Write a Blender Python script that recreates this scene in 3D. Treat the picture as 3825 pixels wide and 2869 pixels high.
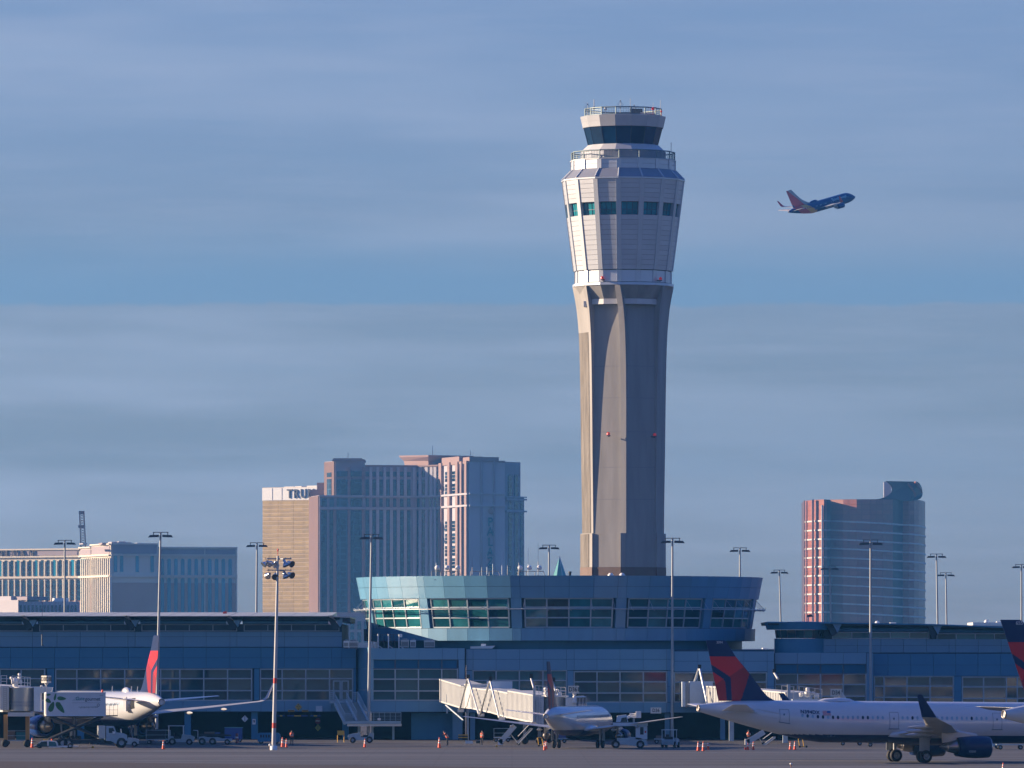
import bpy, bmesh, math, random
from math import sin, cos, tan, pi, radians, sqrt, atan2, asin
from mathutils import Vector, Matrix
random.seed(7)
for _o in list(bpy.data.objects):
    bpy.data.objects.remove(_o)
SC = bpy.context.scene
COL = SC.collection

# ------------------------------------------------------------------ camera
# telephoto from a parking deck: eye 10 m up, looking along +Y; metres everywhere
F, EYE, HY, CX = 26400.0, 10.0, 2472.0, 1912.5
cam_data = bpy.data.cameras.new('camera')
cam_data.sensor_width = 36.0
cam_data.lens = 36.0 * F / 3825.0
cam_data.shift_y = (HY - 1434.5) / 3825.0
cam_data.clip_start = 5.0
cam_data.clip_end = 60000.0
cam = bpy.data.objects.new('camera', cam_data)
cam.location = (0, 0, EYE)
cam.rotation_euler = (radians(90), 0, 0)
COL.objects.link(cam)
SC.camera = cam

# ------------------------------------------------------------------ light
SUN_AZ, SUN_EL = radians(-100.0), radians(15.0)      # azimuth from the view back to the camera, minus = camera left
SUN_DIR = Vector((sin(SUN_AZ) * cos(SUN_EL), -cos(SUN_AZ) * cos(SUN_EL), sin(SUN_EL)))
sun_data = bpy.data.lights.new('sun', 'SUN')
sun_data.energy = 5.0
sun_data.angle = radians(0.53)
sun_data.color = (1.0, 0.76, 0.53)
sun = bpy.data.objects.new('sun', sun_data)
sun.rotation_euler = SUN_DIR.to_track_quat('Z', 'Y').to_euler()
sun.location = (-200, 900, 300)
COL.objects.link(sun)

world = bpy.data.worlds.new('World')
SC.world = world
world.use_nodes = True
def build_sky():
    nt = world.node_tree
    nt.nodes.clear()
    N, L = nt.nodes.new, nt.links.new
    out = N('ShaderNodeOutputWorld'); bg = N('ShaderNodeBackground')
    sky = N('ShaderNodeTexSky'); sky.sky_type = 'NISHITA'; sky.sun_disc = False
    sky.sun_elevation = SUN_EL; sky.sun_rotation = atan2(SUN_DIR.x, SUN_DIR.y)
    sky.altitude = 600; sky.air_density = 1.0; sky.dust_density = 0.3; sky.ozone_density = 3.0
    bg.inputs['Strength'].default_value = 0.1
    def math_(op, a, b=None, c=None):
        n = N('ShaderNodeMath'); n.operation = op
        for i, v in enumerate((a, b, c)):
            if v is None: continue
            if isinstance(v, (int, float)): n.inputs[i].default_value = v
            else: L(v, n.inputs[i])
        return n.outputs[0]
    def ramp(v, a, b):
        n = N('ShaderNodeMapRange'); n.interpolation_type = 'SMOOTHSTEP'
        L(v, n.inputs[0]); n.inputs[1].default_value = a; n.inputs[2].default_value = b
        return n.outputs[0]
    def mix(f, a, b):
        n = N('ShaderNodeMix'); n.data_type = 'RGBA'
        if isinstance(f, (int, float)): n.inputs[0].default_value = f
        else: L(f, n.inputs[0])
        for k, v in ((6, a), (7, b)):
            if isinstance(v, tuple): n.inputs[k].default_value = v + (1,)
            else: L(v, n.inputs[k])
        return n.outputs[2]
    tc = N('ShaderNodeTexCoord'); sep = N('ShaderNodeSeparateXYZ'); L(tc.outputs['Generated'], sep.inputs[0])
    x, y, z = sep.outputs
    # thin cloud layers seen edge-on near the horizon: long flat streaks
    def noise(sx, sz, scale, detail=4, rough=.55, off=0.0):
        cv = N('ShaderNodeCombineXYZ')
        L(math_('MULTIPLY', x, sx), cv.inputs[0]); L(math_('MULTIPLY', y, sx), cv.inputs[1])
        L(math_('ADD', math_('MULTIPLY', z, sz), off), cv.inputs[2])
        n = N('ShaderNodeTexNoise'); n.inputs['Scale'].default_value = scale
        n.inputs['Detail'].default_value = detail; n.inputs['Roughness'].default_value = rough
        L(cv.outputs[0], n.inputs['Vector']); return n.outputs[0]
    soft = noise(9, 70, 1.0, 3)
    fine = noise(30, 420, 1.0, 5, .6, 3.1)
    wob = noise(75, 60, 1.0, 6, .62, 7.7)
    zz = math_('ADD', z, math_('MULTIPLY', math_('SUBTRACT', wob, .5), .0022))
    base = mix(1.0, sky.outputs[0], sky.outputs[0])
    hs = N('ShaderNodeHueSaturation'); L(base, hs.inputs['Color'])
    hs.inputs['Saturation'].default_value = SKY_SAT; hs.inputs['Value'].default_value = 1.0
    base = hs.outputs[0]
    veil = mix(ramp(z, 0.0, .10), SKY_LOW, SKY_MID)
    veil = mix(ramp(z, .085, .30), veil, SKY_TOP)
    sunward = ramp(math_('SUBTRACT', 0.0, x), -.10, .09)
    veil = mix(math_('MULTIPLY', ramp(soft, .40, .66), math_('ADD', .25, math_('MULTIPLY', sunward, .6))), veil, SKY_CLOUD)
    midn = noise(16, 190, 1.0, 5, .6, 11.3)
    veil = mix(math_('MULTIPLY', ramp(midn, .45, .70), .24), veil, SKY_CLOUD)
    veil = mix(math_('MULTIPLY', ramp(midn, .52, .30), .10), veil, SKY_GAP)
    veil = mix(math_('MULTIPLY', ramp(fine, .46, .74), .20), veil, SKY_CLOUD)
    # the clear band between two cloud sheets, sharp below, ragged above
    gap = math_('MULTIPLY', ramp(zz, .0500, .0509), math_('SUBTRACT', 1.0, ramp(math_('ADD', zz, math_('MULTIPLY', soft, .006)), .0550, .0670)))
    veil = mix(math_('MULTIPLY', gap, .88), veil, SKY_GAP)
    veil = mix(ramp(z, -.001, -.006), veil, (.16, .17, .19))      # land beyond what is built
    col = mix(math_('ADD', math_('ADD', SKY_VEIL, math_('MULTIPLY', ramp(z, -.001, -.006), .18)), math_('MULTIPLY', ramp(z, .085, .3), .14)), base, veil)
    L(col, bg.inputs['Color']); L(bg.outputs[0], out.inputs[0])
# colours of thin cloud and open sky (multiplied by the background strength 0.1 and the exposure)
SKY_SAT = 1.15
SKY_VEIL = 0.82
SKY_LOW = (0.54, 0.60, 1.06)
SKY_MID = (0.75, 1.02, 2.04)
SKY_TOP = (0.0, 0.42, 2.30)  # sky above the view, deepened in blue to tint shaded sides
SKY_CLOUD = (1.30, 1.46, 2.36)
SKY_GAP = (0.37, 0.86, 1.94)
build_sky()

SC.view_settings.view_transform = 'Standard'
SC.view_settings.look = 'None'
SC.view_settings.exposure = 1.1
SC.view_settings.gamma = 1.0
SC.view_settings.use_curve_mapping = False
SC.cycles.max_bounces = 6
SC.cycles.diffuse_bounces = 3
SC.cycles.glossy_bounces = 3
SC.cycles.volume_bounces = 0

# ------------------------------------------------------------------ helpers
def at(u, v, Y):
    """the point at distance Y seen at photograph position (u, v)"""
    return Vector(((u - CX) * Y / F, Y, EYE - (v - HY) * Y / F))
def X_(u, Y): return (u - CX) * Y / F
def Z_(v, Y): return EYE - (v - HY) * Y / F

MATS = {}
def mat(name, color, rough=.6, metal=0.0, spec=.5, var=.06, scale=1.0, coat=0.0, bump=0.0, bscale=6.0, emit=None, ior=None, rand=0.0, streak=False):
    if name in MATS: return MATS[name]
    m = bpy.data.materials.new(name); m.use_nodes = True
    nt = m.node_tree; N, L = nt.nodes.new, nt.links.new
    b = nt.nodes['Principled BSDF']
    b.inputs['Roughness'].default_value = rough; b.inputs['Metallic'].default_value = metal
    b.inputs['Specular IOR Level'].default_value = spec
    if ior: b.inputs['IOR'].default_value = ior
    if coat:
        b.inputs['Coat Weight'].default_value = coat; b.inputs['Coat Roughness'].default_value = .08
    tc = N('ShaderNodeTexCoord'); nz = N('ShaderNodeTexNoise')
    mp = N('ShaderNodeMapping')
    mp.inputs['Scale'].default_value = (scale, scale, scale * (.12 if streak else 1))
    L(tc.outputs['Object'], mp.inputs[0]); L(mp.outputs[0], nz.inputs['Vector'])
    nz.inputs['Scale'].default_value = 1.0; nz.inputs['Detail'].default_value = 5; nz.inputs['Roughness'].default_value = .62
    hsv = N('ShaderNodeHueSaturation'); hsv.inputs['Color'].default_value = tuple(color) + (1,)
    mr = N('ShaderNodeMapRange'); L(nz.outputs[0], mr.inputs[0])
    mr.inputs[1].default_value = .3; mr.inputs[2].default_value = .7
    mr.inputs[3].default_value = 1 - var * 1.6; mr.inputs[4].default_value = 1 + var * 1.6
    v = mr.outputs[0]
    if rand:
        oi = N('ShaderNodeObjectInfo'); r2 = N('ShaderNodeMapRange'); L(oi.outputs['Random'], r2.inputs[0])
        r2.inputs[3].default_value = 1 - rand; r2.inputs[4].default_value = 1 + rand
        mu = N('ShaderNodeMath'); mu.operation = 'MULTIPLY'; L(v, mu.inputs[0]); L(r2.outputs[0], mu.inputs[1]); v = mu.outputs[0]
    L(v, hsv.inputs['Value']); L(hsv.outputs[0], b.inputs['Base Color'])
    if bump:
        nb = N('ShaderNodeTexNoise'); nb.inputs['Scale'].default_value = bscale; nb.inputs['Detail'].default_value = 4
        L(tc.outputs['Object'], nb.inputs['Vector'])
        bp = N('ShaderNodeBump'); bp.inputs['Strength'].default_value = bump; bp.inputs['Distance'].default_value = .05
        L(nb.outputs[0], bp.inputs['Height']); L(bp.outputs[0], b.inputs['Normal'])
    if emit:
        b.inputs['Emission Color'].default_value = tuple(emit[:3]) + (1,); b.inputs['Emission Strength'].default_value = emit[3]
    MATS[name] = m
    return m

def thing(name, label, cat, loc=(0, 0, 0), rz=0.0, group=None, rot=None):
    o = bpy.data.objects.new(name, None); COL.objects.link(o)
    o.empty_display_size = .1
    o.location = loc
    o.rotation_euler = rot if rot else (0, 0, rz)
    tag(o, label, cat, group)
    return o
def tag(o, label=None, cat=None, group=None, kind=None):
    if label: o['label'] = label
    if cat: o['category'] = cat
    if group: o['group'] = group
    if kind: o['kind'] = kind
    return o
def copy_tree(o, parent=None):
    c = o.copy(); COL.objects.link(c)
    if parent is not None: c.parent = parent
    for ch in list(o.children): copy_tree(ch, c)
    return c

class MB:
    """collects shapes in the coordinates of the thing they belong to (or world, minus an origin)"""
    def __init__(self, org=(0, 0, 0)):
        self.v = []; self.f = []; self.m = []; self.sm = []; self.o = Vector(org)
    def add(self, vs, fs, mi=0, smooth=False):
        b = len(self.v)
        self.v += [tuple(Vector(p) - self.o) for p in vs]
        for f in fs:
            self.f.append(tuple(b + i for i in f)); self.m.append(mi); self.sm.append(smooth)
        return self
    def box(self, x0, x1, y0, y1, z0, z1, mi=0):
        if x0 > x1: x0, x1 = x1, x0
        if y0 > y1: y0, y1 = y1, y0
        if z0 > z1: z0, z1 = z1, z0
        vs = [(x0,y0,z0),(x1,y0,z0),(x1,y1,z0),(x0,y1,z0),(x0,y0,z1),(x1,y0,z1),(x1,y1,z1),(x0,y1,z1)]
        return self.add(vs, [(0,3,2,1),(4,5,6,7),(0,1,5,4),(1,2,6,5),(2,3,7,6),(3,0,4,7)], mi)
    def cbox(self, c, s, mi=0):
        return self.box(c[0]-s[0]/2, c[0]+s[0]/2, c[1]-s[1]/2, c[1]+s[1]/2, c[2]-s[2]/2, c[2]+s[2]/2, mi)
    def hexa(self, front, back, mi=0):
        """front, back: 4 points each, same order (counter-clockwise seen from the front)"""
        vs = list(front) + list(back)
        return self.add(vs, [(0,1,2,3),(7,6,5,4),(0,4,5,1),(1,5,6,2),(2,6,7,3),(3,7,4,0)], mi)
    def slab(self, quad, th, mi=0):
        """quad (ccw from outside) given thickness th inwards"""
        q = [Vector(p) for p in quad]
        n = (q[1]-q[0]).cross(q[3]-q[0]).normalized()
        return self.hexa(q, [p - n*th for p in q], mi)
    def prism(self, poly, axis, a, b, mi=0):
        """poly of 2D points extruded along axis ('x': (y,z), 'y': (x,z), 'z': (x,y)) from a to b"""
        n = len(poly)
        def P(p, t):
            return (t, p[0], p[1]) if axis == 'x' else (p[0], t, p[1]) if axis == 'y' else (p[0], p[1], t)
        vs = [P(p, a) for p in poly] + [P(p, b) for p in poly]
        fs = [tuple(range(n)), tuple(reversed(range(n, 2*n)))] + [(i, i+n, (i+1) % n + n, (i+1) % n) for i in range(n)]
        return self.add(vs, fs, mi)
    def tube(self, p, q, r, n=6, r2=None, mi=0, smooth=True):
        p, q = Vector(p), Vector(q)
        r2 = r if r2 is None else r2
        d = (q - p)
        if d.length < 1e-6: return self
        d.normalize()
        a = d.orthogonal().normalized(); b = d.cross(a)
        vs = [p + (a*cos(2*pi*i/n) + b*sin(2*pi*i/n))*r for i in range(n)] + [q + (a*cos(2*pi*i/n) + b*sin(2*pi*i/n))*r2 for i in range(n)]
        self.add(vs, [(i, (i+1) % n, (i+1) % n + n, i+n) for i in range(n)], mi, smooth and n > 4)
        return self.add(vs, [tuple(reversed(range(n))), tuple(range(n, 2*n))], mi)
    def path(self, pts, r, n=6, mi=0):
        for a, b in zip(pts[:-1], pts[1:]): self.tube(a, b, r, n, mi=mi)
        return self
    def loft(self, rings, closed=True, caps=True, mi=0, smooth=True, mfun=None):
        n = len(rings[0]); b = len(self.v)
        for r in rings: self.v += [tuple(Vector(p) - self.o) for p in r]
        for k in range(len(rings)-1):
            for i in range(n if closed else n-1):
                j = (i+1) % n
                self.f.append((b+k*n+i, b+k*n+j, b+(k+1)*n+j, b+(k+1)*n+i))
                self.m.append(mfun(k, i) if mfun else mi); self.sm.append(smooth)
        if caps:
            self.add(rings[0], [tuple(reversed(range(n)))], mi); self.add(rings[-1], [tuple(range(n))], mi)
        return self
    def lathe(self, prof, c=(0,0,0), axis='z', n=24, mi=0, smooth=True, caps=True):
        rings = []
        for r, h in prof:
            ring = []
            for i in range(n):
                a = 2*pi*i/n
                if axis == 'z': p = (c[0]+r*cos(a), c[1]+r*sin(a), c[2]+h)
                elif axis == 'x': p = (c[0]+h, c[1]+r*cos(a), c[2]+r*sin(a))
                else: p = (c[0]+r*cos(a), c[1]+h, c[2]+r*sin(a))
                ring.append(p)
            rings.append(ring)
        return self.loft(rings, mi=mi, smooth=smooth, caps=caps)
    def build(self, name, m, parent=None, fix=True):
        me = bpy.data.meshes.new(name)
        me.from_pydata(self.v, [], self.f)
        ms = m if isinstance(m, (list, tuple)) else [m]
        for k in ms: me.materials.append(k)
        me.polygons.foreach_set('material_index', self.m)
        me.polygons.foreach_set('use_smooth', self.sm)
        if fix and len(self.f) < 60000:
            bm = bmesh.new(); bm.from_mesh(me)
            bmesh.ops.recalc_face_normals(bm, faces=bm.faces); bm.to_mesh(me); bm.free()
        me.update()
        o = bpy.data.objects.new(name, me); COL.objects.link(o)
        if parent is not None: o.parent = parent
        return o
def part(name, me, parent, loc, rz=0.0, scale=None):
    o = bpy.data.objects.new(name, me); COL.objects.link(o); o.parent = parent; o.location = loc
    if rz: o.rotation_euler = (0, 0, rz)
    if scale: o.scale = scale
    return o
def text_part(name, s, m, parent, loc, rot, size, depth=.01, align='CENTER', squash=1.0, shear=0.0, spacing=1.0, width=0.0):
    cu = bpy.data.curves.new(name, 'FONT'); cu.body = s; cu.size = size; cu.extrude = depth
    cu.align_x = align; cu.align_y = 'CENTER'; cu.shear = shear; cu.space_character = spacing; cu.offset = width; cu.resolution_u = 4
    t = bpy.data.objects.new(name, cu); COL.objects.link(t)
    dg = bpy.context.evaluated_depsgraph_get()
    me = bpy.data.meshes.new_from_object(t.evaluated_get(dg)); bpy.data.objects.remove(t)
    me.materials.clear(); me.materials.append(m)
    o = bpy.data.objects.new(name, me); COL.objects.link(o); o.parent = parent
    o.location = loc; o.rotation_euler = rot; o.scale = (squash, 1, 1)
    return o

# ------------------------------------------------------------------ materials
M_PANEL = mat('blue_grey_cladding', (.085, .255, .40), .38, 0.0, 1.0, .07, .35, rand=.035, streak=True)
M_PANELD = mat('dark_blue_cladding', (.032, .19, .33), .45, 0.0, .5, .07, .35, rand=.035, streak=True)
M_JOINT = mat('joint_backing', (.03, .07, .11), .7)
M_FRAMEL = mat('pale_aluminium_frame', (.34, .41, .46), .4, .3, .5, .03)
M_FRAMED = mat('dark_frame', (.05, .09, .13), .5)
M_GLASS = mat('dark_teal_glass', (.006, .06, .08), .04, 0, .5, .25, .4, ior=1.65, rand=.35)
M_GLASST = mat('teal_glass', (.02, .14, .16), .05, 0, .5, .25, .4, ior=1.65, rand=.45)
M_GLASSN = mat('navy_glass', (.006, .03, .06), .05, 0, .5, .1, .3, ior=1.9, rand=.3)
M_ROOF = mat('pale_roof_metal', (.42, .44, .44), .5, .2, .5, .06)
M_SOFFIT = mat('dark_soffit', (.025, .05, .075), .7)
M_DARK = mat('deep_shade_black', (.006, .009, .013), .9)  # near-black colour painted in for deep shade under and inside things
M_WHITE = mat('white_paint', (.72, .72, .70), .4, 0, .5, .05, 1.2)
M_WHITEB = mat('bluish_white_paint', (.55, .64, .70), .4, 0, .5, .05, 1.2)
M_GREY = mat('grey_metal', (.30, .32, .34), .5, .3)
M_DGREY = mat('dark_grey_metal', (.07, .08, .09), .55, .2)
M_STEEL = mat('galvanised_steel', (.50, .52, .53), .42, .7)
M_BLACK = mat('black_rubber', (.015, .015, .017), .75)
M_RED = mat('signal_red', (.62, .04, .025), .45)
M_ORANGE = mat('cone_orange', (.80, .09, .03), .5)
M_YELLOW = mat('yellow_paint', (.62, .36, .03), .5)
M_INK = mat('black_ink', (.02, .02, .022), .6)
# ------------------------------------------------------------------ ground
def ground_mat(name, base, tint, sx, sy, fine=3.0, amt=.5, rough=.85, joints=None):
    m = bpy.data.materials.new(name); m.use_nodes = True
    nt = m.node_tree; N, L = nt.nodes.new, nt.links.new
    b = nt.nodes['Principled BSDF']; b.inputs['Roughness'].default_value = rough; b.inputs['Specular IOR Level'].default_value = .3
    tc = N('ShaderNodeTexCoord'); mp = N('ShaderNodeMapping'); mp.inputs['Scale'].default_value = (sx, sy, 1)
    L(tc.outputs['Object'], mp.inputs[0])
    n1 = N('ShaderNodeTexNoise'); n1.inputs['Scale'].default_value = 1; n1.inputs['Detail'].default_value = 6; n1.inputs['Roughness'].default_value = .65
    L(mp.outputs[0], n1.inputs['Vector'])
    n2 = N('ShaderNodeTexNoise'); n2.inputs['Scale'].default_value = fine; n2.inputs['Detail'].default_value = 5
    L(tc.outputs['Object'], n2.inputs['Vector'])
    mr = N('ShaderNodeMapRange'); L(n1.outputs[0], mr.inputs[0]); mr.inputs[1].default_value = .36; mr.inputs[2].default_value = .64
    mx = N('ShaderNodeMix'); mx.data_type = 'RGBA'; L(mr.outputs[0], mx.inputs[0])
    mx.inputs[6].default_value = base + (1,); mx.inputs[7].default_value = tint + (1,)
    m2 = N('ShaderNodeMapRange'); L(n2.outputs[0], m2.inputs[0]); m2.inputs[1].default_value = .3; m2.inputs[2].default_value = .7
    m2.inputs[3].default_value = 1 - amt*.5; m2.inputs[4].default_value = 1 + amt*.5
    hs = N('ShaderNodeHueSaturation'); L(mx.outputs[2], hs.inputs['Color']); val = m2.outputs[0]
    if joints:
        br = N('ShaderNodeTexBrick'); br.offset = 0; br.inputs['Scale'].default_value = 1
        br.inputs['Brick Width'].default_value = joints; br.inputs['Row Height'].default_value = joints
        br.inputs['Mortar Size'].default_value = .06; br.inputs['Mortar Smooth'].default_value = .3
        br.inputs['Color1'].default_value = (1,1,1,1); br.inputs['Color2'].default_value = (.95,.95,.95,1); br.inputs['Mortar'].default_value = (.8,.8,.8,1)
        L(tc.outputs['Object'], br.inputs['Vector'])
        mu = N('ShaderNodeMath'); mu.operation = 'MULTIPLY'; L(br.outputs[0], mu.inputs[0]); L(val, mu.inputs[1]); val = mu.outputs[0]
    L(val, hs.inputs['Value']); L(hs.outputs[0], b.inputs['Base Color'])
    return m
def sheet(name, pts, z, m):
    o = MB().add([(x, y, z) for x, y in pts], [tuple(range(len(pts)))]).build(name, m, fix=False)
    return tag(o, kind='structure')
def Yg(v): return F * EYE / (v - HY)
G_DESERT = ground_mat('desert_soil', (.075, .075, .075), (.10, .10, .10), .01, .01)
G_APRON = ground_mat('oily_apron_concrete', (.045, .045, .05), (.085, .082, .085), .02, .10, 1.5, .35, joints=6.0)
G_TAXI = ground_mat('taxiway_concrete', (.05, .053, .062), (.118, .12, .128), .012, .10, 2.0, .3, joints=7.6)
G_DIRT = ground_mat('bare_dirt_shoulder', (.05, .042, .038), (.08, .066, .058), .05, .3, 5.0, .8)
sheet('ground', [(-4000, -2000), (4000, -2000), (4000, 7000), (-4000, 7000)], -.02, G_DESERT)
sheet('apron', [(-420, 806), (420, 806), (420, 1150), (-420, 1150)], -.008, G_APRON)
sheet('taxiway', [(-420, 560), (420, 560), (420, 815), (-420, 815)], -.004, G_TAXI)
_pts = []
for i in range(41):
    t = i / 40; u = -700 + t * 3600
    Y = 726 - (u + 700) / 3600 * 77 + random.uniform(-.5, .5)
    _pts.append((X_(u, Y), Y))
sheet('dirt_shoulder', [(_pts[0][0], 560)] + [(_pts[-1][0], 560)] + _pts[::-1], 0.0, G_DIRT)
M_LINE = mat('worn_yellow_line', (.42, .30, .07), .7, var=.3, scale=2)
M_LINEW = mat('worn_white_line', (.55, .54, .50), .7, var=.3, scale=2)
_l = [(X_(2900, 716), 716.0), (X_(4300, 706), 706.0)]
sheet('taxi_line', [(_l[0][0], 715.8), (_l[1][0], 705.8), (_l[1][0], 706.3), (_l[0][0], 716.3)], .004, M_LINE)
sheet('apron_edge_line', [(-420, 816.2), (420, 816.2), (420, 816.7), (-420, 816.7)], 0.0, M_LINE)

# ------------------------------------------------------------------ concourse
FY = 912.0
def panels(parent, us, vs, Y, m, th=.42, gap=.035, name='wall_panel', skip=()):
    for i in range(len(us)-1):
        for j in range(len(vs)-1):
            if (i, j) in skip: continue
            a, b = at(us[i], vs[j], Y), at(us[i+1], vs[j+1], Y)
            c = (a + b) / 2
            w, h = abs(b.x-a.x)-gap, abs(a.z-b.z)-gap
            part(name, panel_mesh(m, th), parent, (c.x, Y, c.z), scale=(w, 1, h)).location -= parent.location
_pm = {}
def panel_mesh(m, th):
    k = (m.name, th)
    if k not in _pm:
        o = MB().box(-.5, .5, 0, th, -.5, .5).build('wall_panel', m); _pm[k] = o.data; bpy.data.objects.remove(o)
    return _pm[k]
def window(parent, us, vs, Y, mframe, mglass, mw=.16, name='window', open_=(), depth=.3, back=True):
    """frame with mullions at us and transoms at vs; each pane a sub-part"""
    fb = MB(parent.location)
    x0, x1 = X_(us[0], Y), X_(us[-1], Y); z1, z0 = Z_(vs[0], Y), Z_(vs[-1], Y)
    xs = [X_(u, Y) for u in us]; zs = [Z_(v, Y) for v in vs]
    for x in xs: fb.box(x-mw/2, x+mw/2, Y-.03, Y+.3, z0-mw/2, z1+mw/2)
    for z in zs:
        for a, b in zip(xs[:-1], xs[1:]): fb.box(a+mw/2, b-mw/2, Y-.015, Y+.28, z-mw/2, z+mw/2)
    fr = fb.build(name, mframe, parent)
    for i in range(len(us)-1):
        for j in range(len(vs)-1):
            if (i, j) in open_: continue
            c = ((xs[i]+xs[i+1])/2, Y+.12, (zs[j]+zs[j+1])/2)
            p = part('pane', panel_mesh(mglass, .03), fr, Vector(c)-parent.location, scale=(abs(xs[i+1]-xs[i])-mw-.01, 1, abs(zs[j]-zs[j+1])-mw-.01))
            # panes are never perfectly coplanar
            p.rotation_euler = (random.uniform(-.006, .006), 0, random.uniform(-.006, .006))
    return fr
def lin(a, b, n): return [a + (b-a)*i/n for i in range(n+1)]

def left_wing():
    Y = FY
    r = thing('concourse_wing', 'long low blue concourse wing with gull-notched pale roof, left of the glazed rotunda', 'building', (X_(600, Y), Y, 0))
    o = r.location
    J = [-140, -50, 39, 121, 204, 296, 384, 480, 593, 684, 770, 859, 975, 1063, 1151, 1239, 1330]
    # structural core, ground floor set back
    MB(o).box(X_(-160, Y), X_(1330, Y), Y+.45, Y+42, Z_(2660, Y)+.3, Z_(2418, Y)-.25).box(X_(-160, Y), X_(1277, Y), Y+1.0, Y+38, Z_(2418, Y)-.2, Z_(2331, Y)).build('wall', M_JOINT, r)
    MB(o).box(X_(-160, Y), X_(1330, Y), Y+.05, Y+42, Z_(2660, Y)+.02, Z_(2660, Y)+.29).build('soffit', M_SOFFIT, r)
    MB(o).box(X_(-160, Y), X_(870, Y), Y+14, Y+14.4, 0, Z_(2660, Y)).box(X_(600,Y), X_(1330, Y), Y+26, Y+26.4, 0, Z_(2660, Y)).build('ground_floor_wall', M_DARK, r)  # back wall coloured near-black to deepen the undercroft shade
    for u in (-90, 110, 300, 500, 700, 950, 1290):
        MB(o).box(X_(u-12, Y), X_(u+12, Y), Y+.6, Y+1.6, 0, Z_(2660, Y)).build('column', M_PANELD, r)
    # upper storey panels, parapet, lower wall panels
    U = [-140, -50, 0, 121, 213, 300, 392, 478, 505, 593, 684, 770, 859, 885, 975, 1063, 1151, 1277]
    panels(r, U, [2360, 2378, 2417], Y+.7, M_PANEL)
    panels(r, J[:-1]+[1277], [2419, 2457, 2497], Y, M_PANELD)
    panels(r, [1277, 1330], [2421, 2457, 2497], Y+.02, M_PANELD)
    panels(r, J, [2618, 2658], Y, M_PANEL)
    for a, b in ((-140, -130), (176, 203), (949, 969), (1320, 1330)):
        panels(r, [a, b], [2498, 2617], Y+.01, M_PANELD)
    V = [2500, 2535, 2580, 2616]
    window(r, [-128, -60, 0, 79, 167], V, Y+.12, M_FRAMEL, M_GLASS)
    window(r, [208, 287, 376, 466, 557, 600, 672, 761, 850, 940], V, Y+.12, M_FRAMEL, M_GLASS)
    window(r, [973, 1054, 1142, 1231, 1317], V, Y+.12, M_FRAMEL, M_GLASS)
    # door leaf pair at the stair head
    d = MB(o)
    for a, b in ((1244, 1273), (1275, 1303)):
        x0, x1 = X_(a, Y), X_(b, Y)
        d.box(x0, x0+.16, Y-.08, Y+.05, Z_(2616, Y), Z_(2542, Y)).box(x1-.16, x1, Y-.08, Y+.05, Z_(2616, Y), Z_(2542, Y))
        d.box(x0+.16, x1-.16, Y-.07, Y+.05, Z_(2546, Y), Z_(2542, Y)).box(x0+.16, x1-.16, Y-.07, Y+.05, Z_(2616, Y), Z_(2612, Y))
        d.box(x0+.16, x1-.16, Y-.06, Y+.04, Z_(2585, Y), Z_(2583, Y))
    d.build('door', M_FRAMEL, r)
    # clerestory strip and eaves in bays
    N0 = [82 + 382*k for k in range(-1, 4)]
    for k in range(-1, 3):
        a, b = 82+382*k+66, 82+382*(k+1)-2
        a = max(a, -150)
        n = 4 if b-a > 250 else 2
        window(r, lin(a, b+40, n), [2333, 2357], Y+.9, M_FRAMEL, M_GLASST, .1, 'clerestory')
        # inner roof truss seen behind the glass strip is left to the glass; curved eave beam
        prof = []
        for i in range(7):
            t = i/6*pi
            prof.append((Y+.8 - 1.1*sin(t), Z_(2332, Y) + (Z_(2315, Y)-Z_(2332, Y))*(1-cos(t))/2))
        MB(o).prism(prof, 'x', X_(a-6, Y), X_(b, Y)).build('eave_beam', M_PANEL, r)
        # raking end brace, light cheek and hanging triangle of the notch
        MB(o).prism([(X_(b-2, Y), Z_(2312, Y)), (X_(b+20, Y), Z_(2312, Y)), (X_(b+44, Y), Z_(2343, Y)), (X_(b+24, Y), Z_(2354, Y))], 'y', Y-.6, Y+.7).build('brace', M_SOFFIT, r)
        tri = [(b+22, 2307), (b+66, 2307), (b+44, 2342)]
        MB(o).prism([(X_(u, Y), Z_(v, Y)) for u, v in tri], 'y', Y-.9, Y+.9).build('notch_panel', M_PANEL, r)
        A = at(b-4, 2299, Y-1.9); B = at(b+14, 2299, Y-2.6); C = at(b+30, 2319, Y-1.2); D = at(b+4, 2306, Y-1.4)
        MB(o).hexa([A, D, C, B], [p+Vector((0, .35, .0)) for p in (A, D, C, B)]).build('notch_cheek', M_ROOF, r)
    # roof plate in standing-seam sheets
    for k in range(-1, 4):
        a = 82+382*k+12; b = 82+382*(k+1)+10
        if k == 3: continue
        a = max(a, -150)
        for s in range(10):
            ua, ub = a+(b-a)*s/10, a+(b-a)*(s+1)/10
            xa, xb, q = X_(ua, Y)+.02, X_(ub, Y)-.02, .012*(s % 2)
            f = [(xa, Y-2.4, Z_(2303, Y)), (xb, Y-2.4, Z_(2303, Y)), (xb, Y-2.4, Z_(2301.6, Y)+q), (xa, Y-2.4, Z_(2301.6, Y)+q)]
            k = [(xa, Y+30, Z_(2303, Y)), (xb, Y+30, Z_(2303, Y)), (xb, Y+30, Z_(2296, Y)+.5+q), (xa, Y+30, Z_(2296, Y)+.5+q)]
            MB(o).hexa([Vector(p) for p in f], [Vector(p) for p in k]).build('roof_sheet', M_ROOF, r)
    MB(o).box(X_(-150, Y), X_(1232, Y), Y-2.2, Y+35, Z_(2305, Y), Z_(2303.2, Y)).box(X_(-150, Y), X_(1270, Y), Y-.9, Y+35, Z_(2316, Y)+.02, Z_(2305.2, Y)).build('roof_soffit', M_SOFFIT, r)
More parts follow.
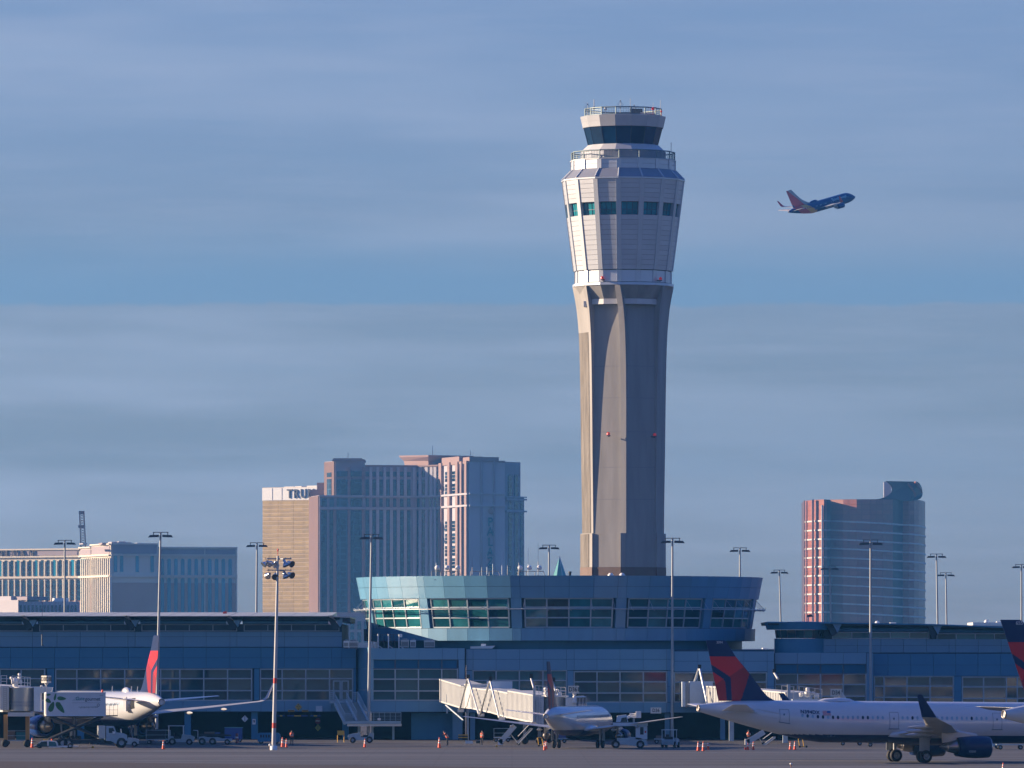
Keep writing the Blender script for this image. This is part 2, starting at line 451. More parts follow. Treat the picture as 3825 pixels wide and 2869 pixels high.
    MB(o).hexa([at(1228, 2299, Y-2.4), at(1308, 2304, Y-1.2), at(1308, 2308, Y-1.2), at(1228, 2304, Y-2.4)], [p+Vector((0, 34, 0)) for p in (at(1228, 2299, Y-2.4), at(1308, 2304, Y-1.2), at(1308, 2308, Y-1.2), at(1228, 2304, Y-2.4))]).build('roof_tip', M_ROOF, r)
    MB(o).box(X_(1280, Y), X_(1308, Y), Y-1.0, Y+30, Z_(2325, Y), Z_(2309, Y)).build('roof_end', M_SOFFIT, r)
    return r
LEFT = left_wing()

def louvres(parent, us, vs, Y):
    o = parent.location
    for a, b in zip(us[:-1], us[1:]):
        mb = MB(o); x0, x1 = X_(a, Y)+.1, X_(b, Y)-.1; z0, z1 = Z_(vs[1], Y), Z_(vs[0], Y); n = 9
        for i in range(n):
            z = z0 + (z1-z0)*(i+.5)/n
            mb.hexa([(x0, Y+.05, z-.07), (x1, Y+.05, z-.07), (x1, Y+.06, z-.03), (x0, Y+.06, z-.03)], [(x0, Y+.2, z+.03), (x1, Y+.2, z+.03), (x1, Y+.21, z+.07), (x0, Y+.21, z+.07)])
        tag(mb.build('louvre_blade', M_PANELD, parent), kind='stuff')
        fb = MB(o).box(x0-.1, x0, Y-.02, Y+.3, z0, z1).box(x1, x1+.1, Y-.02, Y+.3, z0, z1)
        fb.box(x0-.1, x1+.1, Y-.02, Y+.3, z1, z1+.12).box(x0-.1, x1+.1, Y-.02, Y+.3, z0-.12, z0).build('louvre_frame', M_FRAMED, parent)

def middle_block():
    Y = 905.0
    r = thing('concourse_block', 'blue two-storey block with louvred top windows below the rotunda, beside the steel stair', 'building', (X_(1550, Y), Y, 0))
    o = r.location
    # splayed return wall at the left whose upper corner catches the sun
    A0, A1 = Vector((X_(1331, 913), 913.5, 0)), Vector((X_(1384, Y), Y, 0))
    def q(t, v):
        p = A0.lerp(A1, t); return Vector((p.x, p.y, Z_(v, p.y)))
    for va, vb in ((2419, 2497), (2497, 2578), (2578, 2658)):
        MB(o).slab([q(0, vb-.8), q(1, vb-.8), q(1, va), q(0, va)], .4).build('wall_panel', M_PANEL, r)
    MB(o).box(X_(1386, Y), X_(1738, Y), Y+.45, Y+11, Z_(2660, Y)+.3, Z_(2422, Y)).build('wall', M_JOINT, r)
    MB(o).box(X_(1386, Y), X_(1736, Y), Y+.05, Y+11, Z_(2660, Y)+.02, Z_(2660, Y)+.29).build('soffit', M_SOFFIT, r)
    J = [1384, 1390, 1478, 1565, 1652, 1709, 1736]
    panels(r, [1385, 1478, 1565, 1652, 1709, 1736], [2421, 2464], Y, M_PANEL)
    panels(r, [1385, 1478, 1565, 1652, 1736], [2619, 2659], Y, M_PANEL)
    panels(r, [1713, 1736], [2464, 2540, 2618], Y, M_PANEL)
    louvres(r, [1390, 1476, 1563, 1650, 1709], [2466, 2496], Y+.1)
    window(r, [1390, 1476, 1563, 1650, 1709], [2499, 2537, 2581, 2616], Y+.12, M_FRAMEL, M_GLASS)
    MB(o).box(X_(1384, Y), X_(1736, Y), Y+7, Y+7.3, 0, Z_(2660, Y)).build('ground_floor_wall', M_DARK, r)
    MB(o).box(X_(1535, Y), X_(1690, Y), Y+2.4, Y+2.6, 0, Z_(2664, Y)).build('shutter', M_PANELD, r)
    MB(o).box(X_(1690, Y), X_(1727, Y), Y+.8, Y+2.2, 0, Z_(2660, Y)).build('column', M_PANEL, r)
    return r
middle_block()

def right_block():
    Y = 906.0
    r = thing('concourse_block', 'wide blue block under the rotunda carrying the small D36 wall sign', 'building', (X_(2300, Y), Y, 0))
    o = r.location
    MB(o).box(X_(1741, Y), X_(2892, Y), Y+.45, Y+11, Z_(2664, Y)+.3, Z_(2426, Y)).build('wall', M_JOINT, r)
    MB(o).box(X_(1741, Y), X_(2892, Y), Y+.05, Y+11, Z_(2664, Y)+.02, Z_(2664, Y)+.29).build('soffit', M_SOFFIT, r)
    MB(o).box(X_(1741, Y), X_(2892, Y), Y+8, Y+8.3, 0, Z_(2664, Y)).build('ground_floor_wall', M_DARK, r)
    for u in (1765, 2100, 2493, 2700):
        MB(o).box(X_(u-9, Y), X_(u+9, Y), Y+.7, Y+1.6, 0, Z_(2664, Y)).build('column', M_PANEL, r)
    J = [1741, 1767, 1853, 1941, 2029, 2116, 2145, 2230, 2316, 2403, 2490, 2519]
    panels(r, J, [2425, 2463, 2504], Y, M_PANEL)
    panels(r, J, [2624, 2662], Y, M_PANEL)
    panels(r, [2519, 2607, 2693, 2779, 2866, 2892], [2433, 2470, 2509], Y, M_PANEL)
    panels(r, [2519, 2607, 2693, 2779, 2866, 2892], [2624, 2662], Y, M_PANEL)
    for a, b in ((1741, 1764), (2119, 2142), (2493, 2516), (2866, 2892)):
        panels(r, [a, b], [2505, 2564, 2623], Y, M_PANEL)
    window(r, [1767, 1853, 1940, 2028, 2116], [2505, 2542, 2582, 2622], Y+.12, M_FRAMEL, M_GLASST)
    window(r, [2145, 2230, 2316, 2403, 2490], [2509, 2547, 2589, 2623], Y+.12, M_FRAMEL, M_GLASS)
    window(r, [2519, 2605, 2691, 2777, 2863], [2513, 2548, 2590, 2622], Y+.12, M_FRAMEL, M_GLASS)
    MB(o).box(X_(1736.5, Y), X_(1740.5, Y), Y+.2, Y+.7, Z_(2660, Y), Z_(2423, Y)).build('movement_joint', M_DARK, r)
    return r
right_block()

def far_right():
    Y = 907.0
    r = thing('concourse_wing', 'blue concourse wing with round-ended clerestory bay, right of the rotunda behind the airliner', 'building', (X_(3300, Y), Y, 0))
    o = r.location
    W = Y+2.5
    MB(o).box(X_(2893, Y), X_(3236, Y), Y+.45, Y+10, Z_(2664, Y)+.3, Z_(2440, Y)).box(X_(3236, W), X_(3960, W), W+.45, W+35, Z_(2664, W)+.3, Z_(2440, W)).build('wall', M_JOINT, r)
    MB(o).box(X_(2893, Y), X_(3960, Y), Y+.1, Y+12, Z_(2664, Y)+.02, Z_(2664, Y)+.29).build('soffit', M_SOFFIT, r)
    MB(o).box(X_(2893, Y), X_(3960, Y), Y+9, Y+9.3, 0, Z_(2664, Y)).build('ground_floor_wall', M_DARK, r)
    J = [2894, 2979, 3065, 3150, 3236]
    panels(r, J, [2438, 2480], Y, M_PANEL)
    louvres(r, [2896, 2979, 3065, 3150, 3235], [2483, 2514], Y+.1)
    window(r, [2896, 2979, 3065, 3150, 3235], [2517, 2557, 2601, 2636], Y+.12, M_FRAMEL, M_GLASS)
    panels(r, J, [2638, 2662], Y, M_PANEL)
    MB(o).box(X_(3237, Y), X_(3262, Y), Y+.2, Y+2.6, Z_(2664, Y), Z_(2440, Y)).build('pier', M_PANEL, r)
    JW = [3262, 3317, 3402, 3487, 3570, 3653, 3738, 3825, 3920]
    panels(r, JW, [2442, 2484, 2525], W, M_PANELD)
    panels(r, JW, [2638, 2662], W, M_PANEL)
    panels(r, [3564, 3592], [2526, 2582, 2637], W, M_PANELD)
    window(r, [3266, 3302, 3388, 3474, 3561], [2527, 2563, 2605, 2636], W+.12, M_FRAMEL, M_GLASS)
    window(r, [3595, 3674, 3759, 3800, 3920], [2529, 2566, 2609, 2636], W+.12, M_FRAMEL, M_GLASS)
    # upper storey, set back: flat part and round end bay
    S = Y+6
    MB(o).box(X_(3076, S), X_(3960, S), S+.4, S+26, Z_(2440, S)-.3, Z_(2345, S)).build('upper_wall', M_JOINT, r)
    panels(r, [3076, 3120, 3203, 3290, 3375, 3460, 3545, 3570, 3655, 3740, 3830, 3930], [2387, 2411, 2438], S, M_PANEL)
    window(r, lin(3110, 3470, 5), [2362, 2385], S+.1, M_FRAMEL, M_GLASST, .1, 'clerestory')
    window(r, lin(3500, 3930, 6), [2367, 2389], S+.1, M_FRAMEL, M_GLASST, .1, 'clerestory')
    for a, b, v in ((3126, 3480, 0), (3500, 3960, 5)):
        prof = [(S+.6-1.1*sin(i/6*pi), Z_(2361+v, S)+(Z_(2341+v, S)-Z_(2361+v, S))*(1-cos(i/6*pi))/2) for i in range(7)]
        MB(o).prism(prof, 'x', X_(a, S), X_(b, S)).build('eave_beam', M_PANEL, r)
    for ua, ub, va, vb in ((2870, 3140, 2322, 2325), (3140, 3490, 2325, 2331), (3490, 3960, 2331, 2348)):
        q = [at(ua, va+5, S-2.2), at(ub, vb+5, S-2.2), at(ub, vb, S-2.2), at(ua, va, S-2.2)]
        MB(o).hexa(q, [p+Vector((0, 28, 0)) for p in q]).build('roof_sheet', M_PANELD, r)
        q = [at(ua, va+12, S-1.6), at(ub, vb+12, S-1.6), at(ub, vb+5.2, S-1.6), at(ua, va+5.2, S-1.6)]
        MB(o).hexa(q, [p+Vector((0, 26, 0)) for p in q]).build('fascia', M_SOFFIT, r)
    for b, v in ((3086, 0), (3460, 6)):
        MB(o).prism([(X_(b, S), Z_(2335+v, S)), (X_(b+22, S), Z_(2335+v, S)), (X_(b+40, S), Z_(2366+v, S)), (X_(b+20, S), Z_(2378+v, S))], 'y', S-1.4, S-.2).build('brace', M_SOFFIT, r)
        MB(o).prism([(X_(b+22, S), Z_(2332+v, S)), (X_(b+56, S), Z_(2332+v, S)), (X_(b+40, S), Z_(2364+v, S))], 'y', S-1.7, S-.1).build('notch_panel', M_PANEL, r)
    # round end bay, centred behind its front
    cu, R = 2990.0, (3076-2876)/2/29.0
    c = Vector((X_(cu, S+R), S+R-1.5, 0))
    def arc(rad, z, n=20, a0=-115, a1=85):
        return [(c.x+rad*sin(radians(a0+(a1-a0)*i/n)), c.y-rad*cos(radians(a0+(a1-a0)*i/n)), z) for i in range(n+1)]
    YB = c.y-R
    for nm, va, vb, ra, rb, m in (('curved_wall', 2440, 2385, 0, 0, M_PANELD), ('curved_fascia', 2352, 2324, 1.0, 1.25, M_PANELD)):
        MB(o).loft([arc(R+ra, Z_(va, YB)), arc(R+rb, Z_(vb, YB))], closed=False, caps=False).build(nm, m, r)
    MB(o).loft([arc(R+1.2, Z_(2324, YB)), arc(.1, Z_(2321, YB))], closed=False, caps=False).loft([arc(R+1.0, Z_(2352, YB)), arc(.1, Z_(2352, YB))], closed=False, caps=False).build('curved_roof', M_PANELD, r)
    pts0, pts1 = arc(R-.25, Z_(2384, YB), 10), arc(R-.1, Z_(2353, YB), 10)
    fr = MB(o)
    for p, q in zip(pts0, pts1): fr.tube(p, q, .06, 4)
    fr = fr.build('curved_window', M_FRAMED, r)
    for i in range(10):
        MB(o).add([pts0[i], pts0[i+1], pts1[i+1], pts1[i]], [(0, 1, 2, 3)]).build('pane', M_GLASST if i == 6 else M_GLASS, fr)
    return r
far_right()

# ------------------------------------------------------------------ rotunda
def rotunda():
    cy = 933.0
    C = Vector((X_(2090, cy), cy, 0)); s = F/cy
    r = thing('rotunda_building', 'large round glazed rotunda with blue-grey drum, in front of the control tower', 'building', C)
    def Zc(v): return Z_(v, cy)
    R = lambda hw: hw/s
    def P(az, rad, z): return Vector((rad*sin(radians(az)), -rad*cos(radians(az)), z))
    zt, zm, zb = Zc(2159), Zc(2198), Zc(2240)          # upper drum: top, joint, bottom
    zg1 = Zc(2349); zl = Zc(2395)                       # glass foot, lower drum foot
    Rt, Rm, Rb, Rg0, Rg1, Rl = R(760), R(752), R(744), R(733), R(716), R(730)
    # core
    def ring(rad, z, n=96): return [P(360*i/n, rad, z) for i in range(n)]
    MB().loft([ring(Rl-.35, zl+.1), ring(Rg1-.3, zg1), ring(Rg0-.35, zb), ring(Rt-.5, zt-.15)]).build('core', M_JOINT, r)
    MB().loft([ring(R(682), 9.5), ring(R(682), zl+.05)]).build('base_drum', M_PANELD, r)
    MB().loft([ring(R(682)+.02, zl-.02), ring(Rl-.2, zl-.01)], caps=False).build('soffit', M_SOFFIT, r)
    MB().loft([ring(Rt-.3, zt-.12), ring(Rt-.3, zt-.10), ring(.5, zt-.09)]).build('roof', M_GREY, r)
    # cladding: bays of 30 degrees = pilaster + 4 panels
    az0 = -12.7
    for b in range(-4, 5):
        a = az0+30*b
        cells = [(a-1.3, a+1.3)] + [(a+1.3+6.85*i, a+1.3+6.85*(i+1)) for i in range(4)]
        for (p, q) in cells:
            if q < -118 or p > 118: continue
            g = .035
            for (z0, r0, z1, r1) in ((zm+.02, Rm, zt, Rt), (zb, Rb, zm-.02, Rm), (zl, Rl, zg1-.05, Rg1+.55)):
                f = [P(p+g, r0, z0), P(q-g, r0, z0), P(q-g, r1, z1), P(p+g, r1, z1)]
                k = [P(p+g, r0-.3, z0), P(q-g, r0-.3, z0), P(q-g, r1-.3, z1), P(p+g, r1-.3, z1)]
                MB().hexa(f, k).build('drum_panel', M_PANEL, r)
        # pilaster between windows
        f = [P(a-1.5, Rg1+.35, zg1), P(a+1.5, Rg1+.35, zg1), P(a+1.5, Rb-.05, zb-.02), P(a-1.5, Rb-.05, zb-.02)]
        k = [P(a-1.5, Rg1-.5, zg1), P(a+1.5, Rg1-.5, zg1), P(a+1.5, Rg0-.6, zb-.02), P(a-1.5, Rg0-.6, zb-.02)]
        MB().hexa(f, k).build('pilaster', M_PANEL, r)
        # window of the bay: four panes by three
        w0, w1 = a+2.4, a+27.6
        zs = [zb-.08, zb-(zb-zg1)*.31, zb-(zb-zg1)*.66, zg1+.08]
        rr = lambda z: Rg0+(Rg1-Rg0)*(zb-z)/(zb-zg1)
        azs = lin(w0, w1, 4)
        fb = MB()
        for az in azs:
            d = .085/ Rg1*57.3
            f = [P(az-d, rr(zs[3])+.12, zs[3]), P(az+d, rr(zs[3])+.12, zs[3]), P(az+d, rr(zs[0])+.12, zs[0]), P(az-d, rr(zs[0])+.12, zs[0])]
            fb.hexa(f, [p*1 - Vector((p.x, p.y, 0)).normalized()*.3 for p in f])
        for z in zs:
            for i in range(4):
                f = [P(azs[i], rr(z)+.1, z-.08), P(azs[i+1], rr(z)+.1, z-.08), P(azs[i+1], rr(z)+.1, z+.08), P(azs[i], rr(z)+.1, z+.08)]
                fb.hexa(f, [p - Vector((p.x, p.y, 0)).normalized()*.25 for p in f])
        fr = fb.build('window', M_FRAMEL, r)
        for i in range(4):
            for j in range(3):
                e = .2; d = .08/Rg1*57.3
                f = [P(azs[i]+d, rr(zs[j+1]), zs[j+1]+.07), P(azs[i+1]-d, rr(zs[j+1]), zs[j+1]+.07), P(azs[i+1]-d, rr(zs[j]), zs[j]-.07), P(azs[i]+d, rr(zs[j]), zs[j]-.07)]
                c = sum(f, Vector())/4
                n = Vector((c.x, c.y, 0)).normalized()
                MB().hexa(f, [p-n*.04 for p in f]).build('pane', random.choice((M_GLASST, M_GLASST, M_GLASS)), fr)
    # sun-shade ring on brackets
    zr = zb-(zb-zg1)*.37; Rr = R(768)
    mb = MB()
    n = 72; pts = [P(-118+236*i/n, Rr, zr) for i in range(n+1)]
    mb.path(pts, .07, 5); mb.path([P(-118+236*i/n, Rr-.5, zr) for i in range(n+1)], .04, 4)
    sr = mb.build('sunshade_ring', M_STEEL, r)
    bk = MB()
    for b in range(-4, 4):
        for i in range(5):
            az = az0+30*b+2.4+25.2*i/4
            if abs(az) > 115: continue
            p = P(az, Rr, zr); w = P(az, rr(zr)+.1, zr)
            bk.tube(w, p, .035, 4); bk.tube(P(az, rr(zb), zb-.1), p, .025, 4); bk.tube(P(az-.6, Rr+.1, zr+.25), P(az+.6, Rr-.2, zr-.2), .03, 4)
    tag(bk.build('bracket', M_STEEL, r), kind='stuff')
    return r, C, s
ROT, ROTC, ROTS = rotunda()
ROOFZ = Z_(2159, 933.0) - .09
# ------------------------------------------------------------------ control tower
M_CONC = mat('tan_concrete', (.305, .298, .29), .75, 0, .3, .10, .45, streak=True, bump=.15, bscale=2.0)
M_CONCR = mat('split_rib_concrete', (.20, .185, .168), .9, 0, .2, .22, .9, streak=True)
M_BASEC = mat('brown_base_concrete', (.17, .125, .11), .8, 0, .3, .08, .4)
M_TPANEL = mat('satin_tower_panel', (.55, .58, .625), .38, .42, .5, .03, .3, rand=.045)
M_TRIB = mat('satin_tower_rib', (.54, .57, .60), .35, .35, .5, .03, .3)
M_TSEAM = mat('panel_seam', (.22, .22, .24), .6)
M_TROOF = mat('white_roof_membrane', (.58,.58,.58), .45, .1, .5, .04, .3)
M_SKIRT = mat('mauve_grey_skirt', (.25, .27, .32), .5, .3, .5, .05, .3)
M_CAB = mat('cab_glass', (.003, .03, .085), .04, 0, .5, .3, .12, ior=1.6, rand=.45)
M_TGLASS = mat('head_window_teal', (.02, .24, .29), .08, 0, .5, .2, .5, ior=1.6, rand=.25)
M_RAILG = mat('guard_rail_steel', (.20, .26, .27), .45, .4)
M_AVRED = mat('obstruction_light_red', (.75, .03, .03), .3, emit=(1, .05, .04, .06))
# rough ribbed concrete: vertical broken ribs as relief
def _ribs():
    nt = M_CONCR.node_tree; N, L = nt.nodes.new, nt.links.new
    tc = N('ShaderNodeTexCoord'); mp = N('ShaderNodeMapping'); mp.inputs['Scale'].default_value = (1.6, 1.6, .35)
    nz = N('ShaderNodeTexNoise'); nz.inputs['Scale'].default_value = 1.6; nz.inputs['Detail'].default_value = 6; nz.inputs['Roughness'].default_value = .7
    bp = N('ShaderNodeBump'); bp.inputs['Strength'].default_value = 1.0; bp.inputs['Distance'].default_value = .35
    L(tc.outputs['Object'], mp.inputs[0]); L(mp.outputs[0], nz.inputs[0]); L(nz.outputs[0], bp.inputs['Height'])
    L(bp.outputs[0], nt.nodes['Principled BSDF'].inputs['Normal'])
_ribs()

TY = 1243.0
TC = Vector((X_(2327.5, TY), TY, 0)); TS = F / TY
def tower():
    r = thing('control_tower', 'tall airport control tower of tan concrete with pale faceted head and dark glass cab', 'control tower', TC)
    Zt = lambda v: Z_(v, TY)
    R = lambda hw: hw/TS
    def P(az, rad, z): return Vector((rad*sin(radians(az)), -rad*cos(radians(az)), z))
    def ring(rad, z, off=-5.2, n=16): return [P(off+360*i/n, rad, z) for i in range(n)]
    # ---- shaft: eight-sided core with flared piers and thin fins
    core = R(151)
    zb, zt = 0.0, Zt(1075)
    VA = [-.5, 51.5, 92, 128, 180, -128, -92, -47.5]
    def flat(rad, z): return [P(a, rad, z) for a in VA]
    MB().loft([flat(R(151.5), 0), flat(R(151), Zt(1995)), flat(R(148.5), Zt(1400)), flat(R(147), Zt(1200)), flat(R(147), Zt(1062))], smooth=False).build('shaft_core', M_CONC, r)
    def crad(v): return 151-2.5*min(1, max(0, (1995-v)/595))
    stations = [(1995, 153), (1853, 154.5), (1700, 157), (1530, 159), (1370, 161.5), (1300, 163.5), (1245, 166), (1200, 169.5), (1153, 174.5), (1115, 181), (1085, 187), (1073, 189)]
    # broad piers at the sides (front half and back half)
    def pier(a0, a1, name='pier'):
        mb = MB()
        rows = []
        for v, hw in stations:
            rows.append((Zt(v), R(hw)))
        rings = []
        for z, rad in rows:
            m = (a0+a1)/2
            rings.append([P(a0, rad, z), P(a1, rad, z), P(a1, core-1.6, z), P(a0, core-1.6, z)])
        mb.loft(rings, smooth=False)
        return mb.build(name, M_CONC, r)
    for a0, a1 in ((-92, -47.5), (51.5, 92), (92.2, 128), (-128, -92.2)):
        pier(a0, a1)
    # strips of rough concrete let into the left pier
    def on_pier(t, hw, z, out, a0=-92, a1=-47.5):
        n = P((a0+a1)/2, 1, 0); return P(a0, R(hw), z).lerp(P(a1, R(hw), z), t)+n*out
    rings = []
    for v, hw in stations[:7]:
        z = Zt(v)+(.1 if v == 1995 else 0)
        rings.append([on_pier(.03, hw, z, .07), on_pier(.80, hw, z, .07), on_pier(.80, hw, z, -.2), on_pier(.03, hw, z, -.2)])
    MB().loft(rings, smooth=False).build('rough_panel', M_CONCR, r)
    # middle fin leans to the left as it flares
    def fin(ab, at_, w, name='fin'):
        rings = []
        for v, hw in stations:
            t = max(0.0, (hw-160)/29.0)
            az = ab+(at_-ab)*min(1, t)
            rad = R(hw)+ (.05 if hw < 160 else 0)
            d = Vector((cos(radians(-24)), sin(radians(-24)), 0))*w/2   # end face turned towards the left front
            c = P(az, rad, Zt(v)); k = P(ab+1, core-1.2, Zt(v))
            rings.append([c-d, c+d, k+d, k-d])
        MB().loft(rings, smooth=False).build(name, M_CONC, r)
    fin(-.5, -7.6, 1.05)
    fin(180, 180, 1.0); fin(140, 140, 1.0); fin(-140, -140, 1.0)
    # pour joints
    for v in (1373, 1491, 1617, 1749, 1868):
        rings = [flat(R(crad(v))+.015, Zt(v)-.04), flat(R(crad(v))+.015, Zt(v)+.04)]
        MB().loft(rings, caps=False, smooth=False).build('pour_joint', M_TSEAM, r)
    # pedestal with the same plan, stepped out, and brown foot
    for nm, v0, v1, g, m in (('pedestal', 2120, 1994, 0, M_CONC), ('pedestal_foot', 2790, 2120.2, .06, M_BASEC)):
        z0, z1 = Zt(v0), Zt(v1)
        if nm == 'pedestal_foot': z0 = 0.0
        for a0, a1 in ((-92, -47), (51, 92), (92.2, 130), (-130, -92.2), (170, 190)):
            rad = R(160)+g
            f = [P(a0, rad, z0), P(a1, rad, z0), P(a1, rad, z1), P(a0, rad, z1)]
            MB().hexa(f, [p*1 - Vector((p.x, p.y, 0)).normalized()*1.6 for p in f]).build(nm, m, r)
        MB().loft([flat(R(154)+g, z0), flat(R(154)+g, z1-.02)], smooth=False).build(nm, m, r)
        a, b = P(-4.2, R(160)+g, z0), P(2.2, R(160)+g, z0)
        k0, k1 = P(-4.2, core, z0), P(2.2, core, z0)
        up = Vector((0, 0, z1-z0))
        MB().hexa([a, b, b+up, a+up], [k0, k1, k1+up, k0+up]).build(nm, m, r)
    MB().loft([[on_pier(t, 160, Zt(v), o) for t, o in ((.03, .07), (.76, .07), (.76, -.2), (.03, -.2))] for v in (2119, 1996)], smooth=False).build('rough_panel', M_CONCR, r)
    # ---- corbel under the head
    MB().loft([ring(R(160), Zt(1122)), ring(R(186), Zt(1073))], caps=False, smooth=False).build('corbel', M_CONC, r)
    MB().loft([ring(R(156), Zt(1143)), ring(R(161), Zt(1142.5)), ring(R(161.5), Zt(1123)), ring(R(156), Zt(1122.5))], caps=False, smooth=False).build('corbel_ledge', M_TROOF, r)
    MB().loft([ring(R(186), Zt(1073)), ring(R(190), Zt(1072.5)), ring(R(189), Zt(1063)), ring(R(178), Zt(1062.5))], smooth=False).build('ring_slab', M_TRIB, r)
    # ---- head: sixteen facets in rows of panels
    off = -5.2
    def facet_rows(va, ra, vb, rb, n, m, name, rib=True, front=range(-5, 6), inset=.0):
        """panels between photograph heights va (bottom) and vb (top)"""
        MB().loft([ring(R(ra)-.16, Zt(va)), ring(R(rb)-.16, Zt(vb))], smooth=False).build('backing', M_TSEAM, r)
        for k in range(16):
            a0 = off+22.5*k; a1 = a0+22.5
            mid = (a0+11.25+180) % 360-180
            nn = n if abs(mid) < 118 else 1
            for j in range(nn):
                t0, t1 = j/nn, (j+1)/nn
                z0, z1 = Zt(va+(vb-va)*t0)+.025, Zt(va+(vb-va)*t1)-.025
                r0, r1 = R(ra+(rb-ra)*t0), R(ra+(rb-ra)*t1)
                e = .02
                f = [P(a0, r0, z0).lerp(P(a1, r0, z0), .05), P(a0, r0, z0).lerp(P(a1, r0, z0), .95), P(a0, r1, z1).lerp(P(a1, r1, z1), .95), P(a0, r1, z1).lerp(P(a1, r1, z1), .05)]
                MB().hexa(f, [p-Vector((p.x, p.y, 0)).normalized()*.12 for p in f]).build(name, m, r)
            if rib:
                # corner rib
                d0, d1 = R(ra)*.0225*pi/8*1.4, R(rb)*.0225*pi/8*1.4
                f = []
                for (rad, z) in ((R(ra), Zt(va)), (R(rb), Zt(vb))):
                    c = P(a0, rad+.07, z); t = Vector((cos(radians(a0)), sin(radians(a0)), 0))
                    f.append((c-t*.42, c+t*.42))
                q = [f[0][0], f[0][1], f[1][1], f[1][0]]
                MB().hexa(q, [p-Vector((p.x, p.y, 0)).normalized()*.3 for p in q]).build('corner_rib', M_TRIB if True else m, r)
    hw = lambda v: 185.5+(228.5-185.5)*(1015-v)/(1015-680.0)
    facet_rows(1015, hw(1015), 997, hw(997), 1, M_TPANEL, 'head_panel')
    facet_rows(997, hw(997), 814, hw(814), 10, M_TPANEL, 'head_panel')
    facet_rows(766, hw(766), 681, hw(681), 5, M_TPANEL, 'head_panel')
    # window band: deep-set windows, each 3 x 2 panes
    MB().loft([ring(R(hw(814))-1.0, Zt(815)), ring(R(hw(766))-1.0, Zt(765))], smooth=False).build('backing', M_TSEAM, r)
    for k in range(16):
        a0 = off+22.5*k; mid = (a0+11.25+180) % 360-180
        for (u0, u1) in ((.0, .115), (.885, 1.0)):
            f = []
            for v in (814, 766):
                A, B = P(a0, R(hw(v)), Zt(v)), P(a0+22.5, R(hw(v)), Zt(v))
                f.append((A.lerp(B, u0), A.lerp(B, u1)))
            q = [f[0][0], f[0][1], f[1][1], f[1][0]]
            MB().hexa(q, [p-Vector((p.x, p.y, 0)).normalized()*.9 for p in q]).build('jamb', M_TPANEL, r)
        q = []
        f = []
        for v in (814, 766):
            c = P(a0, R(hw(v))+.07, Zt(v)); t = Vector((cos(radians(a0)), sin(radians(a0)), 0)); f.append((c-t*.42, c+t*.42))
        q = [f[0][0], f[0][1], f[1][1], f[1][0]]
        MB().hexa(q, [p-Vector((p.x, p.y, 0)).normalized()*.3 for p in q]).build('corner_rib', M_TRIB, r)
        if abs(mid) > 118: continue
        def W(u, t):
            v = 813+(767-813)*t
            A, B = P(a0, R(hw(v))-.55, Zt(v)), P(a0+22.5, R(hw(v))-.55, Zt(v))
            return A.lerp(B, u)
        us, ts = [.12, .373, .627, .88], [0, .42, 1]
        fb = MB()
        for u in us: fb.tube(W(u, 0), W(u, 1), .07, 4)
        for t in ts: fb.tube(W(.12, t), W(.88, t), .07, 4)
        fr = fb.build('window', M_FRAMED, r)
        for i in range(3):
            for j in range(2):
                q = [W(us[i]+.012, ts[j]+.01), W(us[i+1]-.012, ts[j]+.01), W(us[i+1]-.012, ts[j+1]-.01), W(us[i]+.012, ts[j+1]-.01)]
                MB().slab(q, .04).build('pane', M_TGLASS, fr)
    # lower band of big plain panels
    facet_rows(1061, 181, 1017, 181, 1, M_TPANEL, 'band_panel')
    # rim, skirt, upper band
    MB().loft([ring(R(226), Zt(682)), ring(R(232), Zt(680)), ring(R(232), Zt(675)), ring(R(226), Zt(673))], smooth=False).build('rim', M_TRIB, r)
    for k in range(16):
        a0 = off+22.5*k
        q = [P(a0, R(229), Zt(673)), P(a0+22.5, R(229), Zt(673)), P(a0+22.5, R(197), Zt(640)), P(a0, R(197), Zt(640))]
        q = [q[0].lerp(q[1], .01), q[1].lerp(q[0], .01), q[2].lerp(q[3], .01), q[3].lerp(q[2], .01)]
        MB().slab(q, .2).build('skirt_panel', M_SKIRT, r)
        MB().tube(P(a0, R(230), Zt(673)), P(a0, R(197.5), Zt(640)), .14, 5).build('hip_rib', M_TRIB, r)
    facet_rows(640, 196, 604, 196, 2, M_TPANEL, 'band_panel')
    MB().loft([ring(R(199), Zt(605)), ring(R(199), Zt(602)), ring(1, Zt(602))], smooth=False).build('terrace', M_TROOF, r)
    def guard(rad, va, vb, n, name, offs):
        z0, z1 = Zt(va), Zt(vb)
        for k in range(n):
            a0, a1 = offs+360*k/n, offs+360*(k+1)/n
            A, B = P(a0, rad, 0), P(a1, rad, 0)
            mb = MB(); zo = Vector((0, 0, 1))
            mb.tube(A+zo*z0, A+zo*(z1+.05), .11, 5)
            for t, w in ((.06, .1), (.97, .12)):
                z = z0+(z1-z0)*t; mb.tube(A+zo*z, B+zo*z, w, 5)
            g = mb.build(name, M_RAILG, r)
            for i in range(6):
                t = (i+.5)/6; p = A.lerp(B, t)
                g2 = (z0+(z1-z0)*.1, z0+(z1-z0)*.93)
            mb = MB()
            for i in range(1, 6): mb.tube(A.lerp(B, i/6)+zo*(z0+.1), A.lerp(B, i/6)+zo*(z1-.1), .025, 4)
            for t in (.28, .5, .72): mb.tube(A+zo*(z0+(z1-z0)*t), B+zo*(z0+(z1-z0)*t), .025, 4)
            tag(mb.build('guard_mesh', M_RAILG, g), kind='stuff')
    guard(R(193), 603, 571, 16, 'guard_rail', off)
    MB().loft([ring(R(160), Zt(601)), ring(R(160), Zt(570))], smooth=False).build('cab_base', M_SKIRT, r)
    co = -11.5
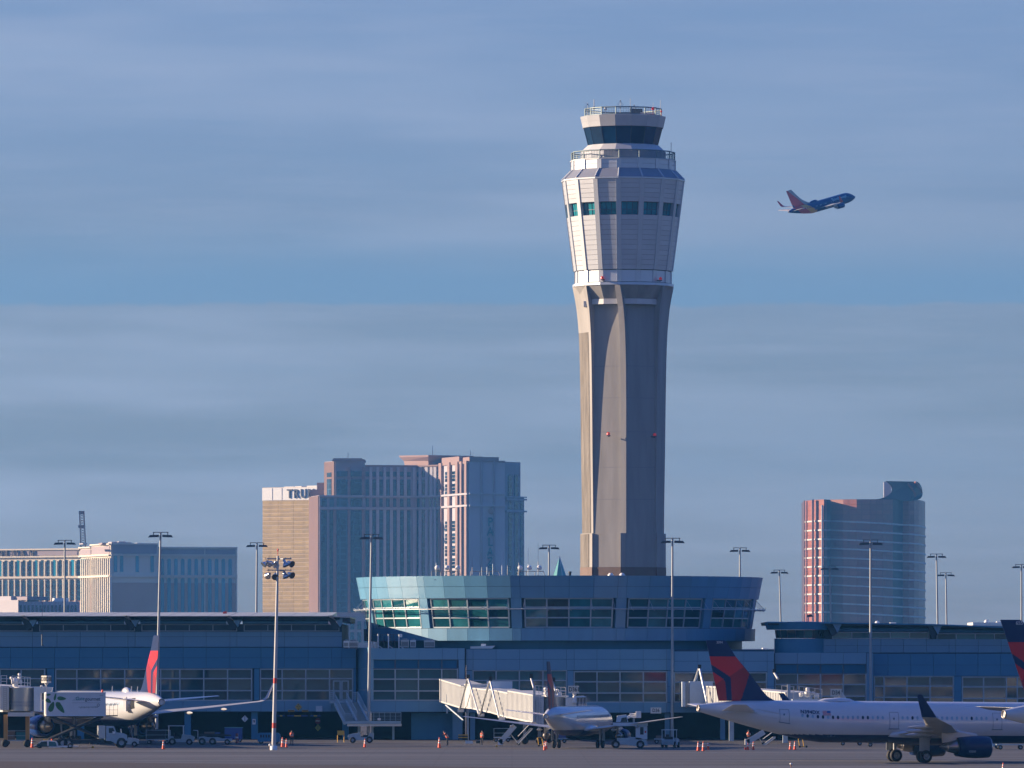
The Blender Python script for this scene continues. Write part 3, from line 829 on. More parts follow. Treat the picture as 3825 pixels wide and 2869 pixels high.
    for k in range(16):
        a0 = co+22.5*k
        q = [P(a0, R(161), Zt(570)), P(a0+22.5, R(161), Zt(570)), P(a0+22.5, R(134), Zt(545)), P(a0, R(134), Zt(545))]
        MB().slab(q, .2).build('cab_skirt', M_TROOF, r)
    MB().loft([ring(R(130), Zt(546), co), ring(R(146), Zt(479), co)], smooth=False).build('cab_interior', M_DARK, r)
    for k in range(16):
        a0 = co+22.5*k
        q = [P(a0, R(132), Zt(545)), P(a0+22.5, R(132), Zt(545)), P(a0+22.5, R(149), Zt(480)), P(a0, R(149), Zt(480))]
        e = .02
        q = [q[0].lerp(q[1], e), q[1].lerp(q[0], e), q[2].lerp(q[3], e), q[3].lerp(q[2], e)]
        MB().slab(q, .08).build('cab_pane', M_CAB, r)
        MB().tube(P(a0, R(132), Zt(545)), P(a0, R(149), Zt(480)), .06, 4).build('cab_mullion', M_DGREY, r)
        # roof fascia: two rows
        for (va, ra, vb, rb) in ((480, 153, 460, 157.5), (459.5, 157.5, 439, 162.5)):
            q = [P(a0, R(ra), Zt(va)), P(a0+22.5, R(ra), Zt(va)), P(a0+22.5, R(rb), Zt(vb)), P(a0, R(rb), Zt(vb))]
            q = [q[0].lerp(q[1], .008), q[1].lerp(q[0], .008), q[2].lerp(q[3], .008), q[3].lerp(q[2], .008)]
            MB().slab(q, .25).build('roof_fascia', M_TPANEL, r)
    MB().loft([ring(R(146), Zt(480.5), co), ring(R(152.5), Zt(480), co), ring(R(161), Zt(438.6), co), ring(2, Zt(438), co)], smooth=False).build('cab_roof', M_TROOF, r)
    guard(R(145), 437, 409, 16, 'guard_rail', co)
    # sundries on the roof
    def mast(u, v0, v1, depth, rad=.05, whips=0):
        p = at(u, v0, TY+depth)-TC; q = at(u, v1, TY+depth)-TC
        mb = MB().tube(p, q, rad, 5)
        for i in range(whips):
            a = 2*pi*i/whips; mb.tube(q-Vector((0, 0, .1)), q+Vector((.65*cos(a), .65*sin(a), -1.0)), .02, 4)
            mb.tube(q-Vector((0, 0, 1.6)), q+Vector((.45*cos(a), .45*sin(a), -.9)), .02, 4)
        return mb.build('antenna', M_GREY, r)
    mast(2195, 436, 384, -2, .04, 6); mast(2219, 436, 371, -4, .06); mast(2317, 436, 372, 0, .04, 6)
    mast(2354.5, 436, 368, 1, .04); mast(2369, 436, 390, 2, .04, 6); mast(2440, 436, 384, 0, .03); mast(2467, 436, 374, -2, .04)
    mast(2507, 571, 532, -3, .05)
    for u, v, d, rr, m in ((2262, 406, -5, .3, M_WHITE), (2439, 406, -5, .28, M_AVRED), (2470, 416, -3, .18, M_AVRED), (2218, 404, -4, .3, M_GREY)):
        p = at(u, v, TY+d)-TC
        MB().lathe([(.01, -rr), (rr*.7, -rr*.7), (rr, 0), (rr*.7, rr*.7), (.01, rr)], p, n=10).tube(p-Vector((0, 0, rr)), Vector((p.x, p.y, Zt(437))), .06, 4).build('roof_beacon', m, r)
    for u, v, d, w, h in ((2376, 424, 1, 2.2, 1.6), (2318, 430, -3, 1.4, .5), (2420, 428, -2, 2.6, .6)):
        p = at(u, v, TY+d)-TC
        MB().cbox((p.x, p.y, p.z), (w, 1.4, h)).build('roof_unit', M_DGREY if h > 1 else M_TROOF, r)
    # obstruction lights on brackets
    for u, v, az in ((2278, 1630, -20), (2457, 1632, 44), (2243, 1052, -24), (2491, 1053, 44)):
        rad = core if v > 1200 else R(181)
        n = P(az, 1, 0)
        p = P(az, rad+.75, Zt(v)); w = P(az, rad-.1, Zt(v)-.1)
        b = MB().tube(w, p-Vector((0, 0, .2)), .12, 5).cbox((p.x, p.y, p.z-.12), (.5, .5, .12)).build('light_bracket', M_DGREY, r)
        MB().lathe([(.28, 0), (.3, .25), (.18, .45), (.02, .5)], p, n=10).build('obstruction_light', M_AVRED, b)
    p = at(2184, 1140, TY)-TC
    MB().box(p.x-.25, p.x+.25, -4.6, -3.0, p.z-.5, p.z+.5).build('equipment_box', M_WHITE, r)
    return r
tower()
# ------------------------------------------------------------------ hotels far behind
M_HBLUE = mat('hotel_glass', (.012, .03, .05), .12, 0, .5, .3, .08, ior=1.8, rand=.45)
M_HTEAL = mat('teal_hotel_glass', (.01, .20, .30), .12, 0, .5, .2, .05, ior=1.8, rand=.15)
M_HROSE = mat('rose_stucco', (.29, .20, .185), .8, 0, .3, .05, .03)
M_HMAUVE = mat('mauve_stucco', (.33, .28, .30), .8, 0, .3, .05, .03)
M_HPALE = mat('pale_stucco', (.42, .40, .43), .8, 0, .3, .05, .03)
M_HCREAM = mat('cream_stucco', (.66, .60, .50), .8, 0, .3, .05, .03)
M_HPINK = mat('pink_stucco', (.48, .32, .25), .8, 0, .3, .05, .03)
M_GOLD = mat('gold_mirror_glass', (.52, .365, .16), .30, .55, .5, .08, .06, rand=.05)
M_GOLDL = mat('pale_gold_spandrel', (.60, .47, .32), .35, .4, .5, .04, .06)
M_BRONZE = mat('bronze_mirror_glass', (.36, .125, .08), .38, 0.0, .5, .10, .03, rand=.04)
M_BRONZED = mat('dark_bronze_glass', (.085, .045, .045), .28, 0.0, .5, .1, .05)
M_BANDW = mat('pale_floor_band', (.55, .52, .50), .5)
def wave_windows(m, sx, sz, lo=.45):
    """floor and bay lines too fine to pick apart, as colour only"""
    nt = m.node_tree; N, L = nt.nodes.new, nt.links.new
    b = nt.nodes['Principled BSDF']; src = b.inputs['Base Color'].links[0].from_socket
    tc = N('ShaderNodeTexCoord'); br = N('ShaderNodeTexBrick'); br.offset = 0
    sep = N('ShaderNodeSeparateXYZ'); cmb = N('ShaderNodeCombineXYZ'); L(tc.outputs['Object'], sep.inputs[0])
    ad = N('ShaderNodeMath'); ad.operation = 'ADD'; L(sep.outputs[0], ad.inputs[0]); L(sep.outputs[1], ad.inputs[1])
    L(ad.outputs[0], cmb.inputs[0]); L(sep.outputs[2], cmb.inputs[1]); L(cmb.outputs[0], br.inputs[0])
    br.inputs['Scale'].default_value = 1; br.inputs['Brick Width'].default_value = sx; br.inputs['Row Height'].default_value = sz
    br.inputs['Mortar Size'].default_value = .35; br.inputs['Color1'].default_value = (1, 1, 1, 1); br.inputs['Color2'].default_value = (.75, .75, .75, 1); br.inputs['Mortar'].default_value = (lo, lo, lo, 1)
    mx = N('ShaderNodeMix'); mx.data_type = 'RGBA'; mx.blend_type = 'MULTIPLY'; mx.inputs[0].default_value = 1
    L(src, mx.inputs[6]); L(br.outputs[0], mx.inputs[7]); L(mx.outputs[2], b.inputs['Base Color'])
wave_windows(M_HBLUE, 4.0, 3.6, 2.2)
wave_windows(M_BRONZE, 5.0, 3.3, .7)
wave_windows(M_GOLD, 2.4, 3.2, .78)

class Wall:
    """a vertical wall segment between plan points A and B (photograph column + distance), addressed by photograph column and row at its own depth"""
    def __init__(s, ua, Ya, ub, Yb, org):
        s.A = Vector((X_(ua, Ya), Ya, 0)); s.B = Vector((X_(ub, Yb), Yb, 0)); s.ua, s.ub = ua, ub; s.o = Vector(org)
        d = (s.B-s.A).normalized(); s.n = Vector((d.y, -d.x, 0))
        if s.n.y > 0: s.n = -s.n
    def pt(s, u, z, out=0.0):
        t = (u-s.ua)/(s.ub-s.ua); p = s.A.lerp(s.B, t)+s.n*out
        return Vector((p.x, p.y, z))
    def bar(s, u0, u1, z0, z1, out, inn=-.5, mb=None):
        f = [s.pt(u0, z0, out), s.pt(u1, z0, out), s.pt(u1, z1, out), s.pt(u0, z1, out)]
        k = [s.pt(u0, z0, inn), s.pt(u1, z0, inn), s.pt(u1, z1, inn), s.pt(u0, z1, inn)]
        return (mb or MB(s.o)).hexa(f, k)
def footprint(pts, back, zb, zt, m, name, parent):
    """solid under a chain of front plan points (x, y), closed at depth back"""
    poly = [(p.x, p.y) for p in pts] + [(pts[-1].x*back/pts[-1].y, back), (pts[0].x*back/pts[0].y, back)]
    return MB(parent.location).prism(poly, 'z', zb, zt).build(name, m, parent)

def palazzo():
    Y = 4300.0
    r = thing('hotel_tower', 'huge mauve hotel with tall window bays and vertical PALAZZO lettering', 'hotel', (X_(1560, Y), Y, 0))
    o = r.location
    Zp = lambda v: Z_(v, Y)
    def arch(n, wall, us, zz, m=M_HBLUE, out=.3):
        for u0, u1 in us:
            for z0, z1 in zz:
                wall.bar(u0, u1, z0, z1, out).build('window', m, r)
    # left end wall, turned to the sun
    sw = Wall(1157, Y+34, 1193, Y, o)
    b1 = Wall(1193, Y, 1363, Y-1, o)
    b2 = Wall(1363, Y-1, 1560, Y+6, o)
    b3 = Wall(1560, Y+6, 1645, Y-6, o)
    b4 = Wall(1645, Y-6, 1752, Y-62, o)
    b5 = Wall(1752, Y-62, 1886, Y-56, o)
    b6 = Wall(1886, Y-30, 1958, Y-16, o)
    top = Zp(1738); zb = 0
    footprint([sw.A, sw.B, b1.B], Y+60, 0, Zp(1850), M_HMAUVE, 'lower_block', r)
    footprint([Wall(1213, Y+20, 1252, Y+1, o).A, Wall(1213, Y+20, 1252, Y+1, o).B, b1.B], Y+60, Zp(1850)-.2, Zp(1722), M_HMAUVE, 'corner_tower', r)
    footprint([b2.A, b2.B, b3.B], Y+60, 0, top, M_HMAUVE, 'main_block', r)
    footprint([b4.A, b4.B, b5.B], Y+50, 0, Zp(1735), M_HPALE, 'wing', r)
    footprint([b6.A, b6.B], Y+50, 0, Zp(1862), M_HMAUVE, 'end_block', r)
    footprint([Wall(1880, Y-31, 1944, Y-18, o).A, Wall(1880, Y-31, 1944, Y-18, o).B], Y+40, Zp(1862)-.2, Zp(1730), M_HMAUVE, 'end_tower', r)
    MB(o).box(X_(1157, Y+30), X_(1216, Y+30), Y+30, Y+60, Zp(1850)-.2, Zp(1825)).build('stepped_block', M_HROSE, r)
    MB(o).box(X_(1184, Y+32), X_(1218, Y+32), Y+32, Y+58, Zp(1825), Zp(1798)).build('stepped_block', M_HROSE, r)
    M_FL = mat('brown_stucco', (.17, .11, .10), .85, 0, .3, .06, .03)
    sw.bar(1157.5, 1192, 0, Zp(1852), .6).build('flank_panel', M_FL, r)
    tw = Wall(1213, Y+20, 1252, Y+1, o)
    tw.bar(1214, 1251, Zp(1850), Zp(1724), .6).build('flank_panel', M_FL, r)
    for v0, v1 in ((1780, 1764), (1848, 1788)): tw.bar(1226, 1242, Zp(v0), Zp(v1), .9).build('window', M_HBLUE, r)
    # roof pieces
    MB(o).prism([(X_(1252, Y), Zp(1722)), (X_(1362, Y), Zp(1722)), (X_(1362, Y), Zp(1716)), (X_(1352, Y), Zp(1716)), (X_(1352, Y), Zp(1712)), (X_(1246, Y), Zp(1712)), (X_(1240, Y), Zp(1722))], 'y', Y-2, Y+40).build('cornice', M_HROSE, r)
    MB(o).loft([[at(1512, 1738, Y+50), at(1600, 1738, Y+20), at(1760, 1738, Y+45), at(1760, 1738, Y+70), at(1512, 1738, Y+70)],
                [at(1508, 1722, Y+50), at(1600, 1722, Y+18), at(1764, 1722, Y+44), at(1764, 1722, Y+70), at(1508, 1722, Y+70)],
                [at(1492, 1708, Y+50), at(1600, 1706, Y+8), at(1768, 1708, Y+40), at(1768, 1708, Y+70), at(1492, 1708, Y+70)],
                [at(1490, 1702, Y+50), at(1600, 1700, Y+7), at(1769, 1703, Y+40), at(1769, 1703, Y+70), at(1490, 1702, Y+70)]], smooth=False).build('flared_crown', M_HROSE, r)
    for u0, u1, v0, v1, w in ((1655, 1720, 1742, 1713, b4), (1720, 1752, 1742, 1733, b4), (1752, 1862, 1735, 1718, b5), (1862, 1886, 1738, 1731, b5)):
        w.bar(u0, u1, Zp(v0), Zp(v1), .8, -14).build('parapet', M_HROSE, r)
    for v, w, u0, u1, d in ((1742, b2, 1363, 1560, 5), (1742, b3, 1560, 1640, 5)):
        w.bar(u0, u1, Zp(v+1), Zp(v-5), 1.2, -3).build('parapet', M_HROSE, r)
    # window bays: strips in three tiers, cornices between
    tiers = [(1856, 1788), (1896, 1858.5), (2290, 1903)]
    def strips(w, us, v_top, tiers_=tiers, m=M_HBLUE):
        for u0, u1 in us:
            for k, (va, vb) in enumerate(tiers_):
                w.bar(u0, u1, Zp(va-3), Zp(vb+3), .35).build('window', m, r)
            if v_top: w.bar(u0, u1, Zp(1780), Zp(v_top), .35).build('window', m, r)
    strips(b1, [(1258, 1300), (1310, 1352)], 1760)
    for w, u0, u1, v, vv in ((b1, 1193, 1363, 1851, 1856), (b1, 1193, 1363, 1896, 1902), (b2, 1363, 1560, 1852, 1857), (b2, 1363, 1560, 1896, 1902), (b3, 1560, 1645, 1851, 1857), (b3, 1560, 1645, 1896, 1902), (b5, 1752, 1886, 1850, 1855), (b5, 1752, 1886, 1894, 1900), (b4, 1645, 1752, 1850, 1857), (b4, 1645, 1752, 1893, 1900), (b6, 1886, 1962, 1866, 1872), (b6, 1886, 1962, 1910, 1916), (b6, 1886, 1962, 1862, 1858)):
        w.bar(u0, u1, Zp(vv), Zp(v), 1.4).build('cornice', M_HPALE, r)
    strips(b1, [(1200, 1221), (1231, 1247)], None, tiers[1:])
    strips(b2, [(1366, 1378), (1391, 1403), (1417, 1429), (1442, 1455), (1468, 1480), (1494, 1507), (1520, 1533)], 1762)
    strips(b3, [(1558.5, 1567), (1578, 1587), (1604, 1611), (1618, 1625), (1632, 1640)], 1762)
    # projecting piers between the bays
    for w, us in ((b1, (1250, 1304, 1357)), (b2, (1384, 1410, 1436, 1461, 1487, 1513, 1546)), (b3, (1572, 1596, 1614, 1628))):
        for u in us:
            for va, vb in ((1851, 1745), (2290, 1903)):
                if w is b1 and va == 1851 and u < 1251: continue
                w.bar(u-5, u+5, Zp(va), Zp(vb), .95).build('pier', M_HPALE if w is not b1 else M_HROSE, r)
    # sunlit flank of the wing: rose piers, small square windows
    for u0, u1 in ((1664, 1678), (1691, 1708)):
        for k in range(11):
            va = 1765+k*46
            if k in (2, 3): continue
            for q in range(3):
                b4.bar(u0, u1, Zp(va+12+q*13), Zp(va+1+q*13), .3).build('window', M_HBLUE, r)
    for u in (1722, 1737):
        for va, vb in ((1850, 1765), (1893, 1860), (2290, 1902)):
            b4.bar(u-3, u+3, Zp(va-2), Zp(vb), .3).build('window', M_HBLUE, r)
    for u, hwid in ((1652, 5), (1684, 4), (1714, 4), (1729.5, 3), (1747, 4)):
        for va, vb in ((1850, 1732), (1893, 1858), (2290, 1901)):
            b4.bar(u-hwid, u+hwid, Zp(va), Zp(vb), 1.6).build('pier', M_HROSE, r)
    # blank front with vertical lettering
    for u0, u1 in ((1795, 1802), (1842, 1849)):
        b5.bar(u0, u1, Zp(2290), Zp(1733), .9).build('pier', M_HMAUVE, r)
    for ch, v in zip('PALAZZO', (1958, 1994, 2032, 2069, 2104, 2139, 2175)):
        p = b5.pt(1829, Zp(v), 1.3)-o
        text_part('letter', ch, mat('dark_teal_letter', (.03, .12, .14), .5), r, p, (radians(90), 0, radians(2)), 7.2, .3, squash=.85, width=.12)
    p = b5.pt(1833, Zp(1916), .6)
    MB(o).lathe([(1.8, -.4), (1.8, .4)], p, 'y', 8).build('emblem', M_HROSE, r)
    strips(b6, [(1898, 1912), (1922, 1935)], None, [(1862, 1775), (1908, 1874), (2290, 1918)])
    strips(b6, [(1944, 1951)], None, [(1908, 1874), (2290, 1918)])
    # lower podium seen past the concourse roof
    pb = Wall(1270, Y-20, 1400, Y-20, o)
    footprint([pb.A, pb.B], Y-2.2, 0, Zp(2308), M_HMAUVE, 'podium', r)
    for i in range(4):
        pb.bar(1283+i*26, 1297+i*26, Zp(2352), Zp(2322), .4).build('window', M_HBLUE, r); pb.bar(1283+i*26, 1297+i*26, Zp(2400), Zp(2362), .4).build('window', M_HBLUE, r)
    for u, v0, v1 in ((1300, 1712, 1690), (1616, 1702, 1665), (1758, 1703, 1682)):
        MB(o).tube(at(u, v0, Y+20), at(u, v1, Y+20), .22, 4).build('roof_mast', M_GREY, r)
    return r
palazzo()

def gold_hotel():
    Y = 4800.0
    r = thing('hotel_tower', 'slim gold mirror-glass tower with white top and dark TRU lettering', 'hotel', (X_(1080, Y), Y, 0))
    o = r.location; Zp = lambda v: Z_(v, Y)
    w = Wall(981, Y, 1215, Y-30, o)
    footprint([w.A, w.B], Y+40, 0, Zp(1822), M_GOLDL, 'body', r)
    w.bar(981, 1215, Zp(1870), Zp(1823.5), .5).build('white_crown', M_WHITE, r)
    for u in (1019, 1055):
        w.bar(u-.6, u+.6, Zp(1869), Zp(1824), .7).build('crown_joint', M_HPALE, r)
    v = 1871.5
    while v < 2300:
        for u0, u1 in ((982, 1040), (1040.5, 1098), (1098.5, 1157), (1157.5, 1214)):
            w.bar(u0, u1, Zp(v+13.4), Zp(v+1.0), .35).build('glass_band', M_GOLD, r)
        v += 15.4
    ang = atan2((w.B-w.A).y, (w.B-w.A).x)
    for ch, u in zip('TRUMP', (1085, 1110, 1137, 1165, 1195)):
        p = w.pt(u, Zp(1848), .9)-o
        text_part('letter', ch, mat('bronze_letter', (.05, .05, .07), .4), r, p, (radians(90), 0, ang), 8.6, .4, squash=.86, width=.1)
    for u0, u1, v1 in ((1055, 1090, 1819), (1095, 1120, 1818), (1140, 1210, 1817)):
        w.bar(u0, u1, Zp(1822), Zp(v1), -2, -8).build('roof_plant', M_WHITE, r)
    # brown lower block between the gold tower and the big hotel
    return r
gold_hotel()

def venetian():
    Y = 4000.0
    r = thing('hotel_tower', 'broad cream and pink palace hotel with arched windows and NETIAN lettering', 'hotel', (X_(450, Y), Y, 0))
    o = r.location; Zp = lambda v: Z_(v, Y)
    lw = Wall(-60, Y+26, 300, Y-8, o)         # long cream front
    cw = Wall(300, Y-8, 342, Y-26, o)         # turning flank
    dw = Wall(342, Y-28, 414, Y-64, o)         # sunlit end
    ew = Wall(414, Y-64, 590, Y-57, o)
    fw = Wall(590, Y-49, 886, Y-40, o)
    MA = mat
    sides = [(lw, 2050, 2054, [lw.A, lw.B]), (cw, 2046, 0, [cw.A, cw.B]), (dw, 2038, 0, [dw.A, dw.B]), (ew, 2037, 0, [ew.A, ew.B]), (fw, 2049, 0, [fw.A, fw.B])]
    for w, vt, _, pts in sides:
        footprint(pts, Y+50, Zp(2181), Zp(vt), M_HCREAM, 'upper_wall', r)
        footprint(pts, Y+50, 0, Zp(2181)-.05, M_HPINK, 'lower_wall', r)
        u0, u1 = w.ua, w.ub
        for va, vb, out in ((vt+4, vt-1, 1.2), (2082, 2077, 1.4), (2160, 2153, 1.4)):
            w.bar(u0, u1, Zp(va), Zp(vb), out).build('cornice', M_HCREAM, r)
        w.bar(u0+(u1-u0)*.03, u1-(u1-u0)*.03, Zp(2074), Zp(vt+8), .4).build('frieze_panel', M_HMAUVE, r)
    def arched(w, u0, u1, vb, vt, m, name='window'):
        a, b = w.pt(u0, 0, .3), w.pt(u1, 0, .3); rad = (b-a).length/2
        zt = Zp(vt)-rad; zb = Zp(vb); c = (a+b)/2; d = (b-a).normalized()
        prof = [(-rad, zb), (rad, zb)]+[(rad*cos(pi*i/6), zt+rad*sin(pi*i/6)) for i in range(7)]
        f = [Vector((c.x+d.x*p, c.y+d.y*p, z)) for p, z in prof]; n = len(f)
        k = [p-w.n*.8 for p in f]
        return MB(o).add(f+k, [tuple(range(n)), tuple(reversed(range(n, 2*n)))]+[(i, i+n, (i+1) % n+n, (i+1) % n) for i in range(n)]).build(name, m, r)
    for i in range(14):
        u = -4+22.55*i
        arched(lw, u-1, u+10, 2151, 2091, M_HBLUE if i % 3 else M_HTEAL); arched(lw, u-1, u+10, 2243, 2166, M_HBLUE)
        lw.bar(u+14, u+17.5, Zp(2151), Zp(2096), .9).build('pilaster', M_HCREAM, r)
        lw.bar(u+14, u+17.5, Zp(2290), Zp(2162), .7).build('pilaster', M_HCREAM, r)
    for w, us in ((cw, lin(304, 338, 5)), (dw, lin(346, 411, 9))):
        for u in us:
            if w is dw and 372 < u < 377: pass
            arched(w, u-1.8, u+1.8, 2150, 2087, M_HTEAL if w is cw and u < 318 else M_HBLUE)
            arched(w, u-1.8, u+1.8, 2292, 2164, M_HTEAL if w is cw and u < 318 else M_HBLUE)
            w.bar(u+2.6, u+4.6, Zp(2292), Zp(2092), .9).build('pilaster', M_HCREAM, r)
    for u in (431, 454, 512, 568): arched(ew, u-6, u+6, 2142, 2080, M_HTEAL)
    for i in range(11):
        u = 606+25.3*i
        arched(fw, u-6.5, u+6.5, 2152, 2091, M_HTEAL); arched(fw, u-6.5, u+6.5, 2293, 2162, M_HTEAL)
    for u in (764, 882): fw.bar(u-2, u+2, Zp(2295), Zp(2048), 1.0).build('pilaster', M_HCREAM, r)
    ang = atan2((lw.B-lw.A).y, (lw.B-lw.A).x)
    for ch, u in zip('VENETIAN', (-56, -30, 5, 28, 52, 66, 88, 121)):
        p = lw.pt(u, Zp(2066), 1.0)-o
        text_part('letter', ch, mat('dark_brown_letter', (.05, .035, .04), .6), r, p, (radians(90), 0, ang), 4.4, .3, squash=1.05, width=.06)
    # roof clutter
    for u0, u1, v1 in ((390, 412, 2034), (425, 446, 2030), (452, 480, 2029), (484, 500, 2032), (520, 545, 2034), (318, 334, 2036)):
        ew.bar(u0, u1, Zp(2040), Zp(v1), -6, -16).build('roof_unit', random.choice((M_HPALE, M_HMAUVE, M_WHITE)), r)
    ew.bar(414, 588, Zp(2046), Zp(2037.5), .8, -10).build('parapet', M_HMAUVE, r)
    return r
venetian()
def low_block():
    Y = 3200.0
    r = thing('grey_building', 'low grey building with small arched windows in front of the cream palace hotel', 'building', (X_(150, Y), Y, 0))
    o = r.location; Zp = lambda v: Z_(v, Y)
    a = Wall(-60, Y, 68, Y-24, o); b = Wall(68, Y-20, 298, Y-14, o)
    footprint([a.A, a.B], Y+20, 0, Zp(2243), M_HPALE, 'wing', r); footprint([b.A, b.B], Y+20, 0, Zp(2248), M_HPALE, 'wing', r)
    a.bar(-60, 20, Zp(2243), Zp(2228), -3, -14).build('roof_block', M_HPALE, r); a.bar(20, 66, Zp(2243), Zp(2230), -5, -16).build('roof_block', M_HMAUVE, r)
    for i in range(15):
        b.bar(75+14.6*i, 81+14.6*i, Zp(2290), Zp(2262), .3).build('window', M_HBLUE, r)
    for u0, u1, v1 in ((82, 95, 2241), (115, 150, 2240), (208, 262, 2235)):
        b.bar(u0, u1, Zp(2248), Zp(v1), -4, -10).build('roof_unit', M_WHITE, r)
low_block()

def bronze_tower():
    Y = 4600.0
    r = thing('hotel_tower', 'curved bronze glass tower with pale floor lines and scroll-shaped crown', 'hotel', (X_(3230, Y), Y, 0))
    o = r.location; Zp = lambda v: Z_(v, Y); cz = lambda cv: Zp(1750+cv/2.391); cu = lambda c: 2900+c/2.391
    # plan of the front: flat sweep, then a tight turn away on the right
    pl = [(3008, 30), (3043, 8), (3083, -4), (3083, 4), (3101, 4), (3150, -2), (3200, -6), (3250, -7), (3300, -5), (3335, 0), (3352, 3)]
    tail = [(3372, 6), (3395, 4), (3415, 6), (3432, 14), (3444, 26), (3452, 42), (3456, 60)]
    P = [Vector((X_(u, Y+d*1.2), Y+d*1.2, 0)) for u, d in pl+tail]
    bandcv = [468+81.6*k for k in range(11)]
    def zband(cv, u): return cz(cv + max(0.0, (u-3101)/(3448-3101))*43)
    flr = [276] + bandcv + [1420]
    MB(o).prism([(p.x, p.y+.8) for p in P]+[(P[-1].x, Y+95), (P[0].x, Y+95)], 'z', 0, cz(277)).build('body', M_BRONZED, r)
    allu = [u for u, d in pl+tail]
    for i in range(len(P)-1):
        ua, ub = allu[i], allu[i+1]
        A, B = P[i], P[i+1]
        if (B-A).length < 1: continue
        n = Vector((B.y-A.y, -(B.x-A.x), 0)).normalized()
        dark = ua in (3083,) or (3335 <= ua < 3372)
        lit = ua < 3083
        for k in range(len(flr)-1):
            za0, za1 = (zband(flr[k], ua), zband(flr[k], ub)) if k else (cz(277), cz(277))
            zb0, zb1 = zband(flr[k+1], ua), zband(flr[k+1], ub)
            if zb0 < 5: zb0 = zb1 = 5
            g = .5
            f = [Vector((A.x, A.y, zb0+g)), Vector((B.x, B.y, zb1+g)), Vector((B.x, B.y, za1-(g if k else 0))), Vector((A.x, A.y, za0-(g if k else 0)))]
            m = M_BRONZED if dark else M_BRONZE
            nsub = 1
            MB(o).hexa(f, [p-n*.9 for p in f]).build('glass_bay', m, r)
            if k < len(flr)-2:
                q = [Vector((A.x, A.y, zb0-g)), Vector((B.x, B.y, zb1-g)), Vector((B.x, B.y, zb1+g)), Vector((A.x, A.y, zb0+g))]
                q = [p+n*.5 for p in q]
                MB(o).hexa(q, [p-n*1.5 for p in q]).build('floor_band', M_BANDW, r)
    # lit edge columns at the left
    for u0, u1, d in ((3009, 3013, 27), (3034, 3042, 6)):
        MB(o).box(X_(u0, Y), X_(u1, Y), Y+d*1.2-2.5, Y+d*1.2+1, 0, cz(276)).build('edge_column', M_HROSE, r)
    MB(o).box(X_(3067, Y), X_(3073, Y), Y-7, Y-2, 0, cz(330)).build('edge_column', M_BANDW, r)
    # crown: curved wall swept up at the right end, pale inside
    prof = [(870, 278), (925, 270), (970, 255), (1006, 234), (1028, 210), (1035, 186), (1026, 160), (1006, 136), (975, 112), (1260, 115), (1285, 128), (1305, 152), (1318, 180), (1326, 215), (1322, 240), (1300, 262), (1265, 280), (1200, 290)]
    def dep(c):
        u = cu(c); 
        for (ua, da), (ub, db) in zip((pl+tail)[:-1], (pl+tail)[1:]):
            if ua <= u <= ub and ub > ua: return (da+(db-da)*(u-ua)/(ub-ua))*1.2
        return 70
    f = [Vector((X_(cu(c), Y), Y+dep(c)*.35+2, cz(v))) for c, v in prof]
    n = len(f); k = [p+Vector((0, 4, 0)) for p in f]
    MB(o).add(f+k, [tuple(range(n)), tuple(reversed(range(n, 2*n)))]+[(i, i+n, (i+1) % n+n, (i+1) % n) for i in range(n)]).build('scroll_crown', M_BRONZED, r)
    for cc in ((1175, 135, 1240, 200, 1245, 250), (1240, 122, 1298, 165, 1308, 210)):
        x0, z0, x1, z1, x2, z2 = cc
        mb = MB(o); pts = []
        for i in range(9):
            t = i/8; c = (1-t)**2*x0+2*t*(1-t)*x1+t*t*x2; v = (1-t)**2*z0+2*t*(1-t)*z1+t*t*z2
            pts.append(Vector((X_(cu(c), Y), Y+dep(c)*.35+1.4, cz(v))))
        mb.path(pts, .9, 4).build('crown_rib', M_BRONZE, r)
    MB(o).box(X_(cu(976), Y), X_(cu(1040), Y), Y+22, Y+26, cz(290), cz(113)).build('crown_back', M_BANDW, r)
    for c0, c1 in ((585, 596), (690, 720), (770, 800), (850, 880)):
        MB(o).box(X_(cu(c0), Y), X_(cu(c1), Y), Y+10, Y+14, cz(277), cz(272)).build('roof_unit', M_WHITE, r)
    return r
bronze_tower()

def lattice_mast():
    Y = 3900.0
    r = thing('construction_crane', 'thin lattice crane mast standing up behind the cream palace hotel', 'crane', (X_(308, Y), Y, 0))
    o = r.location; mb = MB(o)
    a, b = at(312, 2060, Y+260), at(305, 1912, Y+260)
    w = 1.5
    cs = [Vector((sx*w, sy*w, 0)) for sx, sy in ((1, 1), (1, -1), (-1, -1), (-1, 1))]
    for c in cs: mb.tube(a+c, b+c*.8, .32, 4)
    for i in range(16):
        p, q = a.lerp(b, i/16), a.lerp(b, (i+1)/16)
        for j in range(4):
            mb.tube(p+cs[j], q+cs[(j+1) % 4]*.95, .2, 4)
    mb.box(a.x-1.5, a.x+1.5, a.y-1.5, a.y+1.5, 0, a.z)
    mb.build('mast', M_HROSE, r)
    c = at(305, 1967, Y+260); MB(o).cbox(c, (3.8, 3.8, 1.6)).build('climbing_frame', M_HROSE, r)
    c = at(305, 1915, Y+260); MB(o).cbox(c, (3.2, 3.2, 2.0)).build('mast_head', M_HROSE, r)
lattice_mast()
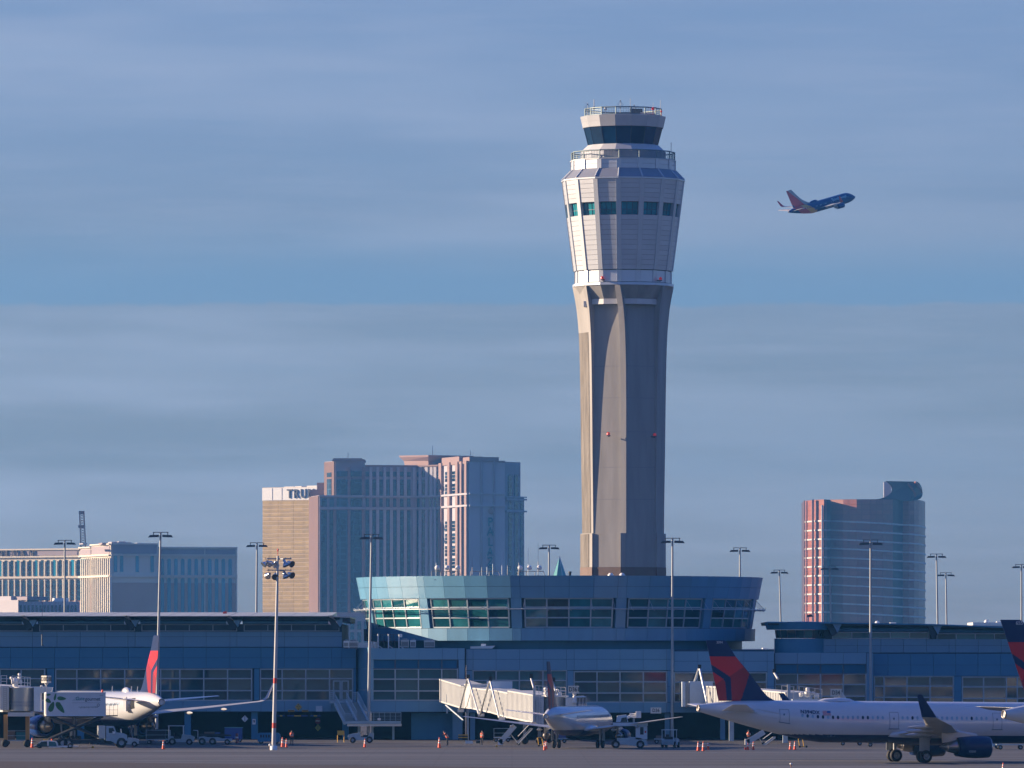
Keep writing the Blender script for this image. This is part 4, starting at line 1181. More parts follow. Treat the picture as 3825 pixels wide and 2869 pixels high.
def pale_roofs():
    for u0, u1, v, Y, lab in ((2765, 2885, 2424, 1400, 'flat pale roof seen in the gap between rotunda and right concourse wing'), (3218, 3370, 2329, 2600, 'long pale rooftop with small white unit at the foot of the bronze tower'), (3640, 3760, 2325, 2500, 'distant flat roof with small white dome near the dark ship-numbered tail')):
        r = thing('distant_building', lab, 'building', (X_((u0+u1)/2, Y), Y, 0)); o = r.location
        MB(o).box(X_(u0, Y), X_(u1, Y), Y, Y+30, 0, Z_(v, Y)-1.2).build('wall', M_HPALE, r)
        MB(o).box(X_(u0, Y)-.6, X_(u1, Y)+.6, Y-.6, Y+30, Z_(v, Y)-1.15, Z_(v, Y)).build('roof', M_WHITE, r)
        u = u0+(u1-u0)*.72
        MB(o).box(X_(u, Y), X_(u+22*(1 if Y > 2000 else .6), Y), Y+3, Y+9, Z_(v, Y), Z_(v-4, Y)).build('roof_unit', M_WHITE, r)
        if Y > 2000: MB(o).lathe([(.9, 0), (.85, .5), (.5, .9), (.05, 1.05)], (X_(u0+(u1-u0)*.4, Y), Y+4, Z_(v, Y)), n=10).build('dome', M_WHITE, r)
pale_roofs()
# ------------------------------------------------------------------ aircraft
M_AWHITE = mat('aircraft_white', (.54, .56, .59), .22, 0, .5, .02, .5, coat=.6)
M_NAVY = mat('aircraft_navy', (.006, .02, .085), .38, 0, .25, .04, .5)
M_RBLUE = mat('aircraft_royal_blue', (.012, .06, .26), .2, 0, .5, .04, .5, coat=.5)
M_TRED = mat('tail_red', (.52, .018, .03), .4, 0, .25, .03, .5)
M_TRED2 = mat('tail_dark_red', (.27, .016, .03), .4, 0, .25, .03, .5)
M_WINGG = mat('wing_grey', (.42, .42, .41), .35, .1, .5, .06, .8)
M_ALU = mat('polished_lip', (.62, .63, .65), .18, .9)
M_EXH = mat('exhaust_metal', (.34, .31, .28), .32, .8, .5, .08, 2)
M_CABW = mat('cabin_window', (.015, .03, .05), .1, 0, .5, .1, 1, rand=.3)
M_CABB = mat('window_blind', (.22, .36, .46), .35, 0, .5, .1, 1, rand=.1)
M_DOORL = mat('door_line', (.10, .15, .20), .6)
M_SWBLUE = mat('bright_blue_paint', (.004, .035, .19), .35, 0, .3, .03, .5)
M_SWRED = mat('plum_red_paint', (.52, .05, .07), .4, 0, .5, .03, .5)
M_SWYEL = mat('tan_yellow_paint', (.62, .33, .07), .4, 0, .5, .03, .5)
M_SWGREY = mat('silver_stripe_paint', (.30, .32, .35), .3, 0, .5, .03, .5)

class Plane:
    def __init__(s, name, label, L, w, h, zc, gear_s, loc, rz, group, nose=6.0, tail=12.0, tail_dz=.6, tail_r=.35, pitch=0.0, top_drop=.05):
        s.L, s.w, s.h, s.zc, s.gs = L, w, h, zc, gear_s
        s.nose, s.tail, s.tdz, s.tr, s.td = nose, tail, tail_dz, tail_r, top_drop
        s.root = thing(name, label, 'aeroplane', loc, group=group)
        s.root.rotation_euler = Matrix.Rotation(rz, 3, 'Z').__matmul__(Matrix.Rotation(-pitch, 3, 'Y')).to_euler()
    def X(s, st): return s.gs - st
    def sect(s, st):
        """centre height, half width, half height at a distance from the nose"""
        w, h, zc = s.w, s.h, s.zc
        if st < s.nose:
            t = max(0.0, st/s.nose); k = (1-(1-t)**2.1)**.62
            top = zc + h*(-.28+(1.28)*(1-(1-t)**1.9)); bot = zc - h*(.32+.68*(1-(1-t)**2.4))
            if t < .001: top, bot = zc-.27*h, zc-.33*h
            return (top+bot)/2, max(.03, w*k), max(.03, (top-bot)/2)
        if st > s.L-s.tail:
            t = (st-(s.L-s.tail))/s.tail
            top = zc+h-(s.td*h)*t**2; e = zc+s.tdz*h
            bot = (zc-h)+(e-s.tr-(zc-h))*(t**1.25)
            top = top+(e+s.tr-top)*max(0, (t-.55)/.45)**2.2
            return (top+bot)/2, w+(s.tr*.9-w)*t**1.55, (top-bot)/2
        return zc, w, h
    def surf(s, st, ang, out=0.0):
        """ang 0 = top, +90 = starboard (-y)"""
        c, w, h = s.sect(st); a = radians(ang)
        return Vector((s.X(st), -(w+out)*sin(a), c+(h+out)*cos(a)))
    def fuselage(s, mats, paint, n=40, extra=()):
        sts = [s.nose*(i/12)**1.7 for i in range(13)]
        m0, m1 = s.nose, s.L-s.tail
        k = int((m1-m0)/1.2); sts += [m0+(m1-m0)*i/k for i in range(1, k+1)]
        sts += [m1+s.tail*i/64 for i in range(1, 65)]
        angs = sorted(set([360*i/n for i in range(n)]+list(extra)))
        mb = MB(); rings = [[s.surf(st, a) for a in angs] for st in sts]
        def mf(k, i):
            j = (i+1) % len(angs)
            c = (rings[k][i]+rings[k][j]+rings[k+1][i]+rings[k+1][j])/4
            return paint((sts[k]+sts[k+1])/2, c)
        mb.loft(rings, mfun=mf)
        s.fus = mb.build('fuselage', mats, s.root)
        # exhaust at the tail end
        c, w, h = s.sect(s.L)
        x = s.X(s.L)
        MB().lathe([(s.tr*1.0, .02), (s.tr*1.02, -.12), (s.tr*.8, -.14), (s.tr*.7, .25), (.01, .3)], (x, 0, c), 'x', 20).build('tail_exhaust', M_EXH, s.root)
    def windows(s, st0, st1, pitch, ang, side, dark=.3, ww=.13, hh=.19, skip=()):
        mb = MB()
        st = st0
        if not hasattr(s, 'wm'): s.wm = {}
        while st < st1:
            if not any(a < st < b for a, b in skip):
                m = M_CABW if random.random() < dark else M_CABB
                p = s.surf(st, ang*side, .004)
                if m.name not in s.wm:
                    pts = [(ww*cos(2*pi*i/10), hh*sin(2*pi*i/10)) for i in range(10)]
                    o = MB().prism(pts, 'y', -.012, .012).build('cabin_window', m); s.wm[m.name] = o.data; bpy.data.objects.remove(o)
                o = part('cabin_window', s.wm[m.name], s.root, p)
                o.rotation_euler = (radians(90-ang)*(-1 if side > 0 else 1), 0, 0)
            st += pitch
    def door(s, st, wd, a0, a1, side, sill=True):
        mb = MB()
        P = lambda x, a: s.surf(x, a*side, .006)
        for x in (st-wd/2, st+wd/2): mb.path([P(x, a0+(a1-a0)*i/8) for i in range(9)], .022, 4)
        for a in (a0, a1): mb.path([P(st-wd/2, a), P(st+wd/2, a)], .022, 4)
        if sill: mb.path([P(st-wd*.62, a1+1), P(st+wd*.62, a1+1)], .05, 4)
        p = P(st+wd*.05, a0+(a1-a0)*.4); mb.cbox(p, (.16, .02, .2))
        return mb.build('door', M_DOORL, s.root)
    def foil(s, xle, y, z, c, th, cant=0.0, side=1):
        """section ring; cant rotates the thickness direction for winglets"""
        pts = []
        prof = [(0, 0), (.03, .42), (.12, .8), (.3, 1), (.55, .78), (.8, .36), (1, .03), (1, -.03), (.8, -.12), (.55, -.3), (.3, -.55), (.12, -.55), (.03, -.32)]
        for px, pt in prof:
            d = pt*th*c*.5
            pts.append(Vector((s.X(xle+px*c), side*(y-d*sin(cant)), z+d*cos(cant)+(px-.4)*c*getattr(s, 'inc', 0.0))))
        return pts
    def wing(s, sections, side, fairings=(), m=None, name='wing', winglet=None, wmat=None):
        rings = [s.foil(*q, side=side) for q in sections]
        w = MB().loft(rings).build(name, m or M_WINGG, s.root)
        if winglet:
            MB().loft([s.foil(*q, side=side) for q in winglet]).build('winglet', wmat or M_NAVY, w)
        for (st, y, z, ln, r) in fairings:
            MB().lathe([(.02, 0), (r*.6, ln*.12), (r, ln*.35), (r*.8, ln*.65), (.03, ln)], (s.X(st+ln), side*y, z), 'x', 8).build('flap_fairing', M_WINGG, w)
        return w
    def engine(s, st, y, z, r, ln, core, side, m, pylon=True, wing_z=None):
        c = (s.X(st), side*y, z); e = thing_part('engine', s.root)
        b = MB()
        prof = [(r*.80, -.10), (r*.86, 0.02), (r*.95, -.05), (r*1.0, -.35*ln), (r*.98, -.6*ln), (r*.84, -ln), (r*.78, -ln+.02), (r*.78, -ln*.5)]
        n = MB().lathe([(r*.80, -.35), (r*.82, -.05), (r*.88, .0), (r*.94, -.08), (r*.98, -.22*ln), (r*1.0, -.42*ln), (r*.97, -.65*ln), (r*.83, -ln), (r*.76, -ln+.03), (r*.74, -ln*.6)], c, 'x', 28, caps=False)
        n = n.build('engine', m, s.root)
        MB().lathe([(r*.80, -.1), (r*.855, .03), (r*.9, .02), (r*.935, -.1)], c, 'x', 28, caps=False).build('inlet_lip', M_ALU, n)
        MB().lathe([(.02, -.35), (r*.28, -.62), (r*.80, -.66), (r*.8, -.70)], c, 'x', 20).build('fan', M_DGREY, n)
        MB().lathe([(r*.62, -ln*.75), (r*.60, -ln-.1), (r*.45, -ln-core*.6), (r*.43, -ln-core*.62), (r*.36, -ln-core*.6), (r*.25, -ln-core*.8), (.03, -ln-core*1.15)], c, 'x', 24, caps=False).build('exhaust_cone', M_EXH, n)
        # pylon
        zz = wing_z if wing_z else z+r*1.25
        A = [Vector((c[0]-.25*ln, c[1]+d, z+r*.9)) for d in (-.14, .14)]; B = [Vector((c[0]-ln-core*.9, c[1]+d, z+r*.35)) for d in (-.14, .14)]
        C = [Vector((c[0]-ln-core*1.0, c[1]+d, zz)) for d in (-.14, .14)]; D = [Vector((c[0]-.9*ln, c[1]+d, zz+.05)) for d in (-.14, .14)]
        MB().hexa([A[0], B[0], C[0], D[0]], [A[1], B[1], C[1], D[1]]).build('pylon', M_WINGG, n)
        return n
    def gear(s, st, ys, z_top, r, wd, x2=None, door=None, strut=.14):
        """strut at ys[0..] mean with wheels at ys"""
        ym = sum(ys)/len(ys); x = s.X(st)
        g = MB().tube((x, ym, r), (x, ym, z_top), strut, 8).tube((x, ys[0], r), (x, ys[-1], r), strut*.7, 8).tube((x, ym, r+.5), (x+.9, ym, z_top), strut*.5, 6)
        if door: g.cbox((x-.15, ym+door[0], door[1]), (door[2], .05, door[3]))
        g = g.build('landing_gear', M_GREY, s.root)
        for dx in ((0,) if not x2 else (-x2/2, x2/2)):
            for y in ys:
                wl = MB().lathe([(r*.55, -wd/2), (r*.88, -wd/2), (r, -wd*.32), (r, wd*.32), (r*.88, wd/2), (r*.55, wd/2)], (x+dx, y, r), 'y', 22, caps=False).build('wheel', M_BLACK, g)
                MB().lathe([(.05, -wd*.42), (r*.2, -wd*.36), (r*.24, -wd*.2), (r*.52, -wd*.24), (r*.57, -wd*.48), (r*.57, wd*.48), (r*.52, wd*.24), (r*.24, wd*.2), (.05, wd*.42)], (x+dx, y, r), 'y', 18).build('wheel_hub', M_GREY, g)
        return g
    def fin(s, outline, to_local, mats, paint, th=.32, nx=70, nz=90):
        """outline: function t (0 base..1 tip) -> (rear, front) in design units; painted as faces of a fine grid"""
        mb = MB()
        zs = [i/nz for i in range(nz+1)]
        for side in (1, -1):
            vs = []; fs = []; b0 = len(mb.v)
            grid = []
            for t in zs:
                a, b, z = outline(t)
                for i in range(nx+1):
                    u = i/nx; x = a+(b-a)*u
                    X, Z = to_local(x, z)
                    ch = abs(b-a)
                    prof = 2.6*sqrt(max(0, 1-u))*(u+.02)**.75 * .5
                    grid.append(Vector((X, side*th*min(1.0, prof)*(1-.45*t), Z)))
            mb.v += [tuple(p) for p in grid]
            for k in range(nz):
                a, b, z = outline((zs[k]+zs[k+1])/2)
                for i in range(nx):
                    q = b0+k*(nx+1)+i
                    mb.f.append((q, q+1, q+nx+2, q+nx+1)); mb.sm.append(True)
                    mb.m.append(paint(a+(b-a)*(i+.5)/nx, z))
        # close the top and the rear edge
        n1 = (nx+1)*(nz+1)
        for i in range(nx):
            q = nz*(nx+1)+i; mb.f.append((q, q+1, q+1+n1, q+n1)); mb.m.append(0); mb.sm.append(False)
        for k in range(nz):
            q = k*(nx+1); mb.f.append((q, q+nx+1, q+nx+1+n1, q+n1)); mb.m.append(0); mb.sm.append(False)
        return mb.build('tail_fin', mats, s.root)
def thing_part(*a): return None
def in_poly(x, y, P):
    r = False; j = len(P)-1
    for i in range(len(P)):
        if (P[i][1] > y) != (P[j][1] > y) and x < (P[j][0]-P[i][0])*(y-P[i][1])/(P[j][1]-P[i][1])+P[i][0]: r = not r
        j = i
    return r
# four-part arrow emblem of the fin, in design units: x forward from the trailing-edge root, z up (0..600)
EMB = [(1, [(668, 555), (938, 555), (1020, 655), (872, 750), (690, 632)]),
       (2, [(1020, 655), (1075, 722), (985, 995), (900, 995), (887, 770), (872, 750)]),
       (1, [(705, 705), (815, 780), (735, 835)]),
       (2, [(735, 835), (815, 780), (832, 812), (850, 995), (770, 995)])]
EMB = [(c, [(x-770, 995-y) for x, y in p]) for c, p in EMB]
def emb_paint(x, z):
    for c, p in EMB:
        if in_poly(x, z, p): return c
    return 0
LE_PTS = [(0, 600), (40, 470), (62, 330), (120, 230), (205, 150), (400, 95), (600, 60)]
def emb_outline(t):
    z = t*600
    rear = -130*z/605
    # leading edge from the photograph's silhouette (z, x)
    le = [(0, 600), (15, 550), (50, 490), (115, 430), (305, 285), (440, 168), (560, 90), (590, 72), (600, 50)]
    for (z0, x0), (z1, x1) in zip(le[:-1], le[1:]):
        if z0 <= z <= z1: return rear, x0+(x1-x0)*(z-z0)/(z1-z0), z
    return rear, 50, z
def delta_plane(name, label, spec, loc, rz, pitch=0.0, ship='', reg='', group='airliners with red and navy arrow tails'):
    p = Plane(name, label, spec['L'], spec['w'], spec['h'], spec['zc'], spec['gs'], loc, rz, group, tail=spec['tail'], tail_dz=spec['tdz'], tail_r=spec['tr'], pitch=pitch)
    bz = p.zc-.62*p.h; ac = math.degrees(math.acos(-.62))
    p.fuselage([M_AWHITE, M_NAVY], lambda st, c: 1 if c.z < bz else 0, n=96, extra=(ac, 360-ac))
    k = spec['fin_h']/600; x0 = p.X(p.L-spec['fin_te']); zb = spec['fin_z']
    kx = k*spec.get('fin_x', 1.063); sh = spec.get('fin_shear', 0.0)
    p.fin(emb_outline, lambda x, z: (x0+x*kx-sh*z*k, zb+z*k), [M_NAVY, M_TRED, M_TRED2], emb_paint)
    p.root['fin'] = 0; del p.root['fin']
    for side in (1, -1):
        y0, xr, cr, yt, xt, ct, z0, z1 = spec['stab']; p.inc = spec.get('stab_inc', 0.0)
        p.wing([(xr, y0, z0, cr, .10), (xt, yt, z1, ct, .09)], side, name='tailplane', m=M_AWHITE)
        p.inc = 0.0
        p.wing(spec['wing'], side, spec['fair'], winglet=spec.get('winglet'))
        e = spec['eng']
        p.engine(*e, side, spec['engm'], wing_z=spec['eng_wz'])
        g = spec['gear']
        p.gear(p.gs, [side*(g[0]-g[1]), side*(g[0]+g[1])], g[2], g[3], g[4], x2=g[5], door=(side*.45, g[3]*2+.55, 1.1, 1.3))
    p.gear(spec['nose_s'], [-.25, .25], p.zc-.7*p.h, .38, .22, strut=.08)
    # wing root fairing
    a = spec['belly']
    rings = []
    for t, f in ((0, .05), (.12, .7), (.3, 1), (.7, 1), (.88, .75), (1, .05)):
        st = a[0]+(a[1]-a[0])*t
        rings.append([Vector((p.X(st), (p.w*.35+.75*p.w*f)*cos(q)*(1 if f > .1 else .6), p.zc-p.h*.60+p.h*(.50 if sin(q) < 0 else .46)*sin(q)*f)) for q in [2*pi*i/20 for i in range(20)]])
    MB().loft(rings, mfun=lambda k, i: 0 if i < 11 else 1).build('wing_fairing', [M_AWHITE, M_NAVY], p.root)
    return p

A321 = dict(L=44.5, w=1.975, h=2.07, zc=3.98, gs=22.0, tail=13.0, tdz=.60, tr=.36, fin_h=5.97, fin_te=2.06, fin_z=5.95, fin_x=1.063,
            stab=(1.0, 38.9, 3.6, 6.2, 41.9, 1.5, 4.95, 5.6),
            wing=[(16.6, 1.2, 2.75, 7.4, .13), (19.6, 6.4, 3.15, 4.2, .115), (22.6, 12.0, 3.75, 2.75, .11), (25.9, 16.8, 4.35, 1.75, .10), (26.4, 17.15, 4.55, 1.55, .09, .9)],
            winglet=[(26.4, 17.15, 4.56, 1.55, .09, .9), (26.9, 17.45, 5.1, 1.3, .08, 1.25), (28.3, 17.95, 6.75, .55, .08, 1.35)],
            fair=[(21.6, 6.4, 2.75, 3.6, .24), (23.4, 9.4, 3.15, 3.0, .20), (24.9, 12.6, 3.55, 2.6, .17)],
            eng=(15.9, 5.75, 1.60, 1.12, 3.5, 1.6), eng_wz=3.0, engm=M_NAVY, gear=(3.8, .46, 2.9, .62, .42, None), nose_s=5.0, belly=(14.0, 26.0))
B757 = dict(L=47.3, w=1.9, h=2.12, zc=4.32, gs=23.2, tail=14.5, tdz=.42, tr=.42, fin_h=6.9, fin_te=2.4, fin_z=6.25, fin_x=1.0,
            stab=(1.0, 40.2, 4.6, 7.6, 44.6, 1.7, 5.25, 5.9),
            wing=[(16.8, 1.2, 3.2, 8.6, .13), (20.3, 7.4, 3.75, 4.9, .115), (23.4, 13.0, 4.4, 3.1, .11), (26.4, 18.6, 5.1, 1.75, .10), (26.8, 19.1, 5.25, 1.55, .09, .5)],
            winglet=[(26.8, 19.1, 5.26, 1.55, .09, .5), (27.2, 19.5, 5.6, 1.35, .08, 1.0), (28.7, 20.0, 7.4, .6, .08, 1.33)],
            fair=[(22.8, 6.0, 3.3, 3.6, .26), (24.8, 10.0, 3.75, 3.0, .22), (26.4, 14.0, 4.2, 2.6, .18)],
            eng=(16.2, 6.5, 2.15, 1.36, 4.2, 1.9), eng_wz=3.7, engm=M_RBLUE, gear=(3.66, .43, 3.3, .5, .36, 1.14), nose_s=5.2, belly=(15.0, 28.0))
E175 = dict(L=31.7, w=1.51, h=1.68, zc=3.22, gs=15.4, tail=9.0, tdz=.36, tr=.30, fin_h=5.45, fin_te=1.25, fin_z=4.6, fin_x=.86,
            stab=(.8, 27.3, 2.9, 5.0, 29.5, 1.25, 3.95, 4.5),
            wing=[(11.3, .9, 2.05, 5.2, .13), (13.6, 4.6, 2.55, 3.2, .115), (16.0, 9.2, 3.15, 2.1, .11), (17.9, 12.9, 3.65, 1.2, .10)],
            fair=[(14.9, 4.4, 2.15, 2.6, .2), (16.2, 7.4, 2.55, 2.2, .17)],
            eng=(10.2, 4.3, 1.42, .82, 2.7, 1.1), eng_wz=2.5, engm=M_NAVY, gear=(2.6, .3, 2.2, .48, .3, None), nose_s=4.2, belly=(9.5, 18.0))
def place(spec, u, v_ground_s, rz, pitch=0.0):
    """put the tail-cone end at column u on the sight line; v_ground_s = pixels per metre there"""
    Y = F/v_ground_s
    tail = Vector((X_(u, Y), Y, 0))
    d = Vector((cos(rz), sin(rz), 0))
    return tail + d*(spec['L']-spec['gs'])

def big_airliner():
    rz = radians(19.7)
    p = delta_plane('airliner', 'airliner side-on with navy and red arrow tail marked N394DX, taxiing right', A321, place(A321, 2609, 37.9, rz), rz, pitch=radians(-.55))
    sk = ((28.2, 29.6), (20.2, 20.7), (36.2, 40), (13.6, 15.4))
    p.windows(6.5, 34.3, .533, 78, 1, .28, skip=((23.7, 25.3), (21.4, 21.9), (12.5, 14.2)))
    for st in (36.05, 24.45, 13.3): p.door(st, .95, 62, 108, 1)
    p.door(31.0, .7, 128, 136, 1, False)
    # registration and flag
    def side_text(s, st, ang, size, m, name='registration'):
        q = p.surf(st, ang, .03); d = p.surf(st-1, ang)-p.surf(st+1, ang)
        return text_part(name, s, m, p.root, q, (radians(90)-radians(90-ang)*.98, -atan2(d.z, d.x), atan2(d.y, d.x)), size, .004, 'CENTER', spacing=1.05, width=.012)
    side_text('N394DX', 33.4, 66, .52, M_NAVY)
    q = p.surf(31.65, 66, .02); rx = radians(66)
    fl = bpy.data.objects.new('flag', None)
    ms = [M_TRED, M_AWHITE, M_RBLUE]
    mb = MB(); W, Hh = .84, .46
    for i in range(7): mb.box(-W/2, W/2, -Hh/2+Hh*i/7, -Hh/2+Hh*(i+1)/7, 0, .006, i % 2)
    mb.box(.02 if False else W/2-.38, W/2, 0, Hh/2, .007, .011, 2)
    f = mb.build('flag', ms, p.root); f.location = q; f.rotation_euler = (radians(90)-radians(24)*.98, 0, 0)
    # tailplane root plate on the near side
    mb = MB(); pts = [(39.6, 84), (40.6, 72), (42.0, 76), (42.1, 90), (40.3, 100), (37.6, 96), (37.4, 84), (38.6, 76)]
    P = [(38.9+.8, 66), (41.8, 76), (40.5, 84), (38.9, 92), (36.9, 99), (36.6, 78), (37.6, 72)]
    out = [p.surf(st, a, .012) for st, a in P]; c = sum(out, Vector())/len(out)+Vector((0, -.03, 0))
    mb.add(out+[c], [(i, (i+1) % len(out), len(out)) for i in range(len(out))])
    mb.build('tailplane_plate', M_WINGG, p.root)
    # ship number on the fin
    k = 5.97/600
    text_part('ship_number', '3094', M_AWHITE, p.root, (p.X(p.L-2.06)+(-2)*k*1.063, -.20, 5.95+578*k), (radians(90), 0, 0), .34, .02)
    for st in (24.0, 31.5):
        MB().loft([[p.surf(st-d, 0, .0)+Vector((0, y, z)) for d, y, z in ((0, -.3, -.03), (.6, -.25, .22), (1.9, -.2, .28), (2.6, 0, .0), (1.9, .2, .28), (.6, .25, .22), (0, .3, -.03))]], caps=True)
    q = p.surf(29.7, 0)
    MB().loft([[q+Vector((x, y, z)) for x, y, z in ((-1.9, 0, -.05), (-1.9, 0, -.04))]*3] if False else [[Vector((q.x+x, w*cos(a), q.z-.06+h*max(0, sin(a)))) for a in [pi*i/8 for i in range(9)]] for x, w, h in ((-2.2, .05, .05), (-1.5, .5, .30), (0, .62, .38), (1.2, .5, .30), (1.8, .05, .05))], closed=False, caps=False).build('radome', M_AWHITE, p.root)
    text_part('engine_marking', 'V2500', M_WHITEB, p.root, (p.X(18.1), -5.75-1.06, 1.15), (radians(90+22), 0, 0), .3, .01)
    return p
BIG = big_airliner()

def right_airliner():
    rz = radians(25)
    s = dict(B757); s['zc'] = 4.05; s['fin_z'] = 5.95; s['stab'] = (1.0, 40.2, 4.6, 7.6, 44.6, 1.7, 5.0, 5.45); s['fin_h'] = 8.1; s['stab_inc'] = .2; s['fin_te'] = 2.64; s['fin_shear'] = .19; s['fin_x'] = .9
    p = delta_plane('airliner', 'airliner cut by the right edge, only tail cone and dark fin numbered 655 showing', s, place(s, 3752, 38.8, rz), rz)
    k = 6.9/600
    text_part('ship_number', '655', M_AWHITE, p.root, (p.X(p.L)+1.5, -.25, 13.72), (radians(90), 0, 0), .52, .04)
    return p
right_airliner()

def left_airliner():
    rz = radians(110)
    p = delta_plane('airliner', 'sunlit white airliner with bright red arrow tail beside the catering truck at D38', B757, place(B757, 603, 31.4, rz), rz)
    p.windows(8, 36, .51, 76, -1, .5); p.windows(8, 36, .51, 76, 1, .5)
    # open rear service door, swung forward, dark opening behind it (starboard is out of view; this is the port side of the view)
    mb = MB()
    a = [p.surf(39.4, -t, .02) for t in (60, 75, 92, 108)]; b = [p.surf(40.6, -t, .02) for t in (60, 75, 92, 108)]
    for i in range(3): mb.add([a[i], b[i], b[i+1], a[i+1]], [(0, 1, 2, 3)])
    mb.build('door_opening', M_DARK, p.root)
    q = p.surf(38.6, -84)
    MB().box(q.x-.55, q.x+.55, q.y+.25, q.y+.4, q.z-.85, q.z+.85).build('door', M_AWHITE, p.root)
    q = p.surf(33, 0)
    MB().lathe([(.05, -1.1), (.4, -.7), (.5, 0), (.4, .7), (.05, 1.1)], (q.x, 0, q.z), 'x', 12).build('radome', M_AWHITE, p.root)
    for st in (37.5, 35.0, 27.0): MB().tube(p.surf(st, 0), p.surf(st, 0)+Vector((-.15, 0, .6)), .05, 5).build('blade_antenna', M_AWHITE, p.root)
    return p
left_airliner()

def regional_jet():
    rz = radians(90-13.5)
    p = delta_plane('airliner', 'small regional jet parked nose-in at gate D36, seen from behind', E175, place(E175, 2040, 32.9, rz), rz, group='airliners with red and navy arrow tails')
    p.windows(6, 22.5, .62, 74, 1, .9, .12, .18)
    for st in (11, 12, 13, 14, 15): MB().tube(p.surf(st, 0), p.surf(st, 0)+Vector((-.1, 0, .22)), .03, 4).build('blade_antenna', M_AWHITE, p.root)
    return p
regional_jet()

def departing_jet():
    s = dict(L=33.6, w=1.88, h=2.02, zc=3.2, gs=16.0)
    rz, pitch = radians(38), radians(14.5)
    Y = F/9.95
    tail = at(2946, 792, Y)
    p = Plane('departing_airliner', 'blue airliner with plum and tan tail climbing away in the sky', 33.6, 1.88, 2.02, 3.2, 16.0, (0, 0, 0), rz, None, nose=5.2, tail=11.5, tail_dz=.45, tail_r=.3, pitch=pitch)
    loc_tail = Vector((16.0-33.6, 0, 3.2+.45*2.02))
    R3 = p.root.rotation_euler.to_matrix()
    p.root.location = tail - R3 @ loc_tail
    ztop = 5.2
    def paint(st, c):
        q = (33.6-st)+1.25*(c.z-ztop)
        if 5.6 < q+.0 < 8.4: return 2
        if 2.0 < q <= 5.6: return 1
        return 0
    p.fuselage([M_SWBLUE, M_SWRED, M_SWYEL], paint)
    def outline(t):
        z = t*7.0; return -1.9*t+1.4*0, 7.6-6.9*min(1, t*1.0)**.82 + (2.2*(1-t)**6), z
    def fp(x, z):
        q = x+1.02*z
        if z < 1.2 and x < 1.1-.8*z: return 0
        return 3 if q > 5.9 else 1
    p.fin(outline, lambda x, z: (p.X(33.6-2.6)+x, 4.95+z), [M_SWBLUE, M_SWRED, M_SWYEL, M_SWGREY], fp, nx=50, nz=60)
    W = [(12.0, 1.1, 2.5, 7.6, .13), (15.2, 5.4, 2.95, 4.4, .115), (18.0, 11.0, 3.6, 2.7, .11), (20.4, 16.6, 4.3, 1.6, .10), (20.7, 16.95, 4.45, 1.5, .09, .6)]
    WL = [(20.7, 16.95, 4.46, 1.5, .09, .6), (21.2, 17.3, 4.85, 1.3, .08, 1.1), (22.6, 17.9, 6.9, .6, .08, 1.33)]
    for side in (1, -1):
        p.wing([(28.3, .8, 4.1, 3.8, .1), (31.4, 7.1, 4.9, 1.4, .09)], side, name='tailplane', m=M_WINGG)
        p.wing(W, side, [(16.5, 5.0, 2.5, 3.2, .22), (18.6, 9.0, 3.0, 2.6, .18)], winglet=WL, wmat=M_SWRED)
        p.engine(10.6, 4.83, 1.55, .98, 3.3, 1.4, side, M_SWBLUE, wing_z=2.75)
    q = p.surf(20.5, 0)
    MB().loft([[Vector((q.x+x, w*cos(a), q.z-.06+h*max(0, sin(a)))) for a in [pi*i/8 for i in range(9)]] for x, w, h in ((-2.4, .05, .05), (-1.5, .6, .6), (0, .7, .78), (1.2, .6, .6), (1.9, .05, .05))], closed=False, caps=False).build('radome', M_SWBLUE, p.root)
    a = 62
    q = p.surf(9.3, a, .02)
    text_part('title', 'Southwest', mat('pale_blue_title', (.28, .50, .62), .4), p.root, q, (radians(90)-radians(90-a), 0, 0), 1.75, .015, width=.02)
    lamp = p.surf(11.9, 100)
    MB().lathe([(.02, -.15), (.28, -.05), (.28, .15), (.02, .18)], (p.X(8.9), -1.95, 2.6), 'x', 12).build('landing_light', mat('lit_landing_light', (.9, .85, .7), .3, emit=(1, .86, .62, 4)), p.root)
    p.windows(5, 29, .51, 78, 1, .8)
    return p
departing_jet()
# ------------------------------------------------------------------ poles and masts
M_POLE = mat('weathered_galvanised', (.33, .36, .38), .5, .15)
def light_pole(u, vtop, vbase, Y, label, lean=0.0, headw=2.35, base_z=None):
    zt = Z_(vtop, Y)
    zb = 0.0 if base_z is None else base_z
    x = X_(u, Y)
    r = thing('apron_light_pole', label, 'light pole', (x+lean, Y, zb), group='apron light poles with twin shoebox heads')
    h = zt-zb
    MB().tube((0, 0, 0), (-lean, 0, h), .22, 10, .12).build('pole', M_POLE, r)
    MB().box(-lean-headw*.42, -lean+headw*.42, -.05, .05, h-.06, h+.03).box(-lean-headw*.40, -lean-headw*.36, -.04, .04, h-.35, h-.06).box(-lean+headw*.36, -lean+headw*.40, -.04, .04, h-.35, h-.06).build('cross_arm', M_DGREY, r)
    for sgn in (-1, 1):
        c = -lean+sgn*headw*.36
        f = [Vector((c+sgn*a, y, z)) for a, y, z in ((-.62, -.42, h-.62), (.72, -.42, h-.66), (.50, -.38, h-.36), (-.62, -.38, h-.33))]
        k = [Vector((p.x, -p.y, p.z)) for p in f]
        MB().hexa(f, k).build('lamp_head', M_DGREY, r)
    return r
